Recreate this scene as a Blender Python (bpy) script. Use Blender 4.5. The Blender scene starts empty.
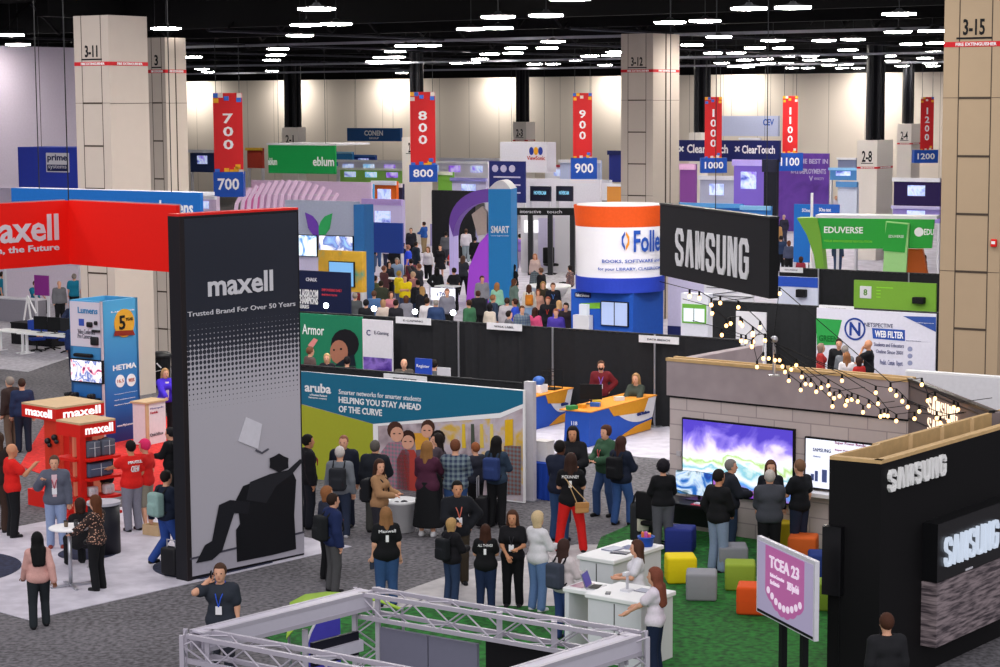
import bpy, math, random
import numpy as np
from mathutils import Vector, Matrix
random.seed(7)
sc = bpy.context.scene
COL = sc.collection
# ---------------------------------------------------------------- camera, world, light, exposure
FPX = 2043.0; CAMH = 8.5; PITCH = math.radians(6.48); ROLL = 0.0058
_f = Vector((0, math.cos(PITCH), -math.sin(PITCH)))
_u0 = Vector((0, math.sin(PITCH), math.cos(PITCH)))
_r = (Vector((1, 0, 0)) - _u0 * ROLL).normalized(); _u = _r.cross(_f).normalized()
cam = bpy.data.cameras.new('camera'); camo = bpy.data.objects.new('camera', cam); COL.objects.link(camo)
cam.sensor_width = 36; cam.lens = 36 * FPX / 1000; cam.clip_end = 500; cam.clip_start = 0.5
camo.matrix_world = Matrix(((_r.x, _u.x, -_f.x, 0), (_r.y, _u.y, -_f.y, 0), (_r.z, _u.z, -_f.z, CAMH), (0, 0, 0, 1)))
sc.camera = camo
w = bpy.data.worlds.new('world'); sc.world = w; w.use_nodes = True
bg = w.node_tree.nodes['Background']; bg.inputs[0].default_value = (0.97, 0.955, 1.0, 1); bg.inputs[1].default_value = 0.68
vs = sc.view_settings; vs.view_transform = 'Standard'; vs.look = 'None'; vs.gamma = 1; vs.use_curve_mapping = False
vs.exposure = 0.0
try:
    sc.cycles.use_denoising = True; sc.cycles.max_bounces = 6; sc.cycles.diffuse_bounces = 3; sc.cycles.sample_clamp_indirect = 4
except Exception: pass
LAMP_STRENGTH = 85.0
def area(name, loc, size, power, rot=(0, 0, 0), col=(1, .96, .9), sy=None, spread=180):
    l = bpy.data.lights.new(name, 'AREA'); l.energy = power; l.color = col; l.size = size
    if sy: l.shape = 'RECTANGLE'; l.size_y = sy
    l.spread = math.radians(spread)
    o = bpy.data.objects.new(name, l); COL.objects.link(o); o.location = loc; o.rotation_euler = rot
    return o
_s = bpy.data.lights.new('front_fill', 'SUN'); _s.energy = 1.15; _s.angle = math.radians(55); _s.color = (1, .97, .96)  # added soft fill from behind the camera, brightens upright surfaces; no real source
_so = bpy.data.objects.new('front_fill', _s); COL.objects.link(_so); _so.location = (0, -20, 20); _so.rotation_euler = (math.radians(60), 0, math.radians(-4))
# ---------------------------------------------------------------- geometry of the view
def ray(px, py):
    return (_f * FPX + _r * (px - 500) + _u * (333.5 - py)).normalized()
def G(px, py, z=0.0):
    d = ray(px, py); t = (z - CAMH) / d.z
    return Vector((d.x * t, d.y * t, z))
def AT(px, py, Y):
    d = ray(px, py); t = Y / d.y
    return Vector((d.x * t, Y, CAMH + d.z * t))
def PX(p):
    q = Vector(p) - Vector((0, 0, CAMH)); k = FPX / q.dot(_f)
    return 500 + q.dot(_r) * k, 333.5 - q.dot(_u) * k
AL = math.radians(-33.0)          # the hall's own axes
MAXB = math.radians(-42.0)        # the red and dark booth at left
SAM = math.radians(-37.5)         # the dark and brick booth stands a little askew
def DIR(a): return Vector((math.cos(a), math.sin(a), 0))
# ---------------------------------------------------------------- materials
def lin(c):
    return c / 12.92 if c <= .04045 else ((c + .055) / 1.055) ** 2.4
def hexc(h):
    h = h.lstrip('#'); return tuple(lin(int(h[i:i + 2], 16) / 255) for i in (0, 2, 4))
MATS = {}
def mat(col, rough=.6, metal=0, emit=0, noise=.08, scale=12, name=None):
    """plain procedural surface: a base colour with a little mottling"""
    key = (col, rough, metal, emit, noise, scale)
    if key in MATS: return MATS[key]
    m = bpy.data.materials.new(name or 'surface_' + col.lstrip('#')); m.use_nodes = True
    nt = m.node_tree; b = nt.nodes['Principled BSDF']
    b.inputs['Roughness'].default_value = rough; b.inputs['Metallic'].default_value = metal
    c = hexc(col)
    if rough >= .5: b.inputs['Specular IOR Level'].default_value = .2
    if emit:
        b.inputs['Emission Color'].default_value = (*c, 1); b.inputs['Emission Strength'].default_value = emit
        b.inputs['Base Color'].default_value = (*[x * .3 for x in c], 1)
    else:
        tc = nt.nodes.new('ShaderNodeTexCoord'); n = nt.nodes.new('ShaderNodeTexNoise'); n.inputs['Scale'].default_value = scale
        mp = nt.nodes.new('ShaderNodeMapRange'); mp.inputs['To Min'].default_value = 1 - noise; mp.inputs['To Max'].default_value = 1 + noise
        mx = nt.nodes.new('ShaderNodeVectorMath'); mx.operation = 'SCALE'; mx.inputs[0].default_value = c
        nt.links.new(tc.outputs['Object'], n.inputs['Vector']); nt.links.new(n.outputs['Fac'], mp.inputs['Value'])
        nt.links.new(mp.outputs['Result'], mx.inputs['Scale']); nt.links.new(mx.outputs[0], b.inputs['Base Color'])
    MATS[key] = m
    return m
class NT:
    """tiny node-graph writer"""
    def __init__(s, name, rough=.7, metal=0):
        s.m = bpy.data.materials.new(name); s.m.use_nodes = True; s.t = s.m.node_tree
        s.b = s.t.nodes['Principled BSDF']; s.b.inputs['Roughness'].default_value = rough; s.b.inputs['Metallic'].default_value = metal
        s.co = s.t.nodes.new('ShaderNodeTexCoord').outputs['Object']
    def n(s, t, ins=None, **kw):
        x = s.t.nodes.new(t)
        for k, v in kw.items(): setattr(x, k, v)
        for k, v in (ins or {}).items():
            if hasattr(v, 'is_output'): s.t.links.new(v, x.inputs[k])
            else: x.inputs[k].default_value = v
        return x
    def math(s, op, a, b=0, c=None):
        d = {0: a, 1: b}
        if c is not None: d[2] = c
        return s.n('ShaderNodeMath', d, operation=op).outputs[0]
    def sep(s, v=None):
        x = s.n('ShaderNodeSeparateXYZ', {0: v or s.co}); return x.outputs
    def mix(s, f, a, b):
        x = s.t.nodes.new('ShaderNodeMix'); x.data_type = 'RGBA'
        for i, v in ((0, f), (6, a), (7, b)):
            if hasattr(v, 'is_output'): s.t.links.new(v, x.inputs[i])
            else: x.inputs[i].default_value = v if i == 0 else (*v[:3], 1)
        return x.outputs[2]
    def noise(s, sc_=5, det=2, v=None):
        return s.n('ShaderNodeTexNoise', {'Scale': sc_, 'Detail': det, 'Vector': v or s.co}).outputs['Fac']
    def ramp(s, f, stops):
        x = s.n('ShaderNodeValToRGB', {0: f}); e = x.color_ramp.elements
        while len(e) < len(stops): e.new(.5)
        for el, (p, c) in zip(e, stops): el.position = p; el.color = (*c[:3], 1)
        return x.outputs[0]
    def out(s, col, emit=0):
        s.t.links.new(col, s.b.inputs['Base Color'])
        if emit:
            s.t.links.new(col, s.b.inputs['Emission Color']); s.b.inputs['Emission Strength'].default_value = emit
        return s.m
# ---------------------------------------------------------------- mesh collecting
class MB:
    def __init__(s): s.v = []; s.f = []; s.mi = []; s.cur = 0
    def add(s, vs_, fs):
        o = len(s.v); s.v += [tuple(v) for v in vs_]; s.f += [tuple(i + o for i in f) for f in fs]; s.mi += [s.cur] * len(fs); return s
    def box(s, x0, x1, y0, y1, z0, z1):
        return s.add([(x0, y0, z0), (x1, y0, z0), (x1, y1, z0), (x0, y1, z0), (x0, y0, z1), (x1, y0, z1), (x1, y1, z1), (x0, y1, z1)],
                     [(0, 3, 2, 1), (4, 5, 6, 7), (0, 1, 5, 4), (1, 2, 6, 5), (2, 3, 7, 6), (3, 0, 4, 7)])
    def rbox(s, x0, x1, y0, y1, z0, z1, r=.03, k=3):
        """box with rounded edges (a superquadric-like shell)"""
        c = Vector(((x0 + x1) / 2, (y0 + y1) / 2, (z0 + z1) / 2)); h = ((x1 - x0) / 2, (y1 - y0) / 2, (z1 - z0) / 2); r = min(r, *h)
        n = 4 * k + 4; rows = []
        lat = [-90 + 90 * i / k for i in range(k + 1)] + [90 * i / k for i in range(k + 1)]
        lon = []
        for q in range(4): lon += [(q, 90 * q + 90 * i / k) for i in range(k + 1)]
        sg = [(1, 1), (-1, 1), (-1, -1), (1, -1)]
        vs_ = []
        for li, la in enumerate(lat):
            sz = -1 if li <= k else 1
            for q, lo in lon:
                a, b = math.radians(la), math.radians(lo)
                vs_.append((c.x + sg[q][0] * (h[0] - r) + r * math.cos(a) * math.cos(b), c.y + sg[q][1] * (h[1] - r) + r * math.cos(a) * math.sin(b), c.z + sz * (h[2] - r) + r * math.sin(a)))
        fs = []
        for i in range(len(lat) - 1):
            for j in range(n): fs.append((i * n + j, i * n + (j + 1) % n, (i + 1) * n + (j + 1) % n, (i + 1) * n + j))
        fs.append(tuple(range(n))[::-1]); fs.append(tuple(range((len(lat) - 1) * n, len(lat) * n)))
        return s.add(vs_, fs)
    def tube(s, a, b, r, r2=None, n=8, cap=True):
        a, b = Vector(a), Vector(b); r2 = r if r2 is None else r2; d = (b - a)
        if d.length < 1e-6: return s
        d.normalize(); e = d.orthogonal().normalized(); g = d.cross(e)
        vs_ = []
        for p, q in ((a, r), (b, r2)):
            for i in range(n):
                t = 2 * math.pi * i / n; vs_.append(p + (e * math.cos(t) + g * math.sin(t)) * q)
        fs = [(i, (i + 1) % n, n + (i + 1) % n, n + i) for i in range(n)]
        if cap: fs += [tuple(range(n))[::-1], tuple(range(n, 2 * n))]
        return s.add(vs_, fs)
    def path(s, pts, r, n=6):
        for a, b in zip(pts, pts[1:]): s.tube(a, b, r, n=n)
        return s
    def bar(s, a, b, w_, h_=None):
        """square bar between two points"""
        a, b = Vector(a), Vector(b); h_ = h_ or w_; d = (b - a).normalized()
        up = Vector((0, 0, 1)) if abs(d.z) < .9 else Vector((0, 1, 0))
        e = d.cross(up).normalized() * w_ / 2; g = e.cross(d).normalized() * h_ / 2
        vs_ = [p + i * e + j * g for p in (a, b) for i, j in ((-1, -1), (1, -1), (1, 1), (-1, 1))]
        return s.add(vs_, [(0, 1, 2, 3), (7, 6, 5, 4), (0, 4, 5, 1), (1, 5, 6, 2), (2, 6, 7, 3), (3, 7, 4, 0)])
    def lathe(s, prof, c=(0, 0, 0), n=20, sx=1, sy=1):
        vs_ = []
        for r, z in prof:
            for i in range(n):
                t = 2 * math.pi * i / n; vs_.append((c[0] + r * sx * math.cos(t), c[1] + r * sy * math.sin(t), c[2] + z))
        fs = []
        for k in range(len(prof) - 1):
            for i in range(n): fs.append((k * n + i, k * n + (i + 1) % n, (k + 1) * n + (i + 1) % n, (k + 1) * n + i))
        fs.append(tuple(range(n))[::-1]); fs.append(tuple(range((len(prof) - 1) * n, len(prof) * n)))
        return s.add(vs_, fs)
    def ball(s, c, r, n=10, m=6, sx=1, sy=1, sz=1):
        prof = [(max(1e-4, r * math.cos(math.pi * (i / m - .5))), sz * r * math.sin(math.pi * (i / m - .5))) for i in range(m + 1)]
        return s.lathe(prof, c, n, sx, sy)
    def prism(s, pts, d):
        """polygon (list of 3-D points) extruded by vector d"""
        n = len(pts); d = Vector(d); vs_ = [Vector(p) for p in pts] + [Vector(p) + d for p in pts]
        return s.add(vs_, [tuple(range(n))[::-1], tuple(range(n, 2 * n))] + [(i, (i + 1) % n, n + (i + 1) % n, n + i) for i in range(n)])
    def build(s, name, m, parent=None, smooth=False):
        me = bpy.data.meshes.new(name); me.from_pydata([tuple(v) for v in s.v], [], s.f)
        import bmesh
        b = bmesh.new(); b.from_mesh(me); bmesh.ops.recalc_face_normals(b, faces=b.faces); b.to_mesh(me); b.free()
        ms = m if isinstance(m, (list, tuple)) else [m]
        for q in ms: me.materials.append(q)
        if len(ms) > 1:
            for p, i in zip(me.polygons, s.mi): p.material_index = i
        if smooth:
            for p in me.polygons: p.use_smooth = True
        o = bpy.data.objects.new(name, me); COL.objects.link(o)
        if parent: o.parent = parent
        return o
def tag(o, label=None, cat=None, group=None, kind=None):
    if label: o['label'] = label
    if cat: o['category'] = cat
    if group: o['group'] = group
    if kind: o['kind'] = kind
    return o
def thing(name, label, cat, loc=(0, 0, 0), rot=0, group=None):
    o = bpy.data.objects.new(name, None); COL.objects.link(o); o.empty_display_size = .2
    o.location = loc; o.rotation_euler = (0, 0, rot)
    o['_l'] = 0; del o['_l']
    return tag(o, label, cat, group)
def struct(o): o['kind'] = 'structure'; return o
# pixel -> a thing's own frame.  face 'u': the plane y=off;  face 'v': the plane x=off
def loc(o, px, py, face='u', off=0.0):
    M = Matrix.Translation(Vector(o.location)) @ Matrix.Rotation(o.rotation_euler.z, 4, 'Z'); Mi = M.inverted()
    c = Mi @ Vector((0, 0, CAMH)); d = Mi.to_3x3() @ ray(px, py)
    if face == 'u': t = (off - c.y) / d.y; p = c + d * t; return p.x, p.z
    t = (off - c.x) / d.x; p = c + d * t; return p.y, p.z
def gloc(o, px, py, z=0.0):
    M = Matrix.Translation(Vector(o.location)) @ Matrix.Rotation(o.rotation_euler.z, 4, 'Z')
    p = M.inverted() @ G(px, py, z); return p.x, p.y
_fc = {}
def glyphs(s, bold=False):
    """outline of the words as mesh data in the x-y plane, unit box"""
    k = (s, bold)
    if k in _fc: return _fc[k]
    cu = bpy.data.curves.new('words', 'FONT'); cu.body = s; cu.resolution_u = 2
    if bold: cu.offset = .022
    o = bpy.data.objects.new('words', cu); COL.objects.link(o)
    dg = bpy.context.evaluated_depsgraph_get(); me = bpy.data.meshes.new_from_object(o.evaluated_get(dg))
    v = [tuple(q.co) for q in me.vertices]; f = [tuple(p.vertices) for p in me.polygons]
    bpy.data.objects.remove(o); bpy.data.curves.remove(cu); bpy.data.meshes.remove(me)
    xs = [q[0] for q in v]; ys = [q[1] for q in v]; x0, x1 = min(xs), max(xs); y0, y1 = min(ys), max(ys)
    v = [((q[0] - x0) / (x1 - x0), (q[1] - y0) / (y1 - y0)) for q in v]
    _fc[k] = (v, f); return v, f
def write(parent, s, x0, z0, x1, z1, off, m, face='u', name='lettering', bold=False, thick=.012, mb=None, z2=None):
    """raised words filling the box (x0,z0)-(x1,z1) on a plane of the parent; sits proud of it"""
    if bold == 2:      # heavy letters: three layers a touch apart
        mb_ = mb if mb is not None else MB(); dx = (x1 - x0) / len(s) * .05
        for q, d in enumerate((-dx, 0, dx)): write(parent, s, x0 + dx + d, z0, x1 - dx + d, z1, off, m, face, name, True, thick + .003 * q, mb_)
        return mb_ if mb is not None else mb_.build(name, m, parent)
    v, f = glyphs(s, bold); mb_ = mb if mb is not None else MB(); n = len(v)
    sg = -1 if face == 'u' else 1
    def P(a, b, o): return (x0 + (x1 - x0) * a, o, z0 + (z1 - z0) * b) if face == 'u' else (o, x0 + (x1 - x0) * a, z0 + (z1 - z0) * b)
    front = [P(a, b, off + sg * thick) for a, b in v]
    mb_.add(front, f)
    # thin sides
    edges = {}
    for q in f:
        for i in range(len(q)):
            e = (q[i], q[(i + 1) % len(q)]); edges[e] = 1
    back = [P(a, b, off) for a, b in v]; vs_ = front + back; fs = [(a, b, b + n, a + n) for (a, b) in edges if (b, a) not in edges]
    mb_.add(vs_, fs)
    if mb is not None: return mb_
    me = bpy.data.meshes.new(name); me.from_pydata(mb_.v, [], mb_.f); me.materials.append(m)
    o = bpy.data.objects.new(name, me); COL.objects.link(o); o.parent = parent; return o
def wpx(parent, s, pxa, pya, pxb, pyb, off, m, face='u', **kw):
    """words whose lower-left corner is seen at a and upper-right corner at b"""
    a = loc(parent, pxa, pya, face, off); b = loc(parent, pxb, pyb, face, off)
    return write(parent, s, a[0], a[1], b[0], b[1], off, m, face, **kw)
STROKES = {'S': [(1, .70), (1, .85), (.8, 1), (.2, 1), (0, .85), (0, .68), (.12, .58), (.88, .42), (1, .32), (1, .15), (.8, 0), (.2, 0), (0, .15), (0, .30)], 'A': [(0, -.06), (.40, 1), (.60, 1), (1, -.06)], 'M': [(0, -.08), (.0, 1), (.12, 1), (.5, .12), (.88, 1), (1, 1), (1, -.08)],
 'U': [(0, 1.08), (0, .15), (.2, 0), (.8, 0), (1, .15), (1, 1.08)], 'N': [(0, -.08), (0, 1), (.15, 1), (.85, 0), (1, 0), (1, 1.08)], 'G': [(1, .70), (1, .85), (.8, 1), (.2, 1), (0, .85), (0, .15), (.2, 0), (.8, 0), (1, .15), (1, .48), (.58, .48)]}
def block_word(s, x0, z0, x1, z1, place, thick, mb=None, wt=.27):
    """heavy condensed capitals drawn with one even stroke; place(x, z, t) gives a point"""
    mb = mb if mb is not None else MB(); n = len(s); cw = (x1 - x0) / (n - .22); lw = cw * .78; t = lw * wt; H = z1 - z0
    for k, c in enumerate(s):
        P = [Vector((x0 + k * cw + t / 2 + a * (lw - t), z0 + t * .42 + b * (H - t * .84))) for a, b in STROKES[c]]
        L, R = [], []
        for i, p in enumerate(P):
            d0 = (p - P[i - 1]).normalized() if i else None; d1 = (P[i + 1] - p).normalized() if i < len(P) - 1 else None
            d0 = d0 or d1; d1 = d1 or d0; m = (d0 + d1).normalized() if (d0 + d1).length > .05 else d0; nn = Vector((-m.y, m.x)); sc_ = min(1.8, 1 / max(.3, nn.dot(Vector((-d0.y, d0.x)))))
            L.append(p + nn * t / 2 * sc_); R.append(p - nn * t / 2 * sc_)
        vs_ = [place(q.x, q.y, thick) for q in L + R] + [place(q.x, q.y, 0) for q in L + R]; m_ = len(P); f = []
        for i in range(m_ - 1): f += [(i, i + 1, m_ + i + 1, m_ + i), (i, 2 * m_ + i, 2 * m_ + i + 1, i + 1), (m_ + i, m_ + i + 1, 3 * m_ + i + 1, 3 * m_ + i)]
        f += [(0, m_, 3 * m_, 2 * m_), (m_ - 1, 3 * m_ - 1, 4 * m_ - 1, 2 * m_ - 1)]; mb.add(vs_, f)
    return mb
WHITE = mat('#f2f2f4', .5, noise=.02); BLACK = mat('#121316', .6, noise=.05); DKMET = mat('#2a2b2e', .4, .6); STEEL = mat('#b9bac2', .3, .8, noise=.04)
RED = mat('#e0201c', .5, noise=.03); LWHITE = mat('#ffffff', .5, emit=1.0)
# ---------------------------------------------------------------- people: one smooth surface grown around a posed skeleton
def V3(*a): return np.array(a, float)
def cap_sdf(P, a, b, ra, rb):
    ab = b - a; L = float(ab @ ab) + 1e-9
    t = np.clip(((P - a) @ ab) / L, 0, 1)
    return np.linalg.norm(P - a - t[:, None] * ab, axis=1) - (ra + (rb - ra) * t)
def ell_sdf(P, c, r):
    q = (P - c) / r; k = np.linalg.norm(q, axis=1); return (k - 1) * float(min(r))
def smin(ds, k=.04):
    ds = list(ds); r = ds[0]
    for d in ds[1:]:
        h = np.clip(.5 + .5 * (d - r) / k, 0, 1); r = d * (1 - h) + r * h - k * h * (1 - h)
    return r
def surface(fn, lo, hi, res):
    """naive surface nets of fn over a box"""
    n = np.maximum(((hi - lo) / res).astype(int) + 2, 4)
    ax = [lo[i] + res * np.arange(n[i]) for i in range(3)]
    X = np.stack(np.meshgrid(*ax, indexing='ij'), -1).reshape(-1, 3)
    D = fn(X).reshape(n)
    S = D < 0
    if not S.any(): return [], []
    m = n - 1
    acc = np.zeros((*m, 3)); cnt = np.zeros(m)
    def corner(A, o): return A[o[0]:o[0] + m[0], o[1]:o[1] + m[1], o[2]:o[2] + m[2]]
    for axis in range(3):
        for o in ((0, 0), (0, 1), (1, 0), (1, 1)):
            c0 = list(o); c0.insert(axis, 0); c1 = list(o); c1.insert(axis, 1)
            d0, d1 = corner(D, c0), corner(D, c1); x = (d0 < 0) != (d1 < 0)
            t = np.where(x, d0 / np.where(x, d0 - d1, 1), 0)
            p = np.zeros((*m, 3)); 
            for k in range(3): p[..., k] = c0[k]
            p[..., axis] += t
            acc += p * x[..., None]; cnt += x
    act = cnt > 0; idx = -np.ones(m, int); idx[act] = np.arange(act.sum())
    base = np.stack(np.meshgrid(*[np.arange(k) for k in m], indexing='ij'), -1)
    vs_ = lo + res * (base[act] + acc[act] / cnt[act][:, None])
    fs = []
    for axis in range(3):
        a, b = [(1, 2), (2, 0), (0, 1)][axis]
        s0 = [slice(1, k - 1) for k in n]; s0[axis] = slice(0, n[axis] - 1); s1 = list(s0); s1[axis] = slice(1, n[axis])
        x0, x1 = S[tuple(s0)], S[tuple(s1)]
        w = np.argwhere(x0 != x1)
        if not len(w): continue
        flip = x1[tuple(w.T)]
        off = np.array([1, 1, 1]); off[axis] = 0; g = w + off
        def at(da, db):
            q = g.copy(); q[:, a] += da; q[:, b] += db; return idx[tuple(q.T)]
        Q = np.stack([at(-1, -1), at(0, -1), at(0, 0), at(-1, 0)], 1)
        Q[flip] = Q[flip][:, ::-1]
        Q = Q[(Q >= 0).all(1)]
        fs.append(Q)
    return vs_, np.concatenate(fs)
def npmesh(name, v, f, m, parent, smooth=True, extra=None):
    v = np.asarray(v, float)
    nv = len(v); f = [tuple(q) for q in f]
    v = v.tolist()
    if extra is not None:
        f += [tuple(i + nv for i in q) for q in extra.f]; v += [tuple(q) for q in extra.v]
    me = bpy.data.meshes.new(name); me.from_pydata(v, [], f)
    for q in (m if isinstance(m, (list, tuple)) else [m]): me.materials.append(q)
    if smooth: me.polygons.foreach_set('use_smooth', [True] * len(me.polygons))
    o = bpy.data.objects.new(name, me); COL.objects.link(o); o.parent = parent
    return o
def rotx(p, c, a):
    q = p - c; s, k = math.sin(a), math.cos(a); return c + V3(q[0], q[1] * k + q[2] * s, q[2] * k - q[1] * s)
ARMS = {  # right-hand target (x out, y forward, z up) for a 1.75 m person, and where the elbow points
    'hang': ((.25, .03, .82), (.3, -1, 0)), 'swing': ((.24, .22, .88), (.3, -1, 0)), 'back_swing': ((.26, -.16, .86), (.3, -1, 0)),
    'hold': ((.10, .33, 1.12), (.6, -.2, -1)), 'low_hold': ((.06, .25, .98), (.8, -.3, -.6)), 'ear': ((.185, .05, 1.50), (.55, .45, -1)), 'reach': ((.20, .52, 1.17), (.5, 0, -1)),
    'up': ((.22, .36, 1.36), (.6, 0, -1)), 'hip': ((.20, .03, 1.02), (1, -.5, 0)), 'cross': ((-.10, .22, 1.19), (.8, .1, -.7)), 'chin': ((.03, .17, 1.50), (.5, .3, -1)),
    'lap': ((.10, .30, 1.00), (.7, -.3, -.6)), 'wide': ((.44, .22, 1.14), (.4, -.3, -1)), 'pocket': ((.21, .06, .92), (1, -.8, 0)), 'table': ((.16, .42, 1.06), (.7, -.1, -.8)),
    'behind': ((.05, -.16, .95), (1, -.3, 0)), 'high': ((.20, .40, 1.62), (.7, 0, -1))}
def skeleton(h, sex, build, la, ra, legs, lean, look, nod):
    k = 1.75; J = {}
    sh = .178 if sex == 'm' else .152
    hz = .93
    seat = legs == 'sit'
    dz = -.42 if seat else (-.30 if legs == 'perch' else 0)
    C = V3(0, 0, .95)
    def up(x, y, z): return rotx(V3(x, y, z), C, lean)
    J['pel'] = V3(0, 0, .95); J['waist'] = up(0, 0, 1.10); J['chest'] = up(0, -.005, 1.31); J['neck'] = up(0, -.01, 1.47); J['head'] = up(0, .02 + .03 * nod, 1.625 - .02 * nod)
    for s, nm in ((-1, 'l'), (1, 'r')):
        J['sh' + nm] = up(s * sh, -.01, 1.40)
        tgt, pole = ARMS[la if s < 0 else ra]
        T = V3(s * tgt[0], tgt[1], tgt[2]); T = rotx(T, C, lean) if tgt[2] > .95 else T + V3(0, .5 * math.sin(lean) * .5, 0)
        S_ = J['sh' + nm]; d = T - S_; L = np.linalg.norm(d); u, f = .285, .255
        if L > u + f - .005: T = S_ + d / L * (u + f - .005); d = T - S_; L = u + f - .005
        a = (u * u - f * f + L * L) / (2 * L); hh = math.sqrt(max(0, u * u - a * a))
        pl = V3(s * pole[0], pole[1], pole[2]); dn = d / L; pl = pl - dn * (pl @ dn); pl /= np.linalg.norm(pl) + 1e-9
        J['el' + nm] = S_ + dn * a + pl * hh; J['wr' + nm] = T
        fd = T - J['el' + nm]; J['fd' + nm] = fd / np.linalg.norm(fd)
        x = s * .095
        J['hip' + nm] = V3(x, 0, .90)
        if legs == 'sit': kn, an = V3(s * .13, .43, .92), V3(s * .14, .40, .50)
        elif legs == 'perch': kn, an = V3(s * .13, .36, .72), V3(s * .13, .22, .36)
        elif legs == 'walk': kn, an = (V3(x, .16, .50), V3(x, .30, .10)) if s > 0 else (V3(x, .03, .49), V3(x, -.28, .16))
        elif legs == 'wide': kn, an = V3(s * .17, .03, .49), V3(s * .22, -.02, .08)
        elif legs == 'step': kn, an = (V3(s * .12, .14, .50), V3(s * .13, .12, .08)) if s > 0 else (V3(s * .11, .02, .49), V3(s * .12, -.06, .08))
        elif legs == 'crouch': kn, an = V3(s * .14, .32, .78), V3(s * .12, .02, .55)
        else: kn, an = V3(s * .105, .02, .49), V3(s * .115, -.03, .08)
        J['kn' + nm] = kn; J['an' + nm] = an
    low = min(J['anl'][2], J['anr'][2]) - .08
    if legs != 'perch' or True:
        for q in J:
            if not q.startswith('fd'): J[q] = J[q] - V3(0, 0, low)
    return J
def hand(mb, W, d, side, s, curl=.5):
    """palm end W, pointing d: four fingers of different length and a thumb off the side of the palm"""
    d = d / np.linalg.norm(d); out = V3(side, 0, 0); out = out - d * (out @ d); out /= np.linalg.norm(out) + 1e-9
    nrm = np.cross(d, out) * side
    for i, (o, L) in enumerate(((-.030, .062), (-.010, .074), (.010, .070), (.029, .054))):
        a = W + d * .045 * s + nrm * 0 + out * 0 + np.cross(nrm, d) * o * s
        b = a + (d * .55 + nrm * side * .25 * curl) * L * s; c = b + (d * .35 + nrm * side * .5 * curl) * L * s
        mb.tube(a - d * .03 * s, b, .0105 * s, .0095 * s, n=5); mb.tube(b, c, .0095 * s, .007 * s, n=5)
    t = W + np.cross(nrm, d) * -.034 * s; e = t + (d * .7 + np.cross(nrm, d) * -.6) * .045 * s
    mb.tube(t, e, .013 * s, .011 * s, n=5); mb.tube(e, e + d * .03 * s, .011 * s, .008 * s, n=5)
SKIN = {'l': '#dba589', 't': '#c88e6c', 'b': '#8a5a40', 'd': '#5b3b2c'}
def pmat(c, pattern=None):
    if not pattern: return mat(c, .85, noise=.12, scale=30)
    key = ('pat', c, pattern)
    if key in MATS: return MATS[key]
    t = NT(pattern + '_cloth', .85); c0 = hexc(c)
    if pattern == 'plaid':
        x, y, z = t.sep()
        a = t.math('GREATER_THAN', t.math('FRACT', t.math('MULTIPLY', x, 11)), .5); b = t.math('GREATER_THAN', t.math('FRACT', t.math('MULTIPLY', z, 11)), .5)
        m = t.out(t.mix(t.math('MULTIPLY', t.math('ADD', a, b), .5), c0, hexc('#6f7f86')))
    elif pattern == 'dots':
        v = t.n('ShaderNodeTexVoronoi', {'Scale': 24, 'Vector': t.co}).outputs['Distance']
        m = t.out(t.mix(t.math('LESS_THAN', v, .3), c0, hexc('#d8a48c')))
    elif pattern == 'camo':
        m = t.out(t.mix(t.math('GREATER_THAN', t.noise(12), .5), c0, hexc('#7d7a62')))
    elif pattern == 'stripes':
        x, y, z = t.sep(); m = t.out(t.mix(t.math('GREATER_THAN', t.math('FRACT', t.math('MULTIPLY', z, 16)), .5), c0, hexc('#e9e9ee')))
    MATS[key] = m; return m
PERSONS = []
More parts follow.
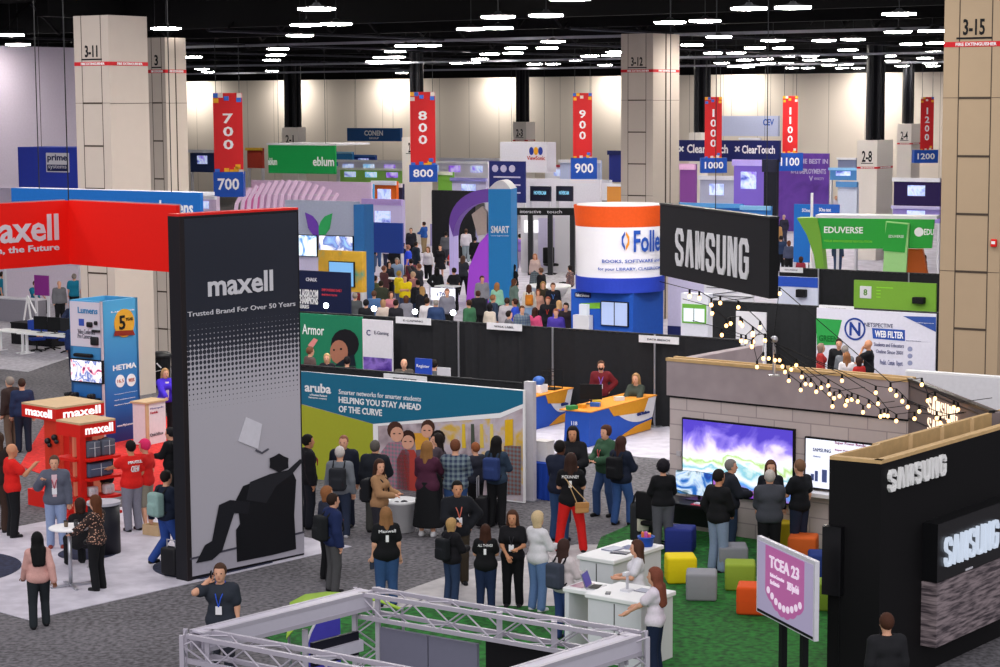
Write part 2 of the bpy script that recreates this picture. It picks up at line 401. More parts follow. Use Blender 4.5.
def person(px, py, label, feet=None, h=None, face=180, sex='m', top='#22242a', sleeve='long', pat=None, bot='#2a2f40', bkind='trousers', bpat=None,
           hair='short', hc='#2a1d16', skin='l', la='hang', ra='hang', legs='stand', lean=0, look=0, nod=0, build=1.0, shoes='#1b1b1e', lan=None, badge=False,
           vest=None, pack=None, packlabel=None, shirttext=None, group=None, at=None, z0=0.0, hem=None, grip=None, back=None, mask=None, cat='person'):
    """px,py: top of the head in the view; feet: row of the feet (or h: height in metres)"""
    toph = {'sit': 1.33, 'perch': 1.45, 'crouch': 1.20}.get(legs, 1.755)
    if at is not None: g = Vector((at[0], at[1], z0)); hh = h or 1.7
    elif feet is not None:
        g = G(px, feet, z0); r = ray(px, py); t = g.y / r.y; hh = (CAMH + r.z * t - z0); hh = hh / math.cos(lean * .6) if lean else hh
        if toph < 1.7: hh = hh * 1.755 / toph
        hh = max(1.45, min(2.0, hh)) if h is None else h
    else:
        hh = h or (1.76 if sex == 'm' else 1.65); z = z0 + hh * toph / 1.755; g = G(px, py, z); g.z = z0
    S = hh / 1.755; dist = g.y; near = dist < 60
    res = .022 if dist < 50 else (.03 if dist < 62 else .042)
    J = skeleton(hh, sex, build, la, ra, legs, math.radians(lean), look, nod)
    lo = np.min([J[k] for k in J if not k.startswith('fd')], 0) - .3; hi = np.max([J[k] for k in J if not k.startswith('fd')], 0) + .3; lo[2] = -.05
    bw = build if near or build != 1 else 1.12; F = 1.0 if sex == 'm' else .9
    def limbs(o=0.0):
        B = {}
        for n in 'lr':
            B['ua' + n] = (J['sh' + n], J['el' + n], .052 * bw * F + o, .042 * bw * F + o); B['fa' + n] = (J['el' + n], J['wr' + n], .043 * F * bw + o, .028 * F + o)
            B['th' + n] = (J['hip' + n], J['kn' + n], .092 * bw * (1 if sex == 'm' else 1.02) + o, .060 * bw + o); B['ca' + n] = (J['kn' + n], J['an' + n], .058 * bw + o, .040 + o)
        return B
    def torso(P, o=0.0):
        up = J['chest']; wd = J['waist']; pe = J['pel']; ax = V3(1, 0, 0)
        sw = .105 if sex == 'm' else .075
        nk = J['neck']
        ds = [cap_sdf(P, up - ax * sw * .9 + V3(0, 0, .0), up + ax * sw * .9 + V3(0, 0, .0), .096 * bw * F + o, .096 * bw * F + o),
              cap_sdf(P, nk - V3(0, 0, .045), J['shl'], .052 + o, .046 + o), cap_sdf(P, nk - V3(0, 0, .045), J['shr'], .052 + o, .046 + o),
              cap_sdf(P, wd - ax * .06, wd + ax * .06, .090 * bw * F + o, .090 * bw * F + o), cap_sdf(P, pe - ax * .075, pe + ax * .075, .112 * bw + o, .112 * bw + o),
              cap_sdf(P, up, pe, .092 * bw * F + o, .096 * bw * F + o)]
        if sex == 'f': ds += [ell_sdf(P, up + V3(s_ * .07, .085, -.02), V3(.065, .06, .065) + o) for s_ in (-1, 1)]
        elif bw > 1.12: ds += [ell_sdf(P, wd + V3(0, .06, -.03), V3(.15, .13, .15) * bw + o)]
        return smin(ds, .04)
    H = J['head']; yaw = math.radians(look); cy, sy = math.cos(yaw), math.sin(yaw)
    def hd(x, y, z): return H + V3(x * cy + y * sy, -x * sy + y * cy, z)
    def inhead(P):
        q = P - H; return np.stack([q[:, 0] * cy - q[:, 1] * sy, q[:, 0] * sy + q[:, 1] * cy, q[:, 2]], 1)
    B = limbs()
    def body(P):
        ds = [torso(P)] + [cap_sdf(P, *B[k]) for k in B]
        ds += [cap_sdf(P, J['neck'] - V3(0, 0, .05), H - V3(0, .01, .06), .058 * F, .052 * F)]
        for n in 'lr':
            ds.append(cap_sdf(P, J['wr' + n], J['wr' + n] + J['fd' + n] * .06, .034, .036))
            a = J['an' + n]; ds.append(cap_sdf(P, a - V3(0, .02, .04), a + V3(0, .12, -.055), .036, .03))
        d = smin(ds, .035)
        Q = inhead(P)
        hh_ = smin([ell_sdf(Q, V3(0, -.01, .03), V3(.085, .104, .106)), ell_sdf(Q, V3(0, .015, -.05), V3(.064, .077, .082))], .03)
        if near:
            hh_ = smin([hh_, cap_sdf(Q, V3(0, .09, .01), V3(0, .112, -.02), .010, .015), ell_sdf(Q, V3(.083, -.005, -.005), V3(.014, .022, .034)), ell_sdf(Q, V3(-.083, -.005, -.005), V3(.014, .022, .034)), ell_sdf(Q, V3(0, .075, -.10), V3(.022, .018, .016))], .012)
        return smin([d, hh_], .025)
    root = thing('person', label, cat, g, -math.radians(face), group); root.scale = (S, S, S)
    sk = mat(SKIN.get(skin, skin), .55, noise=.05, scale=20)
    v, f = surface(body, lo, hi, res)
    ex = MB()
    if near:
        for n, s_ in (('l', -1), ('r', 1)): hand(ex, J['wr' + n] + J['fd' + n] * .02, J['fd' + n], s_, 1.05, .6)
    npmesh('body', v, f, sk, root, extra=ex)
    # clothing
    o1 = .016 + res * .35
    tb = limbs(o1)
    topm = pmat(top, pat)
    if bkind in ('trousers', 'shorts', 'jeans'):
        end = .35 if bkind == 'shorts' else 1
        wz = J['pel'][2] + .06
        def trou(P):
            pe = J['pel']; ax = V3(1, 0, 0)
            ds = [cap_sdf(P, pe - ax * .075, pe + ax * .075, .112 * bw + o1, .112 * bw + o1)] + [cap_sdf(P, *tb['th' + n]) for n in 'lr']
            if end == 1: ds += [cap_sdf(P, tb['ca' + n][0], tb['ca' + n][1], tb['ca' + n][2], tb['ca' + n][3] + .012) for n in 'lr']
            d = smin(ds, .02)
            return np.maximum(d, P[:, 2] - wz) if legs not in ('crouch',) else d
        v, f = surface(trou, lo, hi, res); npmesh('trousers', v, f, pmat(bot, bpat), root)
    else:
        L = {'skirt': .5, 'dress': .5, 'long_skirt': .12}[bkind]
        kz = J['knl'][2]; pz = J['pel'][2]; bz = kz + .02 if bkind != 'long_skirt' else J['anl'][2] + .1
        if legs in ('sit', 'perch'):
            def sk_(P): return smin([cap_sdf(P, *tb['thl']), cap_sdf(P, *tb['thr']), cap_sdf(P, J['knl'], J['knr'], .07, .07), cap_sdf(P, J['hipl'], J['hipr'], .13, .13)], .06)
        else:
            c = (J['knl'] + J['knr']) / 2
            def sk_(P):
                t = np.clip((pz + .05 - P[:, 2]) / (pz - bz), 0, 1.2); r = .135 * bw + o1 + .09 * t
                cx = J['pel'][:2] + (c[:2] - J['pel'][:2]) * t[:, None]
                d = (np.linalg.norm((P[:, :2] - cx) / V3(1.15, .9)[None, :2] if False else (P[:, :2] - cx) * np.array([.9, 1.1]), axis=1) - r)
                return np.maximum(np.maximum(d, P[:, 2] - pz - .08), bz - P[:, 2])
        v, f = surface(sk_, lo, hi, res); npmesh('skirt', v, f, pmat(bot, bpat), root)
    o2 = o1 + .012 + (.012 if sleeve == 'jacket' else 0)
    tb2 = limbs(o2); hz = (J['pel'][2] - (.10 if hem is None else hem)) if bkind != 'x' else 0
    def shirt(P):
        ds = [torso(P, o2)]
        cut = None
        for n in 'lr':
            a, b, r0, r1 = tb2['ua' + n]
            if sleeve == 'short': ds.append(cap_sdf(P, a, a + (b - a) * .62, r0, r1 + .012))
            elif sleeve == 'none': ds.append(cap_sdf(P, a, a + (b - a) * .1, r0, r1))
            else: ds += [cap_sdf(P, a, b, r0, r1), cap_sdf(P, *tb2['fa' + n])]
        if sleeve == 'jacket': ds.append(cap_sdf(P, J['neck'] - V3(0, .01, .03), J['neck'] + V3(0, -.01, .015), .072, .068))
        d = smin(ds, .022)
        body_low = torso(P, o2 + .02)
        d = np.where((P[:, 2] < hz) & (body_low < .12), np.maximum(d, hz - P[:, 2]), d)
        q = P - J['neck']
        rr = np.hypot(q[:, 0], q[:, 1] + .01) - .085; d = np.maximum(d, np.minimum(-rr, q[:, 2] - (.05 if sleeve == 'jacket' else .0) + .5 * np.maximum(q[:, 1], -.02)))
        if legs not in ('sit', 'perch', 'crouch'):
            # nothing of the skirt of the shirt below the hem except sleeves
            pass
        return d
    v, f = surface(shirt, lo, hi, res)
    so = npmesh({'jacket': 'jacket'}.get(sleeve, 'shirt'), v, f, topm, root)
    if shirttext:
        pz = J['chest']; b = MB(); t_, big = shirttext
        yb = pz[1] - (.096 * bw * F + o2)
        if t_: write(None, t_, -.15, pz[2] + .035, .15, pz[2] + .085, yb + .02, None, mb=b, thick=.034)
        if big: write(None, big, -.03 - .02 * (len(big) - 1), pz[2] - .13, .022 + .02 * (len(big) - 1), pz[2] - .01, yb + .02, None, mb=b, thick=.034)
        b.build('printed_lettering', WHITE, so)
    # shoes
    for n in 'lr':
        a = J['an' + n]
        def shoe(P):
            d = smin([cap_sdf(P, a - V3(0, .035, .045), a + V3(0, .13, -.05), .046, .043), cap_sdf(P, a - V3(0, 0, .0), a - V3(0, 0, .05), .048, .05)], .02)
            return np.maximum(d, a[2] - .083 - P[:, 2])
        v, f = surface(shoe, a - .2, a + .25, res); 
        if len(v): npmesh('shoe', v, f, mat(shoes, .5), root)
    # hair
    if hair != 'bald':
        hm = mat(hc, .75, noise=.25, scale=60)
        def hr(P):
            Q = inhead(P)
            big = {'curly': .03, 'short': .0, 'thin': -.006}.get(hair, .008) + res * .25
            d = ell_sdf(Q, V3(0, -.02, .035), V3(.092, .111, .114) + big)
            if hair == 'curly': d = d + .012 * np.sin(60 * Q[:, 0]) * np.sin(60 * Q[:, 1]) * np.sin(60 * Q[:, 2])
            fy, fz = (.035, .075) if hair not in ('long', 'bob') else (.045, .085)
            d = np.maximum(d, np.minimum(Q[:, 1] - fy, fz - Q[:, 2]))
            if hair in ('short', 'thin', 'cap', 'bun', 'pony', 'curly'): d = np.maximum(d, -.05 - Q[:, 2] - .4 * (-Q[:, 1]))
            if hair in ('long', 'vlong'):
                e = -.42 if hair == 'vlong' else -.27
                ds = [d, cap_sdf(Q, V3(0, -.06, 0), V3(0, -.105 if hair == 'long' else -.15, e), .075, .05), cap_sdf(Q, V3(-.065, -.04, .02), V3(-.10, -.07, e * .9), .045, .04), cap_sdf(Q, V3(.065, -.04, .02), V3(.10, -.07, e * .9), .045, .04)]
                if hair == 'vlong': ds += [cap_sdf(Q, V3(-.09, -.11, -.15), V3(-.07, -.15, e), .055, .045), cap_sdf(Q, V3(.09, -.11, -.15), V3(.07, -.15, e), .055, .045)]
                d = smin(ds, .03)
            elif hair == 'bob': d = smin([d, cap_sdf(Q, V3(-.055, -.04, 0), V3(-.06, -.03, -.11), .045, .04), cap_sdf(Q, V3(.055, -.04, 0), V3(.06, -.03, -.11), .045, .04), cap_sdf(Q, V3(0, -.06, 0), V3(0, -.07, -.11), .06, .05)], .03)
            elif hair == 'bun': d = smin([d, ell_sdf(Q, V3(0, -.10, .09), V3(.05, .05, .05))], .015)
            elif hair == 'pony': d = smin([d, cap_sdf(Q, V3(0, -.11, .05), V3(0, -.16, -.18), .035, .022)], .02)
            elif hair == 'cap': d = np.where(Q[:, 2] > .045, smin([d, cap_sdf(Q, V3(-.03, .09, .055), V3(.03, .15, .045), .022, .018)], .02), d)
            return d
        v, f = surface(hr, H - V3(.28, .3, .55), H + V3(.28, .3, .3), res)
        if len(v): npmesh('cap' if hair == 'cap' else 'hair', v, f, hm, root)
    toward = math.cos(math.radians(face + look)) < .25
    if near and toward:
        for s_ in (-1, 1):
            b = MB(); c = hd(s_ * .033, .083, .012); b.ball(c, .011, 6, 4); b.build('eye', mat('#1a1512', .3), root, True)
        b = MB(); c = hd(0, .086, -.062); b.ball(c, .016, 8, 4, sx=1.4, sz=.4); b.build('mouth', mat('#8d3f3a', .5), root, True)
        if mask:
            b = MB(); b.ball(hd(0, .045, -.05), .062, 10, 6, sx=1.0, sy=.95, sz=.95); b.build('face_mask', mat(mask, .8), root, True)
    if lan:
        b = MB(); ch = J['chest']; yy = ch[1] + .105 * bw * F + o2 + .022 + (.03 if sex == 'f' else 0)
        for s_ in (-1, 1): b.path([J['neck'] + V3(s_ * .062, -.03, .03), J['neck'] + V3(s_ * .075, .085, -.06), V3(s_ * .03, yy + .012, ch[2] - .02), V3(0, yy + .012, ch[2] - .14)], .009, 5)
        b.build('lanyard', mat(lan, .6), root)
        if badge:
            b = MB(); z = ch[2] - .25; b.box(-.045, .045, yy + .004, yy + .014, z, z + .12); b.build('badge', mat('#eceaf0', .4, noise=.02), root)
    if vest:
        # an open jacket over the shirt shows the shirt as a strip on the chest
        b = MB(); ch = J['chest']; yy = ch[1] + .108 * bw * F + o2
        b.prism([(-.05, yy + .0, ch[2] + .11), (.05, yy + .0, ch[2] + .11), (.035, yy + .012, ch[2] - .30), (-.035, yy + .012, ch[2] - .30)], (0, -.07, 0)); b.build('shirt_front', pmat(vest), root)
    if pack:
        c = J['chest'] + V3(0, -.20 - .03 * bw, -.14)
        def bp(P):
            q = np.abs(P - c) - V3(.11, .045, .17); d = np.linalg.norm(np.maximum(q, 0), axis=1) + np.minimum(q.max(1), 0) - .05
            q2 = np.abs(P - c - V3(0, -.09, -.08)) - V3(.08, .02, .08); d2 = np.linalg.norm(np.maximum(q2, 0), axis=1) + np.minimum(q2.max(1), 0) - .03
            return smin([d, d2], .02)
        pr = thing('backpack', packlabel or 'backpack worn by ' + label, 'backpack', g, -math.radians(face)); pr.scale = (S, S, S)
        v, f = surface(bp, c - .35, c + .35, res); npmesh('bag', v, f, pmat(pack), pr)
        for s_ in (-1, 1):
            b = MB(); x = s_ * .11; sh_ = J['shl'] if s_ < 0 else J['shr']
            b.path([(x, c[1] + .05, c[2] + .18), (x, sh_[1] - .03, sh_[2] + .085), (x, sh_[1] + .115 + .02 * bw, sh_[2] - .03), (x * 1.1, .13 * bw + .02, c[2] - .05), (x * 1.3, c[1] + .08, c[2] - .16)], .017, 5)
            b.build('strap', mat('#1d1e22', .8), pr)
    root['_h'] = 0; del root['_h']
    PERSONS.append((root, label)); root_J = J
    def place(p, side=None):  # local point -> world
        return root.matrix_basis @ Vector(p)
    M = Matrix.Translation(g) @ Matrix.Rotation(-math.radians(face), 4, 'Z') @ Matrix.Scale(S, 4)
    R = {'root': root, 'M': M, 'J': J, 'l': M @ Vector(J['wrl'] + J['fdl'] * .09), 'r': M @ Vector(J['wrr'] + J['fdr'] * .09), 'g': g, 'yaw': -math.radians(face), 'S': S}
    return R
# ---------------------------------------------------------------- hall shell
def carpet(name, c1, c2, sc_=40, rough=.95):
    t = NT(name, rough); n = t.noise(sc_, 3); n2 = t.noise(.35, 2)
    f = t.math('ADD', t.math('MULTIPLY', n, .75), t.math('MULTIPLY', n2, .25))
    return t.out(t.ramp(f, [(.38, hexc(c1)), (.62, hexc(c2))]))
M_AISLE = carpet('grey_aisle_carpet', '#454347', '#77747a', 11)
M_TURF = carpet('green_turf', '#0b4412', '#1f7a28', 9)
M_WFLOOR = carpet('white_vinyl_floor', '#bdb9c6', '#d2cedb', 3, .6)
M_RCARP = carpet('red_carpet', '#b81a17', '#dc2b24', 10)
M_LCARP = carpet('pale_grey_carpet', '#9b98a2', '#bdbac4', 6)
M_DCARP = carpet('navy_carpet', '#1b2038', '#2b3252', 10)
struct(MB().box(-130, 150, 5, 330, -.2, 0).build('floor', M_AISLE))
def rug(name, label, pts, m, z=.012, cat='floor covering', px=True, lift=0):
    P = [G(*p) for p in pts] if px else [Vector((*p, 0)) for p in pts]
    c = sum(P, Vector()) / len(P); c.z = lift
    o = MB().prism([(p.x - c.x, p.y - c.y, 0.001) for p in P], (0, 0, z)).build(name, m); o.location = c
    return tag(o, label, cat)
def disc(name, label, px, py, r, m, z=.02, cat='floor mat'):
    g = G(px, py); o = MB().lathe([(r, .013), (r, z + .004)], n=48).build(name, m); o.location = g; return tag(o, label, cat)
wfrot = thing('anchor', None, None, G(29, 620.5), MAXB); 
def UV(A, rot, pts):
    M = Matrix.Translation(A) @ Matrix.Rotation(rot, 4, 'Z'); return [tuple((M @ Vector((x, y, 0)))[:2]) for x, y in pts]
bpy.data.objects.remove(wfrot)
A0 = G(29, 620.5)
rug('vinyl_floor', 'white vinyl booth floor under the high table and the tall dark tower', UV(A0, MAXB, [(-6.5, 0), (0, 0), (0, 7.4), (-6.5, 7.4)]), M_WFLOOR, px=False)
rug('red_carpet', 'red carpet spread around the red shelf kiosk and blue tower', [(20, 466), (80, 490), (172, 492), (200, 440), (150, 405), (48, 418)], M_RCARP)
rug('pale_carpet', 'pale grey carpet of the tables at far left', [(-40, 365), (28, 372), (75, 356), (150, 330), (150, 290), (-40, 290)], M_LCARP)
disc('floor_mat', 'round navy floor mat cut off by the left edge', -62, 570, 1.5, M_DCARP)
disc('floor_mat', 'round navy floor mat under the dark kiosk base and seated person', 88, 554, .56, M_DCARP)
_M = Matrix.Translation(A0) @ Matrix.Rotation(MAXB, 4, 'Z'); _c = _M.inverted() @ G(213, 566)
rug('floor_mat', 'round navy floor mat at the foot of the tall dark tower', UV(A0, MAXB, [p for p in [(_c.x + 1.1 * math.cos(k * .1), _c.y + 1.1 * math.sin(k * .1)) for k in range(63)] if p[0] < -.01]), M_DCARP, px=False, z=.02, cat='floor mat')
rug('turf_carpet', 'bright green artificial turf under poufs and white counters', [(240, 629), (310, 612), (440, 607), (505, 607), (597, 607), (590, 565), (601, 538), (640, 521), (700, 524), (880, 556), (900, 1300), (420, 1300), (300, 650)], M_TURF, z=.02)
rug('walkway_floor', 'pale wood-look floor strip between turf and grey carpet', [(335, 612), (380, 600), (442, 578), (505, 560), (575, 545), (603, 545), (598, 610), (440, 610)], carpet('pale_wood_floor', '#a9a4a8', '#c0bbbd', 3, .6), z=.010)
rug('booth_floor', 'white booth floor behind the orange and blue counter', [(520, 470), (533, 432), (600, 398), (672, 406), (690, 440), (690, 462), (615, 455), (560, 452)], M_WFLOOR)
rug('far_floor', 'pale lavender floor of the busy far aisles', [(180, 330), (190, 262), (330, 225), (420, 214), (1000, 205), (1400, 260), (1000, 330), (640, 365), (420, 350)], carpet('pale_far_floor', '#aaa6b8', '#c6c2d2', 1.5, .7))
rug('grey_carpet', 'grey raised carpet under the white lounge table mid hall', [(520, 300), (548, 262), (660, 262), (640, 330), (545, 318)], M_LCARP, z=.03, lift=.012)
# back and left walls
M_WALL = NT('beige_wall_panels', .8); _x, _y, _z = M_WALL.sep()
_j = M_WALL.math('LESS_THAN', M_WALL.math('FRACT', M_WALL.math('DIVIDE', _x, 3.1)), .012)
M_WALL = M_WALL.out(M_WALL.mix(_j, hexc('#d9cfc4'), hexc('#8f857a')))
wb = MB().box(-95, 140, 0, .6, 0, 12.5).build('wall_back', M_WALL); wb.location = (0, 182, 0); wb.rotation_euler.z = AL * .93; struct(wb)
WBR = AL * .93
wl = MB().box(-.5, 0, -14, 11, 0, 10.9).build('wall_left', mat('#c9bfd0', .8)); g = G(0, 54, 10.9); wl.location = AT(0, 100, 85).xy.to_3d(); wl.rotation_euler.z = AL; struct(wl)
struct(MB().box(-130, 150, 58, 330, 12.6, 13).build('ceiling', mat('#040405', .95)))
# dark steel carried by the ceiling
def ubeam(Z, z0, z1, wdt, m, name='beam', ang=AL, L=150, x0=0):
    o = MB().box(-L, L, -wdt / 2, wdt / 2, z0, z1).build(name, m); o.location = (x0, Z, 0); o.rotation_euler.z = ang; return struct(o)
DK = mat('#09090b', .8); DK2 = mat('#26262e', .5, .3)
for i, Z in enumerate(range(72, 182, 11)):
    ubeam(Z, 11.35, 12.6, .35, DK, 'beam', L=70)
    ubeam(Z + 5.5, 12.0, 12.3, .14, DK2, 'pipe', L=70)
for Z, z in ((92, 11.2), (118, 10.75), (135, 10.55)):
    ubeam(Z, z, z + .12, .10, mat('#8c8c96', .4, .5), 'pipe', L=75)
ubeam(177, 10.55, 12.6, .9, DK, 'beam', ang=WBR, L=85)
for x in range(-60, 100, 14):
    o = MB().box(-.3, .3, -50, 60, 11.8, 12.5).build('duct', DK); o.location = (x, 120, 0); o.rotation_euler.z = AL; struct(o)
    o = MB().path([(0, -50, 11.3), (0, 60, 11.3)], .06).build('conduit', DK2); o.location = (x + 6, 122, 0); o.rotation_euler.z = AL; struct(o)
for i in range(14):   # roof trusses in the dark
    x = -60 + i * 11
    o = MB(); 
    for k in range(34):
        a, b = -50 + 3.2 * k, -50 + 3.2 * (k + .5); o.bar((0, a, 11.3), (0, b, 12.5), .08); o.bar((0, b, 12.5), (0, a + 3.2, 11.3), .08)
    o = o.build('truss', DK); o.location = (x, 120, 0); o.rotation_euler.z = AL; struct(o)
# lamps
LP = [(10, 35), (18, 44.5), (38, 44), (48, 54.5), (66, 54), (166, 28.5), (155, 39), (177, 38.5), (193, 57), (202, 69), (208, 72), (214, 75), (218, 76),
 (316.5, 9), (354, 8), (306, 25), (336, 24), (300, 35.5), (328, 35.5), (278, 49), (276, 55), (296, 55), (272, 60), (289, 60), (272, 71), (280, 75), (265, 73), (344, 71.5), (354, 71.5), (333, 74), (345, 75), (338, 76), (374, 61.5), (391, 61), (395, 51.5), (396, 57), (382, 57.5), (406, 46), (430, 45.5), (471, 29), (498, 28), (398, 76), (402, 73), (458, 63), (472, 62.5), (480, 59), (490, 54), (495, 59), (498, 17), (464, 73), (478, 73),
 (513, 17), (546, 15.5), (508, 28), (553, 41.5), (578, 41), (516, 48), (547, 48), (527, 48), (513, 53), (575, 60), (590, 56), (611, 55.5), (616, 52), (535, 64), (553, 64), (605, 65), (617, 65), (670, 22.5), (705, 21), (690, 57.5), (692, 45), (688, 66), (713, 53), (736, 53), (719, 37), (722, 63), (734, 66.5), (745, 60), (747, 67), (749, 8.5), (570, -1),
 (793, 7.5), (755, 48), (783, 48), (765, 59), (768, 63.5), (773, 40.5), (788, 56), (810, 56), (811, 60), (792, 68), (808, 68), (786, 63.5), (829, 60), (829, 65), (824, 40.5), (853, 39.5), (848, 50), (862, 57), (846, 64.5), (842, 68), (858, 68), (899, 14), (937, 14), (898, 32), (932, 31), (911, 44), (887, 56), (892, 61), (902, 66), (890, 70), (925, 58), (930, 63), (933, 66), (937, 43), (935, 52), (921, 52)]
M_LENS = mat('#fff8ee', .5, emit=LAMP_STRENGTH)
lh = MB().lathe([(.07, .16), (.12, .10), (.30, .06), (.50, .04), (.49, .02)], n=16); ll = MB().lathe([(.49, .03), (.48, -.025), (.3, -.04), (.001, -.04)], n=16)
lr = MB().tube((0, 0, .15), (0, 0, 1.70), .012, n=5)
l0 = None
LAMPS_AT = []
def place_lamp(p):
    global l0
    if any((p - q).length < 1.15 for q in LAMPS_AT) or p.y > 172: return
    LAMPS_AT.append(p)
    lbl = 'round white high bay lamp hanging under the black ceiling'
    if l0 is None:
        r = thing('high_bay_lamp', lbl, 'ceiling lamp', p, 0, 'high bay lamps under the black ceiling'); lh.build('housing', DKMET, r, True); ll.build('lens', M_LENS, r, True); lr.build('rod', DKMET, r); l0 = r
    else:
        r = l0.copy(); COL.objects.link(r); r.location = p
        for c in list(l0.children): d = c.copy(); COL.objects.link(d); d.parent = r
for x, y in LP: place_lamp(G(x, y, 10.9))
for X, Y in ((-14, 42), (-4, 46), (6, 40), (14, 46), (-9, 52), (2, 54), (12, 56), (-18, 56), (20, 54)): area('hall_lamp', (X, Y, 12), 1.2, 260)
for k in range(15):
    x = -80 + k * 11.5; p = Matrix.Translation((0, 182, 0)) @ Matrix.Rotation(WBR, 4, 'Z') @ Vector((x, -2.2, 10.2))
    area('wall_washer', p, 2.2, 360, rot=(math.radians(38), 0, WBR), col=(1, .93, .84))
# columns
M_COL = mat('#c6bab0', .8, noise=.03, scale=3); M_COL_LIT = mat('#e9e2dc', .8, noise=.02); M_COLD = mat('#a8977f', .8, noise=.03, scale=3)  # whiter copy: the light on the short columns is put into its colour
def column(pl, ps, pr, Z, ztop, num, stripe_z=None, joints=True, label_z=None, side_groove=False, mcol=None, strips=(.22, .78), tw=.36):
    g = AT(ps, 100, Z); g.z = 0
    r = thing('column', None, None, g, AL); r['kind'] = 'structure'
    wu = -loc(r, pl, 150, 'u')[0]; wv = loc(r, pr, 150, 'v')[0] if pr > ps else 1.6
    m = mcol or M_COL
    MB().box(-wu, 0, 0, wv, 0, ztop).build('shaft', m, r)
    if joints:
        j = MB(); a, b = -wu * (1 - strips[0]), -wu * (1 - strips[1])
        for x in (a, b): j.box(x - .01, x + .01, -.006, 0, 0, ztop)
        k = 0; z = 8.52 if ztop > 8 else ztop - 1.6
        while z > .3:
            j.box(a, b, -.012, 0, z - .025, z + .02); j.box(-wu, 0, -.004, 0, z - .006, z + .006) if k % 3 == 0 else None; z -= 1.22; k += 1
        j.box(0, .006, 0, wv, 8.5, 8.515) if ztop > 8 else None
        if side_groove: j.box(0, .012, wv * .46, wv * .5, 0, ztop)
        j.build('panel_joint', mat('#4a4038', .8), r)
    if stripe_z:
        MB().box(-wu, 0.004, -.008, 0, stripe_z, stripe_z + .11).box(0, .008, 0, wv, stripe_z, stripe_z + .11).build('warning_stripe', mat('#c9202a', .5), r)
        write(r, 'FIRE EXTINGUISHER', -wu * .80, stripe_z + .02, -wu * .12, stripe_z + .09, -.008, WHITE, bold=True)
        write(r, 'FIRE EXTINGUISHER', wv * .2, stripe_z + .02, wv * .85, stripe_z + .09, .008, WHITE, 'v', bold=True)
    if num:
        zz = label_z or (stripe_z + .24 if stripe_z else ztop - .9)
        write(r, num, -wu * (.5 + tw / 2), zz, -wu * (.5 - tw / 2), zz + (.34 if Z < 100 else .6), -.004, BLACK, name='column_number', bold=True)
        MB().box(-wu * .79, -wu * .2, -.012, 0, zz - .08, zz - .04).build('rule', BLACK, r)
    return r
column(942, 1003, 1003, 42.8, 14, '3-15', 9.58, strips=(.26, .80), mcol=mat('#b29c81', .8, noise=.03, scale=3))
column(77, 110, 150, 58.5, 11.0, '3-11', 9.58)
column(150, 166, 188, 66, 10.6, '3', 9.47, side_groove=True, tw=.2)
column(621, 653, 679, 78.6, 11.05, '3-12', 9.58, side_groove=True)
column(402, 420, 432, 122, 6.4, '2-2', None, tw=.3, mcol=M_COL_LIT, joints=False)
r_ = thing('alarm_box', 'small red alarm box high on the nearest right column', 'alarm', AT(994, 243, 42.83), AL); MB().rbox(-.06, .06, -.05, .03, -.08, .08, .01, 1).build('case', RED, r_); MB().box(-.04, .04, -.055, -.05, -.02, .04).build('label_plate', WHITE, r_)
for pl, ps, pr, Z, zt, num, bx0, bx1 in ((857, 878, 893, 108, 6.35, '2-8', 869, 886), (282, 297, 306, 150, 6.7, '2-1', 284, 300), (513, 526, 535, 160, 6.9, '2-3', 516, 529), (689, 701, 708, 140, 6.3, '2-5', 695, 711), (897, 912, 920, 150, 6.7, '2-4', 905, 915)):
    c = column(pl, ps, pr, Z, zt, num, zt - 1.5, joints=False, label_z=zt - 1.15, mcol=M_COL_LIT, tw=.5)
for px0, px1, Z, z0 in ((410, 423, 122, 6.4), (869, 886, 108, 6.35), (284, 300, 150, 6.7), (516, 529, 160, 6.9), (695, 711, 140, 6.3), (905, 915, 150, 6.7)):
    a, b = AT(px0, 80, Z + 1), AT(px1, 80, Z + 1); wd = b.x - a.x; m = MB(); c = (a + b) / 2
    o = MB()
    for k in range(4): x = -wd / 2 + wd * (k + .5) / 4; o.tube((x, .3 * (k % 2), z0), (x, .3 * (k % 2), 12.6), wd / 7, n=8)
    o.box(-wd / 2, wd / 2, .2, .8, z0, 12.6)
    o = o.build('column', mat('#16171d', .5)); o.location = (c.x, Z + 1, 0); struct(o)
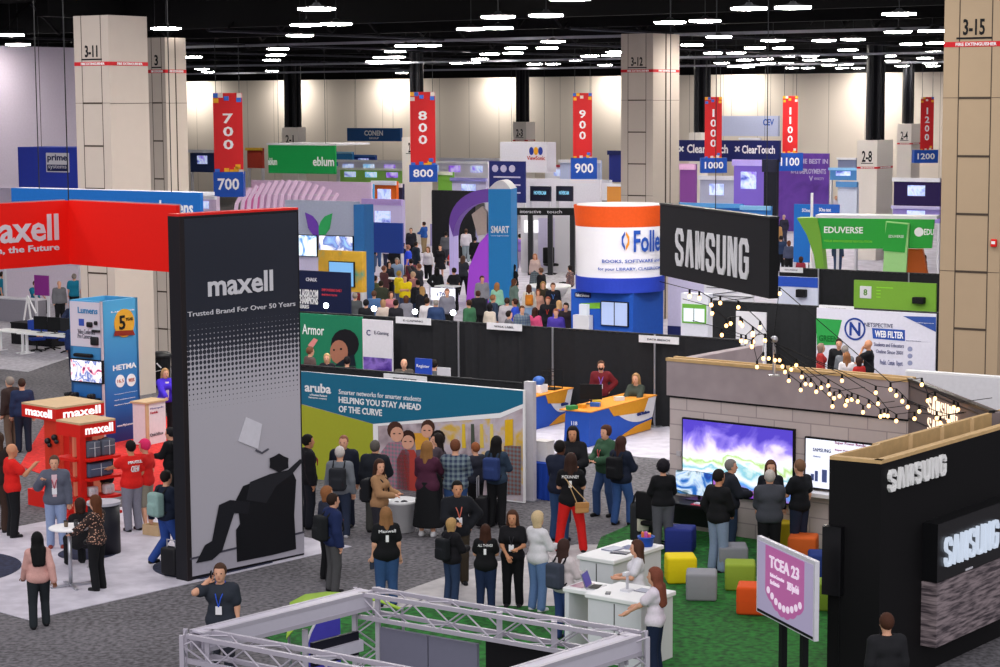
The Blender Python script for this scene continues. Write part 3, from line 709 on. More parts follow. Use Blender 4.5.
# hanging aisle banners
M_BRED = mat('#d4282c', .5, noise=.03); M_BBLU = mat('#1d4fb0', .5, noise=.03)
WHERE = {'700': 'over the wide blue header and ribbed arch', '800': 'in front of a pale column mid hall', '900': 'over the white booth wall with monitors', '1000': 'overlapping the long navy sign', '1100': 'touching the tall purple banner', '1200': 'beside the nearest right hand column'}
def aisle(num, x0, x1, y0, y1, bx0, bx1, by0, by1, Z):
    g = AT((x0 + x1) / 2, 100, Z); g.z = 0
    zt, zb = AT(x0, y0, Z).z, AT(x0, y1, Z).z
    r = thing('aisle_banner', f'tall red banner reading {num} hanging ' + WHERE[num], 'banner', (g.x, g.y, zb), -g.x / g.y * 0, 'aisle number banners'); 
    W = (x1 - x0) / FPX * Z; H = zt - zb; h = W / 2
    MB().box(-h, h, 0, .05, 0, H).build('banner_cloth', M_BRED, r)
    n = len(num); ch = H * .8 / 4.2
    for i, c in enumerate(num):
        z = H * (.74 if n == 3 else .80) - (i + 1) * H * .165 + H * .04
        write(r, c, -h * .35 if c != '1' else -h * .12, z, h * .35 if c != '1' else h * .12, z + H * .125, 0, WHITE, name='digit', bold=True)
    rr = random.Random(int(num)); q_ = W * .17
    for k, (a_, b_) in enumerate(((0, 1), (1, 1), (2.2, .96), (.1, .93), (4.8, 1), (4.7, .94), (4.9, .0), (4.0, .03), (.1, .01), (2.0, .02), (3.1, .0), (4.3, .07))):
        MB().box(-h + q_ * a_, -h + q_ * (a_ + 1), -.02, 0, (H - q_ * .95) * b_ - (0 if b_ > .1 else .1), (H - q_ * .95) * b_ + q_ * .9 - (0 if b_ > .1 else .1)).build('confetti_square', mat(['#f2b02c', '#3c6fd0', '#e8d8d0', '#f2b02c'][(k + rr.randint(0, 3)) % 4], .5), r)
    cz0, cz1 = AT(bx0, by1, Z).z - zb, AT(bx0, by0, Z).z - zb; cx0, cx1 = AT(bx0, 150, Z).x - g.x, AT(bx1, 150, Z).x - g.x
    MB().box(cx0, cx1, -.08, .7, cz0, min(cz1, 0)).build('number_box', M_BBLU, r)
    q = min(cz1, 0)
    write(r, num, cx0 + (cx1 - cx0) * .14, cz0 + (q - cz0) * .28, cx1 - (cx1 - cx0) * .14, cz0 + (q - cz0) * .75, -.08, WHITE, bold=True)
    MB().tube((-h * .8, .02, H), (-h * .8, .02, 12.55 - zb), .015).tube((h * .8, .02, H), (h * .8, .02, 12.55 - zb), .015).build('suspension_cable', DKMET, r)
aisle('700', 213, 242, 93, 172, 213, 243, 172, 197, 96)
aisle('800', 410, 435, 92, 165, 409, 437, 164, 182, 106)
aisle('900', 573, 592, 93, 158, 571, 597, 158, 179, 116)
aisle('1000', 705, 722, 97, 158, 701, 727, 158, 173, 122)
aisle('1100', 783, 798, 96, 153, 777, 803, 153, 171, 128)
aisle('1200', 921, 934, 97, 150, 914, 938, 149, 163, 138)
g = G(2, 190); 
r = thing('aisle_banner', 'red hanging banner sliver cut off by the left edge', 'banner', (AT(-6, 100, 86).x, 86, AT(0, 172, 86).z)); MB().box(-.6, .42, 0, .05, 0, 3.3).build('banner_cloth', M_BRED, r); MB().box(-.6, .45, -.05, .5, -1.1, 0).build('number_box', M_BBLU, r); MB().tube((0, .02, 3.3), (0, .02, 6.2), .015).build('suspension_cable', DKMET, r)
# ---------------------------------------------------------------- near booths
def VEC(x, y, z): return Vector((x, y, z))
# --- tall dark tower
T = thing('display_tower', 'tall dark navy tower with halftone poster on white floor', 'display tower', G(187, 582), MAXB)
tw_ = -loc(T, 172, 400, 'u')[0]; tl = loc(T, 301.5, 400, 'v')[0]; th = loc(T, 187, 217, 'u')[1]
tL = tl
MB().box(-tw_, 0, 0, tl, 0, th).build('tower_body', mat('#1d1d23', .6), T)
t = NT('halftone_poster', .5); x, y, z = t.sep()
fy = t.math('SUBTRACT', t.math('FRACT', t.math('DIVIDE', y, .092)), .5); fz = t.math('SUBTRACT', t.math('FRACT', t.math('DIVIDE', z, .092)), .5)
dd = t.math('SQRT', t.math('ADD', t.math('MULTIPLY', fy, fy), t.math('MULTIPLY', fz, fz)))
rad = t.n('ShaderNodeMapRange', {0: z, 1: 3.0, 2: 4.75, 3: .02, 4: .74}).outputs[0]
navy = t.mix(t.noise(.6), hexc('#182033'), hexc('#111828'))
ps = MB().box(.0, .02, .10, tl - .05, .18, th - .05).build('poster', t.out(t.mix(t.math('LESS_THAN', dd, rad), hexc('#b5b2bd'), navy)), T)
MB().box(-.0, .03, 0, .10, 0, th).build('edge_post', mat('#241f22', .6), T)
MB().box(-tw_, .0, 0, tl, th, th + .04).build('red_trim', RED, T)
def vpoly(o, pts, off, m, name, th_=.006, face='v'):
    P = []
    for p in pts:
        s_, z_ = loc(o, p[0], p[1], face, off); P.append((off, s_, z_) if face == 'v' else (s_, off, z_))
    return MB().prism(P, (th_, 0, 0) if face == 'v' else (0, -th_, 0)).build(name, m, o)
vpoly(T, [(190, 560), (304, 532), (304, 553), (190, 577)], .021, mat('#a9a6b2', .5), 'printed_floor')
vpoly(T, [(190, 558), (304, 531), (304, 533), (190, 560)], .028, mat('#4a4956', .5), 'printed_line')
vpoly(T, [(236, 500), (243, 486), (262, 479), (286, 476), (293, 473), (296, 480), (294, 515), (296, 549), (272, 555), (237, 562), (236, 530), (240, 524), (238, 508)], .030, mat('#17181d', .5), 'armchair_print')
vpoly(T, [(196, 563), (205, 545), (212, 541), (219, 505), (230, 500), (250, 502), (248, 514), (234, 513), (222, 551), (212, 560)], .036, mat('#1f2026', .5), 'seated_figure_print')
vpoly(T, [(246, 500), (250, 482), (270, 474), (288, 470), (300, 459), (303, 461), (292, 474), (276, 486), (266, 503)], .036, mat('#26272d', .5), 'seated_figure_print')
vpoly(T, [(279 + 9 * math.cos(a / 6 * math.pi) * (1 + .2 * (a % 2)), 463 + 8 * math.sin(a / 6 * math.pi) * (1 + .2 * (a % 2))) for a in range(12)], .042, mat('#1c1c22', .5), 'printed_head')
vpoly(T, [(238, 441), (246, 417), (262, 424), (258, 449)], .030, mat('#d6d4df', .5), 'printed_lampshade')
vpoly(T, [(256, 449), (262, 452), (268, 448), (269, 449.5), (262, 454), (255, 451)], .030, mat('#55545f', .5), 'printed_cord')
LG = mat('#d5d4dc', .45, noise=.02)
wpx(T, 'maxell', 208, 297, 272.5, 269.5, .02, LG, 'v', bold=True)
wpx(T, 'Trusted Brand For Over 50 Years', 187.5, 317, 295, 301, .02, LG, 'v')
# --- red header ring
Rg = thing('header_sign', 'long red fabric header running from the tall dark tower to the left edge', 'sign', (0, 0, 0), MAXB)
p = G(68, 200.5, 6.55); Rg.location = (p.x, p.y, 0)
rl = loc(Rg, 176, 220, 'u')[0]; zb = loc(Rg, 68, 264, 'u')[1]
MB().box(-.1, 0, -7.0, 0, zb, 6.55).build('fabric_panel', mat('#ee1a10', .6, noise=.03), Rg)
MB().box(0, rl, 0, .1, zb, 6.55).build('fabric_panel', mat('#ee1a10', .6, noise=.03), Rg)
MB().box(-.13, -.1, -7.0, 0, zb, 6.57).box(-.1, rl, .1, .13, zb, 6.57).build('frame', STEEL, Rg)
MB().tube((-.05, .05, 6.5), (-.05, .05, 12.5), .012).tube((-.05, -6, 6.5), (-.05, -6, 12.5), .012).build('suspension_cable', DKMET, Rg)
wpx(Rg, 'maxell', -25, 245.5, 58, 213.5, 0, LG, 'v', bold=True)
wpx(Rg, 'Within, the Future', -33, 257.5, 59, 243.5, 0, LG, 'v', bold=True)
# --- red shelf kiosks
WOOD = mat('#c9ac86', .6, noise=.15, scale=6); REDK = mat('#d8221a', .5, noise=.03); PINKL = mat('#f08468', .6, emit=.35)
def kiosk(label, c, l, r_, H=2.2, hh=.3):
    p = G(*c, H); o = thing('shelf_kiosk', label, 'display stand', (p.x, p.y, 0), MAXB)
    wu = -loc(o, *l, 'u')[0]; wv = loc(o, *r_, 'v')[0]
    MB().box(-wu, 0, 0, wv, H - hh, H - .04).build('header_box', REDK, o)
    MB().box(-wu, 0, 0, wv, H - .04, H).build('wooden_top', WOOD, o)
    write(o, 'maxell', wv * .14, H - hh * .82, wv * .92, H - hh * .22, 0, LWHITE, 'v', bold=True, name='lit_lettering')
    return o, wu, wv
k1, u1, v1 = kiosk('red product kiosk with wide wooden top, the rear one of two', (56, 407.6), (21.5, 403), (104, 402))
write(k1, 'maxell', -u1 * .88, 2.2 - .25, -u1 * .12, 2.2 - .07, 0, LWHITE, 'u', bold=True, name='lit_lettering')
MB().box(-u1 * .45, 0, .08, .16, 0, 1.9).build('back_panel', mat('#d13a26', .6), k1); MB().box(-.5, -.05, .2, v1 - .3, 0, 1.9).build('panel', REDK, k1)
MB().box(-u1 * .9, .1, 0, v1, 0, .35).build('base', REDK, k1)
for i, (a, b) in enumerate(((.15, 1.55), (.42, 1.45), (.2, 1.1), (.35, .8))): MB().ball((-a * .9, .03, b), .07, 8, 6).ball((-a * .9 + .08, .02, b - .08), .05, 8, 6).build('headphones', DKMET, k1, True)
k2, u2, v2 = kiosk('red shelf kiosk with lit header showing grey laptop bags, the front one', (80, 423.5), (56, 418.7), (115.4, 418.5))
MB().box(-.14, -.02, 0, .14, 0, 1.9).build('post', REDK, k2); MB().box(-.42, -.36, .1, v2 - .02, 0, 1.9).build('back_panel', PINKL, k2)
MB().box(-u2, -.1, .3, .36, 0, 1.9).build('side_panel', mat('#c93a2c', .6), k2)
MB().box(-u2, -.02, 0, v2, 0, .18).build('base', REDK, k2)
for z in (1.42, 1.02, .62, .28):
    MB().box(-.36, .12, .10, v2 + .02, z, z + .05).build('shelf', REDK, k2); MB().box(-u2 + .05, -.1, -.1, .3, z, z + .05).build('shelf', REDK, k2)
BAG = mat('#5b6170', .8); 
for z, n in ((1.47, 2), (1.07, 1), (1.07, 1)):
    pass
def product(name, label, o, x0, x1, y0, y1, z0, z1, m, grp='grey laptop bags on the red kiosk shelves'):
    M = Matrix.Translation(Vector(o.location)) @ Matrix.Rotation(o.rotation_euler.z, 4, 'Z'); c = M @ Vector(((x0 + x1) / 2, (y0 + y1) / 2, z0))
    t = thing(name, label, 'laptop bag', c, o.rotation_euler.z, grp); a, b, h = (x1 - x0) / 2, (y1 - y0) / 2, z1 - z0
    MB().rbox(-a, a, -b, b, 0.003, h, .04).build('pouch', m, t, True); MB().tube((a + .005, 0, .01), (a + .005, 0, h - .02), .008).tube((a + .004, -b * .8, h * .6), (a + .004, b * .8, h * .6), .005).build('zip', mat('#c9ccd4', .3), t)
product('laptop_bag', 'grey laptop bag on the kiosk upper shelf beside the red post', k2, -.2, .02, .16, .16 + v2 * .38, 1.472, 1.80, BAG)
product('laptop_bag', 'grey laptop bag on the kiosk upper shelf at its outer end', k2, -.2, .02, .16 + v2 * .42, v2 * .98, 1.472, 1.80, BAG)
product('laptop_bag', 'wide blue-grey laptop bag on the kiosk middle shelf', k2, -.2, .04, .16, v2 * .86, 1.072, 1.36, mat('#54607a', .8))
product('headphone_pack', 'white headphone pack on the kiosk lower shelf beside the post', k2, -.15, .0, .2, .42, .672, .88, mat('#d8d8dd', .5), 'white packs on the lower kiosk shelf')
product('headphone_pack', 'white headphone pack on the kiosk lower shelf at its outer end', k2, -.15, .0, .58, .82, .672, .88, mat('#d8d8dd', .5), 'white packs on the lower kiosk shelf')
# --- blue camera-maker tower
p = G(105, 445); L = thing('display_tower', 'square blue and white tower with wall screen behind the red kiosks', 'display tower', p, AL)
Lu = -loc(L, 72, 400, 'u')[0]; Lv = loc(L, 140, 400, 'v')[0]; LH = loc(L, 105.5, 302, 'u')[1]
t = NT('blue_gradient_print', .4); x, y, z = t.sep(); BLG = t.out(t.ramp(t.n('ShaderNodeMapRange', {0: z, 1: 0, 2: LH}).outputs[0], [(0, hexc('#23357e')), (.35, hexc('#2b6bb4')), (.9, hexc('#4fa6d8'))]))
m = MB(); m.box(-Lu, 0, -.0, .08, 0, LH).box(-.08, 0, 0, Lv, 0, LH).box(-Lu, -Lu + .08, 0, Lv, 0, LH).box(-Lu, 0, Lv - .08, Lv, 0, LH).build('wall_panel', BLG, L)
MB().box(-.02, .03, -.03, .02, 0, LH).build('corner_post', mat('#c3b9c4', .5), L)
zz = loc(L, 90, 347, 'u')[1]; MB().box(-Lu + .03, -.05, -.012, 0, zz, LH - .03).build('white_print', mat('#d8d4e2', .5, noise=.03), L)
bl = mat('#3d85b8', .5)
wpx(L, 'Lumens', 78, 313, 97.5, 308, -.012, bl, bold=True); wpx(L, 'Lumens', 111, 313, 134, 308.5, 0, WHITE, 'v', bold=True); wpx(L, 'HETMA', 113, 371, 136, 362, 0, WHITE, 'v', bold=True)
for x_, y_, r0, mm in ((120, 381, .16, WHITE), (131, 380, .16, WHITE)):
    a = loc(L, x_, y_, 'v', 0); o = MB().lathe([(r0, 0), (r0, .015)], n=20).build('badge_disc', mm, L); o.location = (0.001, a[0], a[1]); o.rotation_euler = (0, math.pi / 2, 0)
    write(L, '16.5' if x_ < 125 else 'WEEK', a[0] - .11, a[1] - .04, a[0] + .11, a[1] + .05, .016, mat('#b5655c', .6), 'v')
a = loc(L, 124, 323, 'v', 0); o = MB().lathe([(.36, 0), (.36, .02)], n=24).build('gold_seal', mat('#e3a82f', .4), L); o.location = (.001, a[0], a[1]); o.rotation_euler = (0, math.pi / 2, 0)
write(L, '5', a[0] - .20, a[1] - .16, a[0] + .02, a[1] + .2, .022, BLACK, 'v', bold=True); write(L, 'YEAR', a[0] + .04, a[1] + .05, a[0] + .3, a[1] + .13, .022, BLACK, 'v'); vpoly(L, [(115, 331), (133, 330), (135, 335), (114, 336)], .03, mat('#8a2d20'), 'ribbon')
wpx(L, 'Distinguished Performance', 114.5, 395, 137, 390.5, 0, WHITE, 'v'); wpx(L, 'and collaborative', 114.5, 401, 135, 396.5, 0, WHITE, 'v'); wpx(L, 'Hardware Standards', 114.5, 406, 133, 401.5, 0, WHITE, 'v'); wpx(L, 'www.MyLumens.com', 117, 428, 138, 421, 0, WHITE, 'v')
wpx(L, 'Video Conference', 78, 333.5, 95, 330, -.012, mat('#6b6b78')); wpx(L, 'Pro Cameras', 78, 338, 92, 334.5, -.012, mat('#6b6b78'))
for (x0, y0, x1, y1) in ((88, 327, 93, 322), (95.5, 325, 98, 321), (93, 332, 101, 330), (92, 345, 99, 337)):
    a = loc(L, x0, y0, 'u', -.012); b = loc(L, x1, y1, 'u', -.012); MB().rbox(a[0], b[0], -.09, -.012, a[1], b[1], .03).build('camera_picture', DKMET, L, True)
a = loc(L, 79, 325.5, 'u', -.012); b = loc(L, 84, 319, 'u', -.012); MB().box(a[0], b[0], -.02, -.012, a[1], b[1]).build('logo_square', mat('#3b58b5'), L)
def screen(name, label, o, c0, c1, off, m, face='u', bez=.03, d=.07, cat='screen', as_part=True, depth=.07):
    """flat display on a plane of o between pixel corners (lower-left, upper-right)"""
    a = loc(o, *c0, face, off); b = loc(o, *c1, face, off); s_ = -1 if face == 'u' else 1
    r = o
    if not as_part:
        M = Matrix.Translation(Vector(o.location)) @ Matrix.Rotation(o.rotation_euler.z, 4, 'Z')
        pt = M @ (Vector((a[0], off, 0)) if face == 'u' else Vector((off, a[0], 0)))
        r = thing(name, label, cat, pt, o.rotation_euler.z); b = (b[0] - a[0], b[1]); a = (0, a[1]); off = 0
    def bx(x0, x1, y0, y1, z0, z1): return (x0, x1, min(y0, y1), max(y0, y1), z0, z1) if face == 'u' else (min(y0, y1), max(y0, y1), x0, x1, z0, z1)
    c = MB().box(*bx(a[0], b[0], off, off + s_ * depth, a[1], b[1])).build('screen_case' if as_part else 'case', BLACK, r)
    p_ = MB().box(*bx(a[0] + bez, b[0] - bez, off + s_ * depth, off + s_ * (depth + .006), a[1] + bez, b[1] - bez)).build('screen_picture', m, c if as_part else r)
    return r, a, b
def picture(name, cols, sc_=3.0, emit=.9, dist=2.5, seed=0.0):
    key = ('pic', name)
    if key in MATS: return MATS[key]
    t = NT(name, .3); v = t.n('ShaderNodeMapping', {'Vector': t.co, 'Location': (seed, seed, seed)}).outputs[0]
    f = t.n('ShaderNodeTexNoise', {'Scale': sc_, 'Detail': 4, 'Distortion': dist, 'Vector': v}).outputs['Fac']
    n = len(cols); m = t.out(t.ramp(f, [(.30 + .40 * i / (n - 1), hexc(c)) for i, c in enumerate(cols)]), emit); MATS[key] = m
    t.t.links.new(t.t.nodes['Color Ramp'].outputs[0], t.b.inputs['Emission Color']); return m
screen('screen', '', L, (72.5, 381), (104, 360.5), -.0, picture('video_wall', ['#14306e', '#ffffff', '#2b55a8', '#ffffff', '#c04a7a', '#10204a'], 3.2, .8, 1.0))
MB().rbox(-Lu * .8, -Lu * .25, -.16, -.02, loc(L, 90, 357, 'u')[1], loc(L, 90, 353.5, 'u')[1], .04).build('camera_bar', BLACK, L, True)
z_ = loc(L, 90, 396, 'u')[1]
MB().box(-Lu * 1.0, -.1, -.4, 0, z_ - .08, z_ - .03).build('shelf', DKMET, L)
for k, xx in enumerate((-Lu * .9, -Lu * .7, -.2)): MB().rbox(xx - .08, xx + .08, -.3, -.14, z_ - .03, z_ + .1, .03).ball((xx, -.32, z_ + .05), .05, 8, 6).build('camera', DKMET, L, True)
# --- lectern
p = G(147, 446); o = thing('lectern', 'white lectern with printed front beside the blue tower', 'lectern', p, AL)
b = loc(o, 166, 430, 'v')[0]; MB().box(-.45, 0, 0, b, 0, 1.05).build('cabinet', mat('#e0dbe0', .5), o); MB().box(-.5, .04, -.04, b + .04, 1.05, 1.1).build('top', WOOD, o); MB().box(-.03, .02, -.01, .08, 0, 1.05).build('corner_strip', WOOD, o)
write(o, 'Metropole', .15, .88, b * .88, .94, 0, mat('#8a8fb8'), 'v'); write(o, 'Huddle', .15, .78, b * .6, .84, 0, mat('#b5404e'), 'v'); write(o, 'QuickBox', .12, .2, b * .85, .3, 0, mat('#6b6b73'), 'v')
for k, (x, dx, lb) in enumerate(((147.5, 0, 'black wheeled bin beside the blue tower, left of a pair'), (162, 1, 'black bin with white recycling sign, right of a pair'))):
    p = G(x, 388); o = thing('recycling_bin', lb, 'bin', p, AL * .5)
    MB().lathe([(.23, .04), (.29, .95)], n=4 * 4, sx=1, sy=1).build('body', mat('#17181c', .5), o); MB().lathe([(.32, .95), (.32, 1.02), (.22, 1.1), (.02, 1.12)], n=16).build('lid', mat('#1e2025', .4), o, True)
    for s_ in (-1, 1): MB().tube((s_ * .2 - .03, .25, .07), (s_ * .2 + .03, .25, .07), .07, n=10).build('wheel', BLACK, o)
    if dx:
        for a in range(3):
            t0 = a * 2.094; q = MB(); q.bar((.14 * math.cos(t0), -.31, .65 + .14 * math.sin(t0)), (.14 * math.cos(t0 + 1.6), -.31, .65 + .14 * math.sin(t0 + 1.6)), .05, .02); q.build('recycling_arrow', LG, o)
# --- high table, stool
o = thing('high_table', 'small round white high table on chrome pole', 'table', G(71, 587))
q = G(66, 526, 1.08); MB().lathe([(.345, 0), (.36, .015), (.36, .03), (.34, .04)], c=(0, 0, 1.05), n=32).build('table_top', WHITE, o, True); MB().tube((0, 0, .04), (0, 0, 1.05), .035, n=12).build('pole', STEEL, o, True)
b = MB()
for k in range(4): t0 = k * math.pi / 2 + .5; b.bar((0, 0, .06), (.36 * math.cos(t0), .36 * math.sin(t0), .02), .06, .03)
b.build('foot', STEEL, o)
tz = 1.09
for dx, dy, m_, lb in ((-.05, -.02, '#6b5a48', 'small jar on the high table near its middle'), (.12, .0, '#3a3a3e', 'dark cup on the high table beside the small jar')):
    c = thing('cup', lb, 'cup', o.location + VEC(dx, dy, tz)); MB().lathe([(.035, .002), (.04, .1)], n=14).build('cup_body', mat(m_, .4), c, True); MB().lathe([(.042, .1), (.04, .115)], n=14).build('lid', BLACK, c, True)
o = thing('bar_stool', 'chrome bar stool beside the high table pole', 'stool', G(95, 583)); MB().lathe([(.17, 0), (.19, .03), (.17, .06)], c=(0, 0, .72), n=20).build('seat', BLACK, o, True); MB().tube((0, 0, .02), (0, 0, .72), .025).build('pole', STEEL, o); MB().lathe([(.2, .0), (.19, .015), (.03, .04)], n=20).build('base', STEEL, o, True); MB().path([(.13 * math.cos(a), .13 * math.sin(a), .3) for a in [k * .7 for k in range(10)]], .01).build('foot_ring', STEEL, o)
o = thing('podium', 'dark cylindrical plinth behind the polka dot woman', 'plinth', G(105, 553)); MB().lathe([(.30, 0), (.30, .95)], n=28).build('body', mat('#23232b', .5), o, True); MB().lathe([(.32, .95), (.32, 1.0)], n=28).build('top', mat('#b9b7c2', .5), o)
o = thing('suitcase', 'black wheeled case standing on the navy mat by the tower', 'luggage', G(172, 577), AL); MB().rbox(-.18, .18, -.12, .12, .05, .55, .05).build('case', mat('#18181c', .5), o, True); MB().path([(-.1, 0, .55), (-.1, 0, .68), (.1, 0, .68), (.1, 0, .55)], .012).build('handle', STEEL, o)
for s_ in (-1, 1): MB().tube((s_ * .14 - .02, 0, .035), (s_ * .14 + .02, 0, .035), .034, n=10).build('wheel', BLACK, o)
o = thing('wooden_crate', 'small pale wooden crate on the white floor by the backpacker', 'crate', G(155, 535), AL); MB().box(-.2, .2, -.14, .14, 0.015, .05).box(-.2, .2, -.14, -.12, .05, .22).box(-.2, .2, .12, .14, .05, .22).box(-.2, -.18, -.12, .12, .05, .22).box(.18, .2, -.12, .12, .05, .22).build('boards', WOOD, o)
# --- pipe and drape
t = NT('black_drape_cloth', .9); x, y, z = t.sep(); DRAPE = t.out(t.mix(t.noise(6), hexc('#0f1014'), hexc('#1b1c22')))
def drape(label, A, L_, H, rot=AL, poles=(), m=None, seed=1, z0=0.02):
    o = thing('drape_wall', label, 'drape', A, rot); rr = random.Random(seed)
    n = int(L_ / .11); vs_ = []; 
    for i in range(n + 1):
        x = L_ * i / n; yy = (.05 if i % 2 else -.05) * (.6 + .6 * rr.random())
        vs_ += [(x, yy * 1.4, z0), (x, yy, H - .08), (x, yy * .3, H - .03)]
    b = MB(); b.add(vs_, [(3 * i + k, 3 * i + 3 + k, 3 * i + 4 + k, 3 * i + 1 + k) for i in range(n) for k in (0, 1)])
    b.add([(x_, y_ + .03, z_) for x_, y_, z_ in vs_], [(3 * i + k, 3 * i + 1 + k, 3 * i + 4 + k, 3 * i + 3 + k) for i in range(n) for k in (0, 1)])
    b.build('cloth', m or DRAPE, o, True); MB().tube((0, .01, H - .02), (L_, .01, H - .02), .025).build('rail', DKMET, o)
    for px in poles:
        xx = loc(o, px, 340, 'u', 0)[0]
        MB().tube((xx, -.12, .01), (xx, -.12, H), .028).box(xx - .2, xx + .2, -.32, .02, 0.012, .025).build('upright', STEEL, o)
    return o
def idsign(label, o, x0, y0, x1, y1, text, off=-.16):
    a = loc(o, x0, y0, 'u', off); b = loc(o, x1, y1, 'u', off)
    M = Matrix.Translation(Vector(o.location)) @ Matrix.Rotation(o.rotation_euler.z, 4, 'Z'); w = b[0] - a[0]; h = .19
    s_ = thing('booth_sign', label, 'sign', M @ Vector(((a[0] + b[0]) / 2, off, a[1])), o.rotation_euler.z, 'white booth name cards on the drape')
    MB().box(-w / 2, w / 2, -.012, 0, 0, h).build('card', mat('#dddde2', .6), s_); write(s_, text, -w * .28, h * .35, w * .28, h * .62, -.012, mat('#44444c'))
dA0 = G(300, 311, 2.44); dA0.z = 0
dA = drape('long black drape wall crossing the hall behind the blue teal booth', dA0 + DIR(AL) * -1.2, 15.5, 2.44, poles=(461, 555, 657), seed=3)
idsign('white name card on the drape above the white purple poster', dA, 396, 323, 431, 319, 'E-GAMING')
idsign('white name card on the drape left of the bright post', dA, 487, 329, 522, 325, 'WALK LABEL')
idsign('white name card on the drape above the mustached banner', dA, 639, 342, 679, 337, 'DATA BREACH')
dC0 = G(690, 299, 2.44); dC0.z = 0
dC = drape('black drape wall behind the white web filter banner', dC0, 11.5, 2.44, poles=(), seed=4)
idsign('white name card on the drape beside the hanging dark sign', dC, 819, 311, 854, 307.5, 'NETSPECTIVE WEB')
dD0 = G(780, 267, 2.44); dD0.z = 0
dD = drape('farther black drape wall below the green arch booth', dD0, 12, 2.44, poles=(819, 909), seed=5)
idsign('white name card below the green arch, left of its leg', dD, 780, 272, 803, 267, 'EDUVERSE')
# --- teal booth
A = G(302, 371.5, 2.44); A.z = 0
dB = drape('black drape just behind the teal student network wall', A + DIR(AL) * -.6 + VEC(.35, .55, 0), 6.1, 2.5, seed=6)
idsign('white name card on top of the teal wall', dB, 384, 381.5, 427, 377, 'TEXAS STATE SCHOOL', off=-.1)
W = thing('printed_wall', 'teal and lime booth wall reading helping you stay ahead', 'booth wall', A, AL)
WL = loc(W, 524, 420, 'u')[0]
MB().box(-.5, WL, 0, .06, 0.02, 2.44).build('frame', WHITE, W)
def up(pts, m, name='printed_shape', off=-.002, th_=.004): return vpoly(W, pts, off, m, name, th_, 'u')
TEAL = mat('#1c6c8c', .5, noise=.03); LIME = mat('#a5ad33', .5, noise=.04)
gph = MB().box(-.5, WL - .03, -.002, 0, .05, 2.42).build('printed_background', picture('office_photo', ['#2f3a2a', '#8a7f86', '#b9a9b0', '#c9bfc8', '#d9b23c', '#a89aa6'], 1.3, 0, .4, 3), W)
up([(288, 370), (523, 391), (523, 404), (500, 413), (374, 424), (302, 404), (288, 400)], TEAL, 'teal_band')
up([(288, 400), (302, 404.5), (373, 424), (374, 500), (288, 500)], LIME, 'lime_field')
up([(373, 424), (500, 413), (523, 404), (523, 408), (500, 418), (378, 426), (379, 470), (374, 470)], WHITE, 'white_swoosh', off=-.008)
wpx(W, 'aruba', 305, 391.5, 331, 384.5, -.006, WHITE, bold=True); wpx(W, 'a Hewlett Packard', 310, 395.5, 327, 395, -.006, WHITE); wpx(W, 'Enterprise company', 309, 398.5, 327, 398, -.006, WHITE)
wpx(W, 'Smarter networks for smarter students', 339, 394, 421, 396.5, -.006, WHITE); wpx(W, 'HELPING YOU STAY AHEAD', 339, 402.7, 421, 404, -.006, WHITE, bold=True); wpx(W, 'OF THE CURVE', 339, 412, 382, 409.5, -.006, WHITE, bold=True)
def figure(x, y, r_, hair, shirt, face='#dba58c', y1=500, w_=2.2, look=0):
    n = 14
    up([(x - r_ * w_, y1), (x - r_ * w_, y + r_ * 2.6), (x - r_ * .8, y + r_ * 1.3), (x + r_ * .8, y + r_ * 1.3), (x + r_ * w_, y + r_ * 2.6), (x + r_ * w_, y1)], pmat(shirt[0], shirt[1]) if isinstance(shirt, tuple) else mat(shirt), 'printed_shirt', off=-.010)
    up([(x + r_ * .98 * math.cos(6.283 * k / n), y - r_ * .25 + r_ * 1.1 * math.sin(6.283 * k / n)) for k in range(n)], mat(hair), 'printed_hair', off=-.014)
    up([(x + look + r_ * .82 * math.cos(6.283 * k / n), y + r_ * .3 + r_ * .95 * math.sin(6.283 * k / n)) for k in range(n)], mat(face), 'printed_face', off=-.018)
    for s_ in (-1, 1): up([(x + look + s_ * r_ * .35 - 1, y + r_ * .2 - .5), (x + look + s_ * r_ * .35 + 1, y + r_ * .2 - .5), (x + look + s_ * r_ * .35 + 1, y + r_ * .2 + .5), (x + look + s_ * r_ * .35 - 1, y + r_ * .2 + .5)], mat('#30201c'), 'printed_eye', off=-.022)
figure(395, 432, 8, '#4a3027', ('#b5748a', 'plaid'), w_=1.8, look=2)
figure(408, 440, 7.5, '#3b231c', '#b5443c', w_=1.5)
up([(414, 433), (428, 433), (430, 448), (416, 450)], mat('#e0a43a'), 'printed_folder', off=-.012)
figure(428, 429, 7, '#4a2f25', '#6b5e6a', w_=1.7, look=-1)
figure(438, 440, 7.5, '#1f1715', '#4c4350', w_=1.7, look=-2)
for x0, m_ in ((462, '#e2c03a'), (471, '#4c5548'), (480, '#dfc25a'), (490, '#e6cf6a')): up([(x0, 424), (x0 + 3, 424), (x0 + 4, 448), (x0, 448)], mat(m_), 'printed_stripe', off=-.008)
up([(505, 420), (513, 419), (513, 445), (505, 446)], mat('#e0b322'), 'printed_lamp', off=-.012); up([(504, 446), (521, 446), (521, 495), (506, 495)], pmat('#7a4a44', 'plaid'), 'printed_shirt', off=-.010)
o = thing('support_post', 'thick pale aluminium post at the end of the teal wall', 'post', (0, 0, 0), AL); p = G(530, 501); o.location = p; MB().box(-.11, .11, -.05, .09, .02, 2.58).build('column_profile', mat('#c0bcc4', .4), o); MB().box(-.17, .17, -.12, .16, 0.001, .03).build('foot_plate', STEEL, o)
o = thing('skirted_table', 'small table with royal blue skirt beside the aluminium post', 'table', G(544, 497), AL)
b = MB(); n = 40
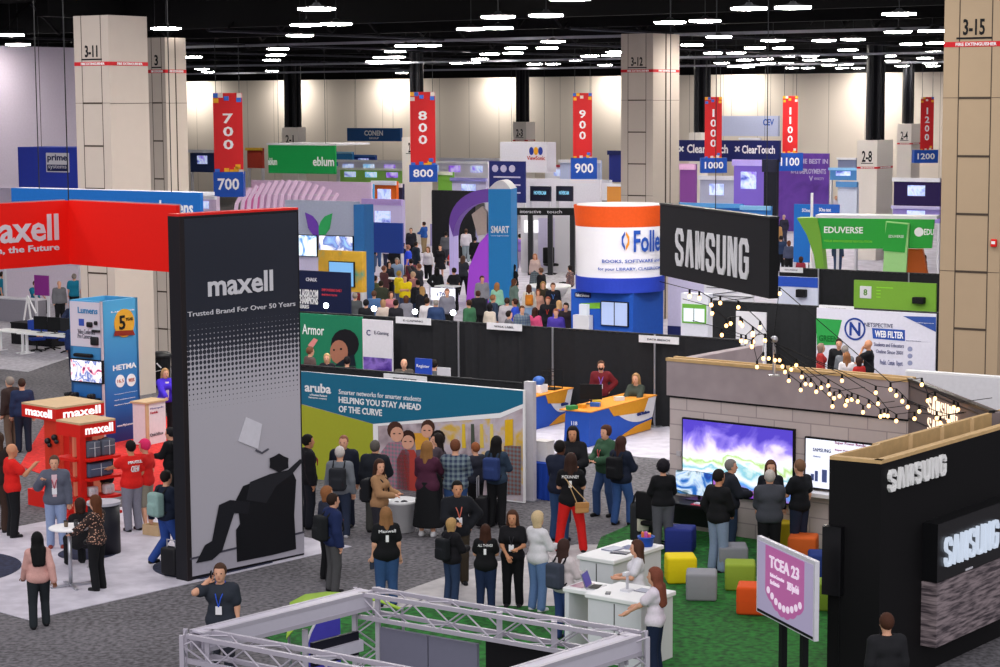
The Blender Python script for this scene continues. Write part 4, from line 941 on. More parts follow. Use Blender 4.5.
for k in range(n):
    t0, t1 = 6.2832 * k / n, 6.2832 * (k + 1) / n; sq = lambda t: (max(-.33, min(.33, .48 * math.cos(t))), max(-.33, min(.33, .48 * math.sin(t))))
    r0, r1 = (1.05 if k % 2 else .97), (1.05 if (k + 1) % 2 else .97); x0, y0 = sq(t0); x1, y1 = sq(t1)
    b.add([(x0 * r0, y0 * r0, .01), (x1 * r1, y1 * r1, .01), (x1, y1, .78), (x0, y0, .78)], [(0, 1, 2, 3)])
b.build('skirt', mat('#1c3f9e', .8), o); MB().box(-.34, .34, -.34, .34, .78, .8).build('table_top', mat('#2246a8', .8), o)
o2 = thing('display_box', 'plain white box standing on the blue skirted table', 'box', o.location + VEC(0, 0, .802), AL); MB().box(-.17, .17, -.15, .15, 0, .42).build('box_body', mat('#d9d4d2', .6), o2); MB().box(-.18, .18, -.16, .16, .42, .44).build('lid', mat('#cfcac8', .6), o2)
o = thing('waste_bin', 'round white bin with open top among the crowd', 'bin', G(402, 531)); MB().lathe([(.26, .01), (.31, .58), (.33, .58), (.33, .64), (.29, .64), (.27, .5), (.0005, .5)], n=32).build('tub', WHITE, o, True); MB().ball((.05, 0, .53), .1, 8, 6).ball((-.1, .05, .52), .08, 8, 6).build('rubbish', mat('#3a3a40'), o)
# --- swirl counters
def counter(label, c, pv, Hc=.9, dep=.7):
    p = G(*c); o = thing('fabric_counter', label, 'counter', p, AL); ln = loc(o, pv, 430, 'v')[0]; BL = mat('#2a55b5', .7); OR = mat('#e09a2a', .7); WH = mat('#e8e6ea', .7)
    MB().prism([(0.0, 0, .02), (0.0, ln, .02), (.12, ln + .1, Hc), (.12, -.1, Hc)], (-dep, 0, 0)).build('fitted_cloth', BL, o)
    MB().box(-dep - .05, .14, -.12, ln + .12, Hc, Hc + .03).build('counter_top', mat('#d98f35', .7), o)
    nn = 16
    def cur(a, b, c_, d): return [(a, b)]
    def sh(pts, m_, off, nm): MB().prism([(x_off(z) + off, y, z) for y, z in pts], (.004, 0, 0)).build(nm, m_, o)
    def x_off(z): return .12 * (z - .02) / (Hc - .02)
    sh([(ln * .30, Hc), (ln + .1, Hc), (ln + .03, .36)] + [(ln * (.95 - .55 * k / 8), .34 - .06 * math.sin(k / 8 * 3.14) + .35 * (k / 8) ** 2) for k in range(9)], WH, .004, 'white_swirl')
    sh([(ln * .25, Hc), (ln * .9, Hc)] + [(ln * (.85 - .5 * k / 6), .55 + .1 * (k / 6)) for k in range(7)], OR, .008, 'orange_swirl')
    sh([(ln * .45, .03), (ln, .03), (ln, .30), (ln * .75, .24)], OR, .008, 'orange_swirl')
    write(o, '4118 Vaultron', ln * .72, .5, ln * .92, .58, .10, mat('#2b3a78'), 'v', thick=.03)
    write(o, '118', -dep * .62, .55, -dep * .38, .65, -.03, WHITE, 'u', thick=.05)
    return o, ln
ct1, ln1 = counter('blue counter with orange and white swirls in the middle, staffed by two people', (588, 448), 650)
ct2, ln2 = counter('blue counter with orange swirls standing at left of a pair', (533, 431), 567)
def onto(o, x, y, z): return Matrix.Translation(Vector(o.location)) @ Matrix.Rotation(o.rotation_euler.z, 4, 'Z') @ Vector((x, y, z))
for i, (x, y, m_, lb, s_) in enumerate(((-.35, .3, '#e0962a', 'small orange box on the middle swirl counter at its near end', .1), (-.2, .7, '#2a5fb5', 'small blue box on the middle swirl counter', .12), (-.4, 1.1, '#d8c23a', 'yellow box on the middle swirl counter by the monitor', .1), (-.2, 1.9, '#dddddd', 'small white box on the middle swirl counter far end', .12), (-.45, -.02, '#2e8a4a', 'flat green box at the near edge of the middle swirl counter', .13))):
    b = thing('gift_box', lb, 'box', onto(ct1, x, y, .932), AL + i * .3, 'small giveaway boxes on the swirl counters'); MB().box(-s_, s_, -s_ * .6, s_ * .6, 0, .09).build('carton', mat(m_, .5), b); MB().box(-s_ * 1.02, s_ * 1.02, -s_ * .62, s_ * .62, .06, .095).build('lid', mat(m_, .4), b)
b = thing('gift_basket', 'dark wire basket stack on the left swirl counter', 'basket', onto(ct2, -.2, ln2 * .75, .932), AL); MB().box(-.2, .2, -.2, .2, 0, .02).path([(-.2, -.2, 0), (-.2, -.2, .5), (.2, -.2, .5), (.2, -.2, 0)], .012).path([(-.2, .2, 0), (-.2, .2, .5), (.2, .2, .5), (.2, .2, 0)], .012).path([(-.2, -.2, .25), (.2, -.2, .25)], .01).path([(-.2, -.2, .12), (.2, -.2, .12)], .01).path([(-.2, -.2, .38), (.2, -.2, .38)], .01).build('wire', BLACK, b)
b = thing('gift_box', 'blue and white box on the left swirl counter', 'box', onto(ct2, -.2, ln2 * .36, .932), AL, 'small giveaway boxes on the swirl counters'); MB().box(-.17, .17, -.17, .17, 0, .2).build('carton', mat('#e4e4ea', .5), b); MB().ball((0, 0, .3), .16, 12, 8, sz=.8).build('blue_toy', mat('#2a5fb5', .4), b, True)
b = thing('monitor', 'black monitor standing on the middle swirl counter', 'monitor', onto(ct1, -.5, 1.0, .932), AL + .4); MB().box(-.28, .28, -.02, .02, .12, .5).build('case', BLACK, b); MB().tube((0, .02, 0), (0, .02, .15), .02).box(-.12, .12, -.08, .1, 0, .015).build('stand', DKMET, b)
p = G(603, 418); b = thing('roll_up_banner', 'white standing banner with face picture behind the man in mask', 'banner', p, AL); x0, z0 = loc(b, 586, 408, 'u'); x1, z1 = loc(b, 619, 346, 'u')
MB().box(x0, x1, 0, .02, .06, z1).build('banner_cloth', mat('#d8d4da', .6), b); MB().box(x0 - .05, x1 + .05, -.1, .12, 0, .08).build('base', STEEL, b); write(b, '118 VAULTRON', x0 + .22, z1 - .28, x1 - .2, z1 - .2, 0, mat('#3b4c8a')); MB().prism([(x0, -.001, .5), (x0 + .35, -.001, 1.3), (x0, -.001, 1.4)], (0, -.005, 0)).build('printed_swirl', mat('#3d66b8'), b)
# --- posters in front of the drape
def poster(name, label, c0, c1, Y_off, m, base=dA, dep=.05, zmin=0.0, cat='poster'):
    o = thing(name, label, cat, base.location, base.rotation_euler.z); a = loc(o, *c0, 'u', Y_off); b = loc(o, *c1, 'u', Y_off)
    M = Matrix.Translation(Vector(o.location)) @ Matrix.Rotation(o.rotation_euler.z, 4, 'Z'); pt = M @ Vector((a[0], Y_off, 0)); o.location = pt
    MB().box(0, b[0] - a[0], 0, dep, zmin, b[1]).build('print_panel', m, o); return o, b[0] - a[0], b[1]
o, w_, h_ = poster('printed_banner', 'green booth banner with a dark haired child face', (288, 366), (362, 317), -.5, mat('#1f7a58', .6))
wpx(o, 'Armor', 302.5, 334, 324, 325.5, -.0, WHITE)
def ov(o, x, y, rx, ry, m, off, nm='printed_shape', n=16): return vpoly(o, [(x + rx * math.cos(6.2832 * k / n), y + ry * math.sin(6.2832 * k / n)) for k in range(n)], off, m, nm, .004, 'u')
ov(o, 345, 344, 14, 15, mat('#15151b'), -.004, 'printed_hair'); ov(o, 339, 352, 9, 12, mat('#a8705a'), -.01, 'printed_face'); vpoly(o, [(334, 366), (356, 366), (354, 354), (342, 360)], -.012, mat('#14202a'), 'printed_shirt', .004, 'u'); ov(o, 334, 350, 1, 1, BLACK, -.016); ov(o, 341, 349, 1.2, 1, BLACK, -.016); vpoly(o, [(308, 345), (314, 338), (318, 340), (312, 349)], -.006, mat('#d88a86'), 'printed_eraser', .004, 'u')
o, w_, h_ = poster('printed_banner', 'white and purple esports poster panel beside the green child banner', (363, 370), (392, 321), -.5, mat('#d9d7df', .6))
MB().box(.02, w_ - .02, -.004, 0, .3, 1.32).build('purple_print', picture('purple_players', ['#2a1658', '#4b2f8f', '#8a6fc8', '#3a2378'], 2, 0, .6), o); write(o, 'E-Gaming', .42, 1.95, w_ - .12, 2.08, 0, mat('#5b5b6e')); write(o, 'C', .14, 1.93, .28, 2.1, 0, mat('#3b3b6e'), bold=True)
# white web filter banner
o, w_, h_ = poster('printed_banner', 'wide white web filter banner with a large blue ringed N logo', (816, 372), (936, 314), -.35, mat('#d4d3e2', .6), base=dC)
DB = mat('#23408f', .5)
a = loc(o, 855, 329, 'u'); b = MB(); R0 = .33
for k in range(32): 
    t0, t1 = 6.2832 * k / 32, 6.2832 * (k + 1) / 32; P = lambda t, r: (a[0] + r * math.cos(t), -.004, a[1] + r * math.sin(t)); b.prism([P(t0, R0), P(t1, R0), P(t1, R0 * .84), P(t0, R0 * .84)], (0, -.008, 0))
b.build('logo_ring', DB, o); write(o, 'N', a[0] - .17, a[1] - .2, a[0] + .17, a[1] + .2, 0, DB, bold=True)
wpx(o, 'NETSPECTIVE', 864.5, 326.5, 893, 324, 0, mat('#3a3f63')); 
vpoly(o, [(872, 328), (905, 330), (905, 341), (873, 338.5)], -.004, mat('#2a50a8'), 'blue_strip', .004, 'u'); wpx(o, 'WEB FILTER', 875, 337, 903.5, 332, -.008, WHITE, bold=True); wpx(o, 'Students and Educators', 874, 346, 904, 344, 0, mat('#4b4f7a')); wpx(o, 'Online Since 2001', 876, 353, 903, 351, 0, mat('#4b4f7a'))
vpoly(o, [(816, 318), (842, 320), (836, 345), (817, 345)], -.004, mat('#2f9a4a'), 'green_print', .004, 'u'); wpx(o, 'GREEN', 819, 341, 838, 336, -.008, mat('#136b2c'), bold=True)
vpoly(o, [(903, 316), (936, 317), (936, 332)], -.004, mat('#33509a'), 'blue_corner', .004, 'u'); wpx(o, 'CyberDome', 915, 322, 934, 324, -.008, WHITE); wpx(o, 'Security Risks', 906, 341, 921, 341, 0, mat('#5b5f8a')); 
for k in range(3): ov(o, 910, 349 + 7 * k, 2.5, 2.5, mat('#8a8fb0'), -.004, 'icon')
wpx(o, 'Predict.  Contain.  Report.', 880, 366, 903, 361, 0, mat('#6a6f9a'))
# pale low wall behind the brick house
o = thing('booth_wall', 'large plain white partition right behind the brick house', 'booth wall', G(905, 372, 2.9).xy.to_3d(), AL); MB().box(0, 6, 0, .12, 0, 2.9).build('panel', mat('#dcdce2', .6), o); MB().box(0, 6, .0, .16, 2.9, 2.94).build('cap', WHITE, o)
# ---------------------------------------------------------------- brick house, dark house, hanging sign
t = NT('pale_block_wall', .85); x, y, z = t.sep()
vv = t.n('ShaderNodeCombineXYZ', {0: t.math('ADD', x, y), 1: z}).outputs[0]
br = t.n('ShaderNodeTexBrick', {'Vector': vv, 'Color1': (*hexc('#cabcbb'), 1), 'Color2': (*hexc('#d4c6c4'), 1), 'Mortar': (*hexc('#a6989a'), 1), 'Scale': 1.0, 'Mortar Size': .012, 'Brick Width': .80, 'Row Height': .30})
BRICK = t.out(t.mix(t.math('MULTIPLY', t.noise(9), .25), br.outputs['Color'], hexc('#b0a2a2')))
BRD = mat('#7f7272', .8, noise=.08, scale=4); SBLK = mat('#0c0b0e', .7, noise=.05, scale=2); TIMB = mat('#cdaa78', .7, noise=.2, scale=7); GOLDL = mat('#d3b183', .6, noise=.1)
BH = 3.4
a0, a1 = G(670, 359, BH), G(909, 380, BH); a2 = G(992, 413, BH)
d = a1 - a0; rb = math.atan2(d.y, d.x); Hs = thing('brick_house', 'open topped house of pale blocks with two lit screens', 'booth house', (a0.x, a0.y, 0), rb); bw_ = d.length
m = MB().box(0, bw_, 0, .25, 0, BH - .75); m.box(0, .25, .25, 3.2, 0, BH - .75); m.build('block_wall', BRICK, Hs)
MB().box(-.04, bw_ + .02, -.06, .2, BH - .72, BH - .02).box(-.04, .2, .2, 3.2, BH - .72, BH - .02).build('upper_band', mat('#a89a9e', .8, noise=.2, scale=2.5), Hs)
MB().box(0, bw_, -.03, .02, BH - .76, BH - .71).build('painted_shadow', BLACK, Hs)  # black strip stands in for the shadow under the overhanging band
MB().box(-.05, bw_ + .02, -.08, .02, BH - .03, BH + .03).box(-.05, bw_, .2, .28, BH - .03, BH + .03).build('timber_cap', TIMB, Hs)
for k in range(9): MB().box(k * bw_ / 8.2, k * bw_ / 8.2 + .06, -.02, .3, BH - .12, BH - .03).build('timber_block', TIMB, Hs)
Mh = Matrix.Translation(Vector(Hs.location)) @ Matrix.Rotation(rb, 4, 'Z'); q1 = Mh.inverted() @ Vector((a1.x, a1.y, 0)); q2 = Mh.inverted() @ Vector((a2.x, a2.y, 0))
dd_ = (q2 - q1); nn_ = Vector((-dd_.y, dd_.x, 0)).normalized() * .2
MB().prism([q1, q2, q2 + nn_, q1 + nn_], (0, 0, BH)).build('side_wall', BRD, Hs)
b = MB()
for k in range(1, 12): b.bar(q1 + VEC(0, 0, k * .3) - nn_ * .02, q2 + VEC(0, 0, k * .3) - nn_ * .02, .02, .02)
b.bar(q1 + VEC(0, 0, BH + .02), q2 + VEC(0, 0, BH + .02), .1, .05); b.build('board_seam', DKMET, Hs)
t = NT('moon_landscape_screen', .3); x, y, z = t.sep()
_zz = t.n('ShaderNodeMapRange', {0: z, 1: .72, 2: 2.05}).outputs[0]; _n1 = t.n('ShaderNodeTexNoise', {'Scale': 1.6, 'Detail': 5, 'Distortion': .6, 'Vector': t.co}).outputs['Fac']
_ff = t.math('ADD', _zz, t.math('MULTIPLY', t.math('SUBTRACT', _n1, .5), .75))
S1 = t.out(t.ramp(_ff, [(0, hexc('#5a2aa8')), (.16, hexc('#a85ac0')), (.28, hexc('#4f9ae0')), (.38, hexc('#f2f8ff')), (.46, hexc('#7ab8c8')), (.53, hexc('#eaf4e8')), (.60, hexc('#a8cc78')), (.68, hexc('#eef4ff')), (.80, hexc('#d0c4f8')), (.88, hexc('#8a78d8')), (1, hexc('#4a3ab0'))]), .95)
screen('screen', '', Hs, (683.5, 490), (796, 429), -.02, S1)
a = loc(Hs, 683.5, 490, 'u', -.1); b2 = loc(Hs, 796, 429, 'u', -.1)
t = NT('phone_advert_screen', .3); x, y, z = t.sep(); SC2 = t.out(t.ramp(t.n('ShaderNodeMapRange', {0: z, 1: .9, 2: 2.0}).outputs[0], [(0, hexc('#5a6ca8')), (.1, hexc('#c9d2ee')), (.4, hexc('#e4e8f6'))]), .85)
screen('screen', '', Hs, (806, 487), (880, 444), -.02, SC2)
wpx(Hs, 'SAMSUNG', 813, 451, 831, 449.5, -.1, mat('#3b4a80')); wpx(Hs, 'Galaxy', 813, 457, 821, 456, -.1, mat('#6b7ab0')); wpx(Hs, 'Super Power Bundle', 835, 444.5, 866, 444.5, -.1, mat('#b04a8a')); wpx(Hs, 'Super Power', 835, 451, 852, 450.5, -.1, mat('#b04a8a'))
for k, (x0, x1, y0, y1) in enumerate(((811, 814, 480, 474), (815, 818, 481, 471), (822, 827, 482, 470))):
    p0 = loc(Hs, x0, y0, 'u', -.1); p1 = loc(Hs, x1, y1, 'u', -.1); MB().box(p0[0], p1[0], -.11, -.1, p0[1], p1[1]).build('pictured_building', mat('#5b6ca8'), Hs)
p0 = loc(Hs, 803, 494, 'u', -.2); MB().box(p0[0], p0[0] + 1.6, -.35, 0, p0[1], p0[1] + .07).build('ledge', WHITE, Hs)
p0 = loc(Hs, 679, 456, 'u', 0); MB().box(p0[0] - .05, p0[0] + .05, -.02, 0, p0[1], p0[1] + .1).build('wall_socket', mat('#c4bfc4'), Hs)
# lit words on the side wall
mid = q1 + dd_ * .22; ang = math.atan2(dd_.y, dd_.x)
sg = bpy.data.objects.new('lit_lettering', None)
v_, f_ = glyphs('SAMSUNG', True); bb = MB()
for zz, s_ in ((BH - .42, .36), (BH - .78, .38)):
    block_word('SAMSUNG', .27, zz, .27 + s_, zz + .26, lambda x, z, t: q1 + dd_ * x - nn_ * (.11 + t) + VEC(0, 0, z), .05, bb)
COL.objects.unlink(sg) if sg.name in COL.objects else None; bpy.data.objects.remove(sg)
me = bpy.data.meshes.new('lit_lettering'); me.from_pydata([tuple(v) for v in bb.v], [], bb.f); me.materials.append(mat('#ffe2c4', .5, emit=1.6)); lo_ = bpy.data.objects.new('lit_lettering', me); COL.objects.link(lo_); lo_.parent = Hs
# --- dark house in front
f0, f1, f2 = G(829.5, 456, BH), G(881.5, 460.7, BH), G(1075, 405, BH); b1, b2_, = G(877, 444, BH), G(1066, 393, BH); b0 = G(843, 454.5, BH)
D_ = thing('dark_house', 'matte black open topped booth house with white lettering and timber rim', 'booth house', (f1.x, f1.y, 0), 0)
def rel(p, z=0): return Vector((p.x - f1.x, p.y - f1.y, z))
def slabwall(o, p, q, z0, z1, th_, m, name, side=1):
    p, q = p.copy(), q.copy(); p.z = q.z = z0; n_ = Vector((-(q - p).y, (q - p).x, 0)).normalized() * th_ * side
    return MB().prism([p, q, q + n_, p + n_], (0, 0, z1 - z0)).build(name, m, o)
slabwall(D_, rel(f0), rel(f1), 0, BH - .05, .1, SBLK, 'black_wall'); slabwall(D_, rel(f1), rel(f2), 0, BH - .05, .1, SBLK, 'black_wall')
slabwall(D_, rel(f0), rel(f1), BH - .05, BH, .13, TIMB, 'timber_rim'); slabwall(D_, rel(f1), rel(f2), BH - .05, BH, .13, TIMB, 'timber_rim')
slabwall(D_, rel(b1), rel(b2_), 0, BH, .08, TIMB, 'timber_back'); slabwall(D_, rel(f0) + VEC(.06, .1, 0), rel(b1), 0, BH, .06, TIMB, 'timber_back', -1)
bk = MB()
for k in range(7):
    a = rel(f1) + (rel(f2) - rel(f1)) * (k / 6.5); b = rel(b1) + (rel(b2_) - rel(b1)) * (k / 6.5); a = a + (b - a) * .25; bk.bar(a + VEC(0, 0, BH - .55), b + VEC(0, 0, BH - .55), .05, .3); bk.bar(b + VEC(0, 0, 2.0), b + VEC(0, 0, BH), .07)
bk.build('timber_brace', GOLDL, D_)
rD = math.atan2((f2 - f1).y, (f2 - f1).x)
V = thing('v', 'x', 'x', (f1.x, f1.y, 0), rD)   # frame of the right-hand face, used to measure
a = loc(V, 887, 492, 'u'); b = loc(V, 944, 454, 'u')
def onV(name, mb, m):
    R_ = Matrix.Rotation(rD, 4, 'Z'); mb.v = [tuple(R_ @ Vector(v)) for v in mb.v]; return mb.build(name, m, D_)
v_, f_ = glyphs('SAMSUNG', True)
onV('lettering', block_word('SAMSUNG', a[0], a[1], b[0], b[1], lambda x, z, t: (x, -t, z), .05), mat('#ffffff', .4))
a = loc(V, 937, 583, 'u', -.25); b = loc(V, 1075, 455, 'u', -.25); c_ = loc(V, 937, 525, 'u', -.25); e_ = loc(V, 936, 648, 'u', -.25)
onV('screen_case', MB().box(a[0], a[0] + 2.6, -.25, 0, a[1], c_[1]), mat('#101013', .3))
t = NT('woven_grey_screen', .5); x, y, z = t.sep(); w_ = t.n('ShaderNodeTexNoise', {'Scale': 1.0, 'Detail': 2, 'Vector': t.n('ShaderNodeMapping', {'Vector': t.co, 'Scale': (3, 3, 26)}).outputs[0]}).outputs['Fac']
onV('led_panel', MB().box(a[0], a[0] + 2.6, -.25, 0, e_[1], a[1] - .01), t.out(t.ramp(w_, [(.35, hexc('#3a3238')), (.65, hexc('#8a7c80'))]), .12))
a = loc(V, 944, 567, 'u', -.26); b = loc(V, 998, 519, 'u', -.26)
onV('chrome_lettering', block_word('SAMSUNG', a[0], a[1], b[0] - .02, b[1], lambda x, z, t: (x, -.25 - t, z), .05, wt=.2), mat('#d6e2f4', .2, emit=.7))
a = loc(V, 966, 571, 'u', -.26); b = loc(V, 973, 566, 'u', -.26)
onV('small_label', MB().box(a[0], b[0], -.258, -.25, a[1], a[1] + .03), LG)
bpy.data.objects.remove(V)
n0 = (rel(f0) - rel(f1)).normalized(); R0 = thing('v', 'x', 'x', (f1.x, f1.y, 0), math.atan2(-n0.y, -n0.x))
a = loc(R0, 822, 594, 'u', -.12); b = loc(R0, 835, 527, 'u', -.12); R_ = Matrix.Rotation(R0.rotation_euler.z, 4, 'Z')
mb = MB().box(a[0], b[0] + .1, -.14, 0, a[1], b[1]); mb.v = [tuple(R_ @ Vector(v)) for v in mb.v]; mb.build('side_screen', mat('#0d0d10', .3), D_)
a = loc(R0, 839, 640, 'u', -.01); b = loc(R0, 840, 534, 'u', -.01); mb = MB().box(a[0], b[0], -.02, 0, .1, b[1]); mb.v = [tuple(R_ @ Vector(v)) for v in mb.v]; mb.build('edge_strip', DKMET, D_)
bpy.data.objects.remove(R0)
# --- hanging sign
Yl = 37.6; pl = AT(660, 204.5, Yl); zt = pl.z; d_ = Vector((.287, -.958, 0)); S_ = thing('hanging_sign', 'dark hanging sign box with large white Korean brand lettering', 'sign', (pl.x, pl.y, 0), math.atan2(d_.y, d_.x))
S_['label'] = 'charcoal box sign hung from the ceiling with tall white letters'
w_ = loc(S_, 769.5, 230, 'u')[0]; zb = loc(S_, 665, 276, 'u')[1]
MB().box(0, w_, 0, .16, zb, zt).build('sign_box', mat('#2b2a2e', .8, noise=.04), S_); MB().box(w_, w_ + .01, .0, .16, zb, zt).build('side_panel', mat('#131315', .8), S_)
MB().box(-.01, w_ + .01, -.01, .17, zt, zt + .03).build('rim', DKMET, S_)
a = loc(S_, 676, 261, 'u'); b = loc(S_, 749, 243, 'u'); block_word('SAMSUNG', a[0], zb + (zt - zb) * .19, b[0], zb + (zt - zb) * .70, lambda x, z, t: (x, -t, z), .02).build('lettering', mat('#f4f2f6', .5), S_)
for xx in (.3, w_ / 2, w_ - .3): MB().tube((xx, .08, zt), (xx, .08, 12.0), .008).build('suspension_cable', DKMET, S_)
# --- string lights over the brick house
BP = [(28, 132), (53, 98), (75, 98), (100, 105), (118, 105), (60, 25), (8, 48), (12, 5), (130, 130), (140, 152), (165, 142), (155, 187), (185, 125), (207, 172), (203, 224), (222, 200), (243, 203), (265, 231), (285, 215), (313, 207), (318, 240), (336, 257), (330, 290), (358, 249), (368, 187), (382, 285), (389, 267), (407, 262), (431, 270), (475, 288), (452, 313), (503, 235), (512, 279), (522, 330), (537, 325), (551, 328), (562, 222), (585, 246), (609, 269), (585, 348), (631, 292), (658, 339), (677, 310), (687, 203), (711, 267), (740, 258), (747, 337), (761, 356), (795, 349), (815, 294), (832, 302)]
BP = [(750 + x / 4, 334 + y / 4) for x, y in BP] + [(660 + x / 6.23, 250 + y / 6.23) for x, y in ((185, 288), (245, 300), (320, 343), (325, 395), (375, 330), (488, 357), (413, 472), (440, 458), (500, 455), (512, 470), (385, 530), (505, 567), (535, 572), (578, 517), (580, 572), (573, 603), (623, 483), (655, 565), (745, 272))]
pole = G(774, 372, BH + .1); pole_top = AT(773, 341, pole.y)
o = thing('light_pole', 'slim pale pole rising from the brick house carrying the string lights', 'pole', (pole.x, pole.y, BH + .03)); MB().tube((0, 0, 0), (0, 0, pole_top.z - BH), .03).box(-.1, .1, -.1, .1, 0, .02).build('tube', STEEL, o); MB().ball((0, 0, pole_top.z - BH), .07).build('knob', STEEL, o, True)
SL = thing('string_lights', 'warm bulb string lights fanning out over the brick house roof', 'string lights', pole_top)
GLOWB = mat('#ffc27a', .4, emit=5); pts = []
for i, (x, y) in enumerate(BP):
    Yb = pole.y - (x - 773) * .018 if x > 773 else pole.y - (773 - x) * .03
    p = AT(x, y, Yb) - pole_top; pts.append(p)
    if i == 0: bu = MB().ball((0, 0, 0), .032, 10, 8, sz=1.15).build('bulb', GLOWB, SL, True); so_ = MB().tube((0, 0, .04), (0, 0, .12), .02).build('socket', BLACK, bu)
    else: 
        bu = bu0.copy(); COL.objects.link(bu); so_ = so0.copy(); COL.objects.link(so_); so_.parent = bu
    if i == 0: bu0, so0 = bu, so_
    bu.location = p
right = sorted([p for p in pts if p.x > 0], key=lambda p: math.atan2(p.z, p.x)); left = sorted([p for p in pts if p.x <= 0], key=lambda p: math.atan2(p.z, -p.x))
for grp, sg_ in ((right, 1), (left, -1)):
    n = 7 if sg_ > 0 else 4; grp2 = sorted(grp, key=lambda p: p.z / (abs(p.x) + .3))
    for k in range(n):
        sub = sorted(grp2[k * len(grp2) // n:(k + 1) * len(grp2) // n], key=lambda p: abs(p.x))
        path_ = [Vector((0, 0, -.02))] + [p + VEC(0, 0, .12) for p in sub]
        last = path_[-1]; path_.append(last + VEC(sg_ * .5, -.3 if sg_ > 0 else .2, .12)); MB().path(path_, .008, 4).build('wire', BLACK, SL)
# --- display on stand near the front
dS = Vector((.32, -.947, 0)); p = AT(757, 610, 29.6); o = thing('display_stand', 'white framed tilted screen on a black stand showing a pink scalloped badge', 'screen', (p.x, p.y, 0), math.atan2(dS.y, dS.x))
w_ = loc(o, 814, 600, 'u')[0]; z0 = loc(o, 757, 610, 'u')[1]; z1 = loc(o, 757.5, 537, 'u')[1]
c = MB().box(-.02, w_ + .02, 0, .07, z0 - .02, z1 + .02).build('frame', mat('#dcd9e4', .4), o); MB().box(.03, w_ - .03, -.006, 0, z0 + .04, z1 - .04).build('screen_picture', mat('#b4a9cc', .3, emit=.55), c)
MB().box(0.02, w_ - .02, -.008, 0, z0, z0 + .04).build('lower_bezel', BLACK, c)
for f in (.35, .72): MB().box(w_ * f - .05, w_ * f + .05, .07, .16, .01, z1 - .1).build('stand_leg', BLACK, o)
MB().box(w_ * .2, w_ * .9, -.2, .45, .005, .04).build('stand_base', DKMET, o)
PK = mat('#c86aae', .4, emit=.5)
H_ = z1 - z0; pts_ = [(w_ * .16, z1 - .05), (w_ * .84, z1 - .05), (w_ * .84, z0 + H_ * .34)] + [(w_ * (.84 - .68 * k / 24), z0 + H_ * (.33 - .23 * math.sin(math.pi * k / 24) - .025 * abs(math.sin(k * math.pi / 4)))) for k in range(1, 24)] + [(w_ * .16, z0 + H_ * .34)]
MB().prism([(x, -.006, z) for x, z in pts_], (0, -.006, 0)).build('badge_picture', PK, c)
LP_ = mat('#f2dcf2', .4, emit=.7)
write(c, 'TCEA 23', w_ * .24, z0 + H_ * .68, w_ * .76, z0 + H_ * .84, -.012, LP_, bold=True); write(c, 'Back to Convention', w_ * .26, z0 + H_ * .56, w_ * .5, z0 + H_ * .61, -.012, LP_); write(c, 'San Antonio', w_ * .26, z0 + H_ * .46, w_ * .42, z0 + H_ * .52, -.012, LP_); write(c, '2023 Jan-Feb', w_ * .56, z0 + H_ * .46, w_ * .76, z0 + H_ * .60, -.012, LP_)
for k in range(9): x = w_ * (.22 + .07 * k); MB().lathe([(.052, 0), (.052, .006)], n=14).build('spot', LP_, c).matrix_basis = Matrix.Translation((x, -.012, z0 + H_ * (.36 - .15 * math.sin(math.pi * k / 8)))) @ Matrix.Rotation(math.pi / 2, 4, 'X')
# --- gaming desk
p = G(690, 539); o = thing('gaming_desk', 'low dark desk carrying a curved monitor beside the house corner', 'desk', p, rb); MB().box(-.75, .8, -.35, .35, .70, .75).build('desk_top', BLACK, o)
for x in (-.7, .75):
    for y in (-.3, .3): MB().box(x - .03, x + .03, y - .03, y + .03, 0.02, .70).build('leg', BLACK, o)
MB().box(-.7, .75, .28, .32, .2, .70).build('modesty_panel', DKMET, o)
q = thing('monitor', 'curved gaming monitor with blue earth picture on the low dark desk', 'monitor', onto(o, .05, .05, .752), rb)
vs_ = []; n = 12
for i in range(n + 1): x = -.42 + .84 * i / n; yy = .12 * (1 - (2 * i / n - 1) ** 2); vs_ += [(x, yy, .10), (x, yy, .56), (x, yy + .04, .56), (x, yy + .04, .10)]
b = MB(); fs = []
for i in range(n): fs += [(4 * i + k, 4 * i + 4 + k, 4 * i + 4 + (k + 1) % 4, 4 * i + (k + 1) % 4) for k in range(1, 4)]
b.add(vs_, fs); b.build('case', BLACK, q); b = MB(); b.add([(x_, y_ - .004, z_) for x_, y_, z_ in vs_], [(4 * i, 4 * i + 4, 4 * i + 5, 4 * i + 1) for i in range(n)]); b.build('screen_picture', picture('earth_screen', ['#1b3f96', '#2a6ab8', '#cfe4f4', '#2a4a50', '#3a78c8'], 2.2, .8, 1.2), q)
MB().tube((0, .2, 0), (0, .17, .3), .03).box(-.2, .2, 0, .35, 0, .015).build('stand', DKMET, q)
q = thing('keyboard_mat', 'red and pink lit play mat on the low dark desk', 'mat', onto(o, .45, -.2, .752), rb); MB().box(-.25, .25, -.1, .1, 0, .012).build('mat', mat('#c8405a', .6), q); MB().box(-.2, .1, -.06, .06, .012, .035).build('keyboard', LG, q)
o = thing('gaming_chair', 'black wheeled chair with woman in black beside the low desk', 'chair', G(654, 546), rb); MB().rbox(-.25, .25, -.25, .25, .42, .52, .04).build('seat', BLACK, o, True); MB().rbox(-.24, .24, -.3, -.22, .55, 1.1, .04).build('backrest', BLACK, o, True); MB().tube((0, 0, .1), (0, 0, .42), .03).build('pole', STEEL, o)
b = MB(); [b.bar((0, 0, .1), (.28 * math.cos(k * 1.257), .28 * math.sin(k * 1.257), .06), .04, .03) for k in range(5)]; b.build('foot', BLACK, o)
for k in range(5): MB().ball((.28 * math.cos(k * 1.257), .28 * math.sin(k * 1.257), .045), .04, 8, 6).build('caster', BLACK, o, True)
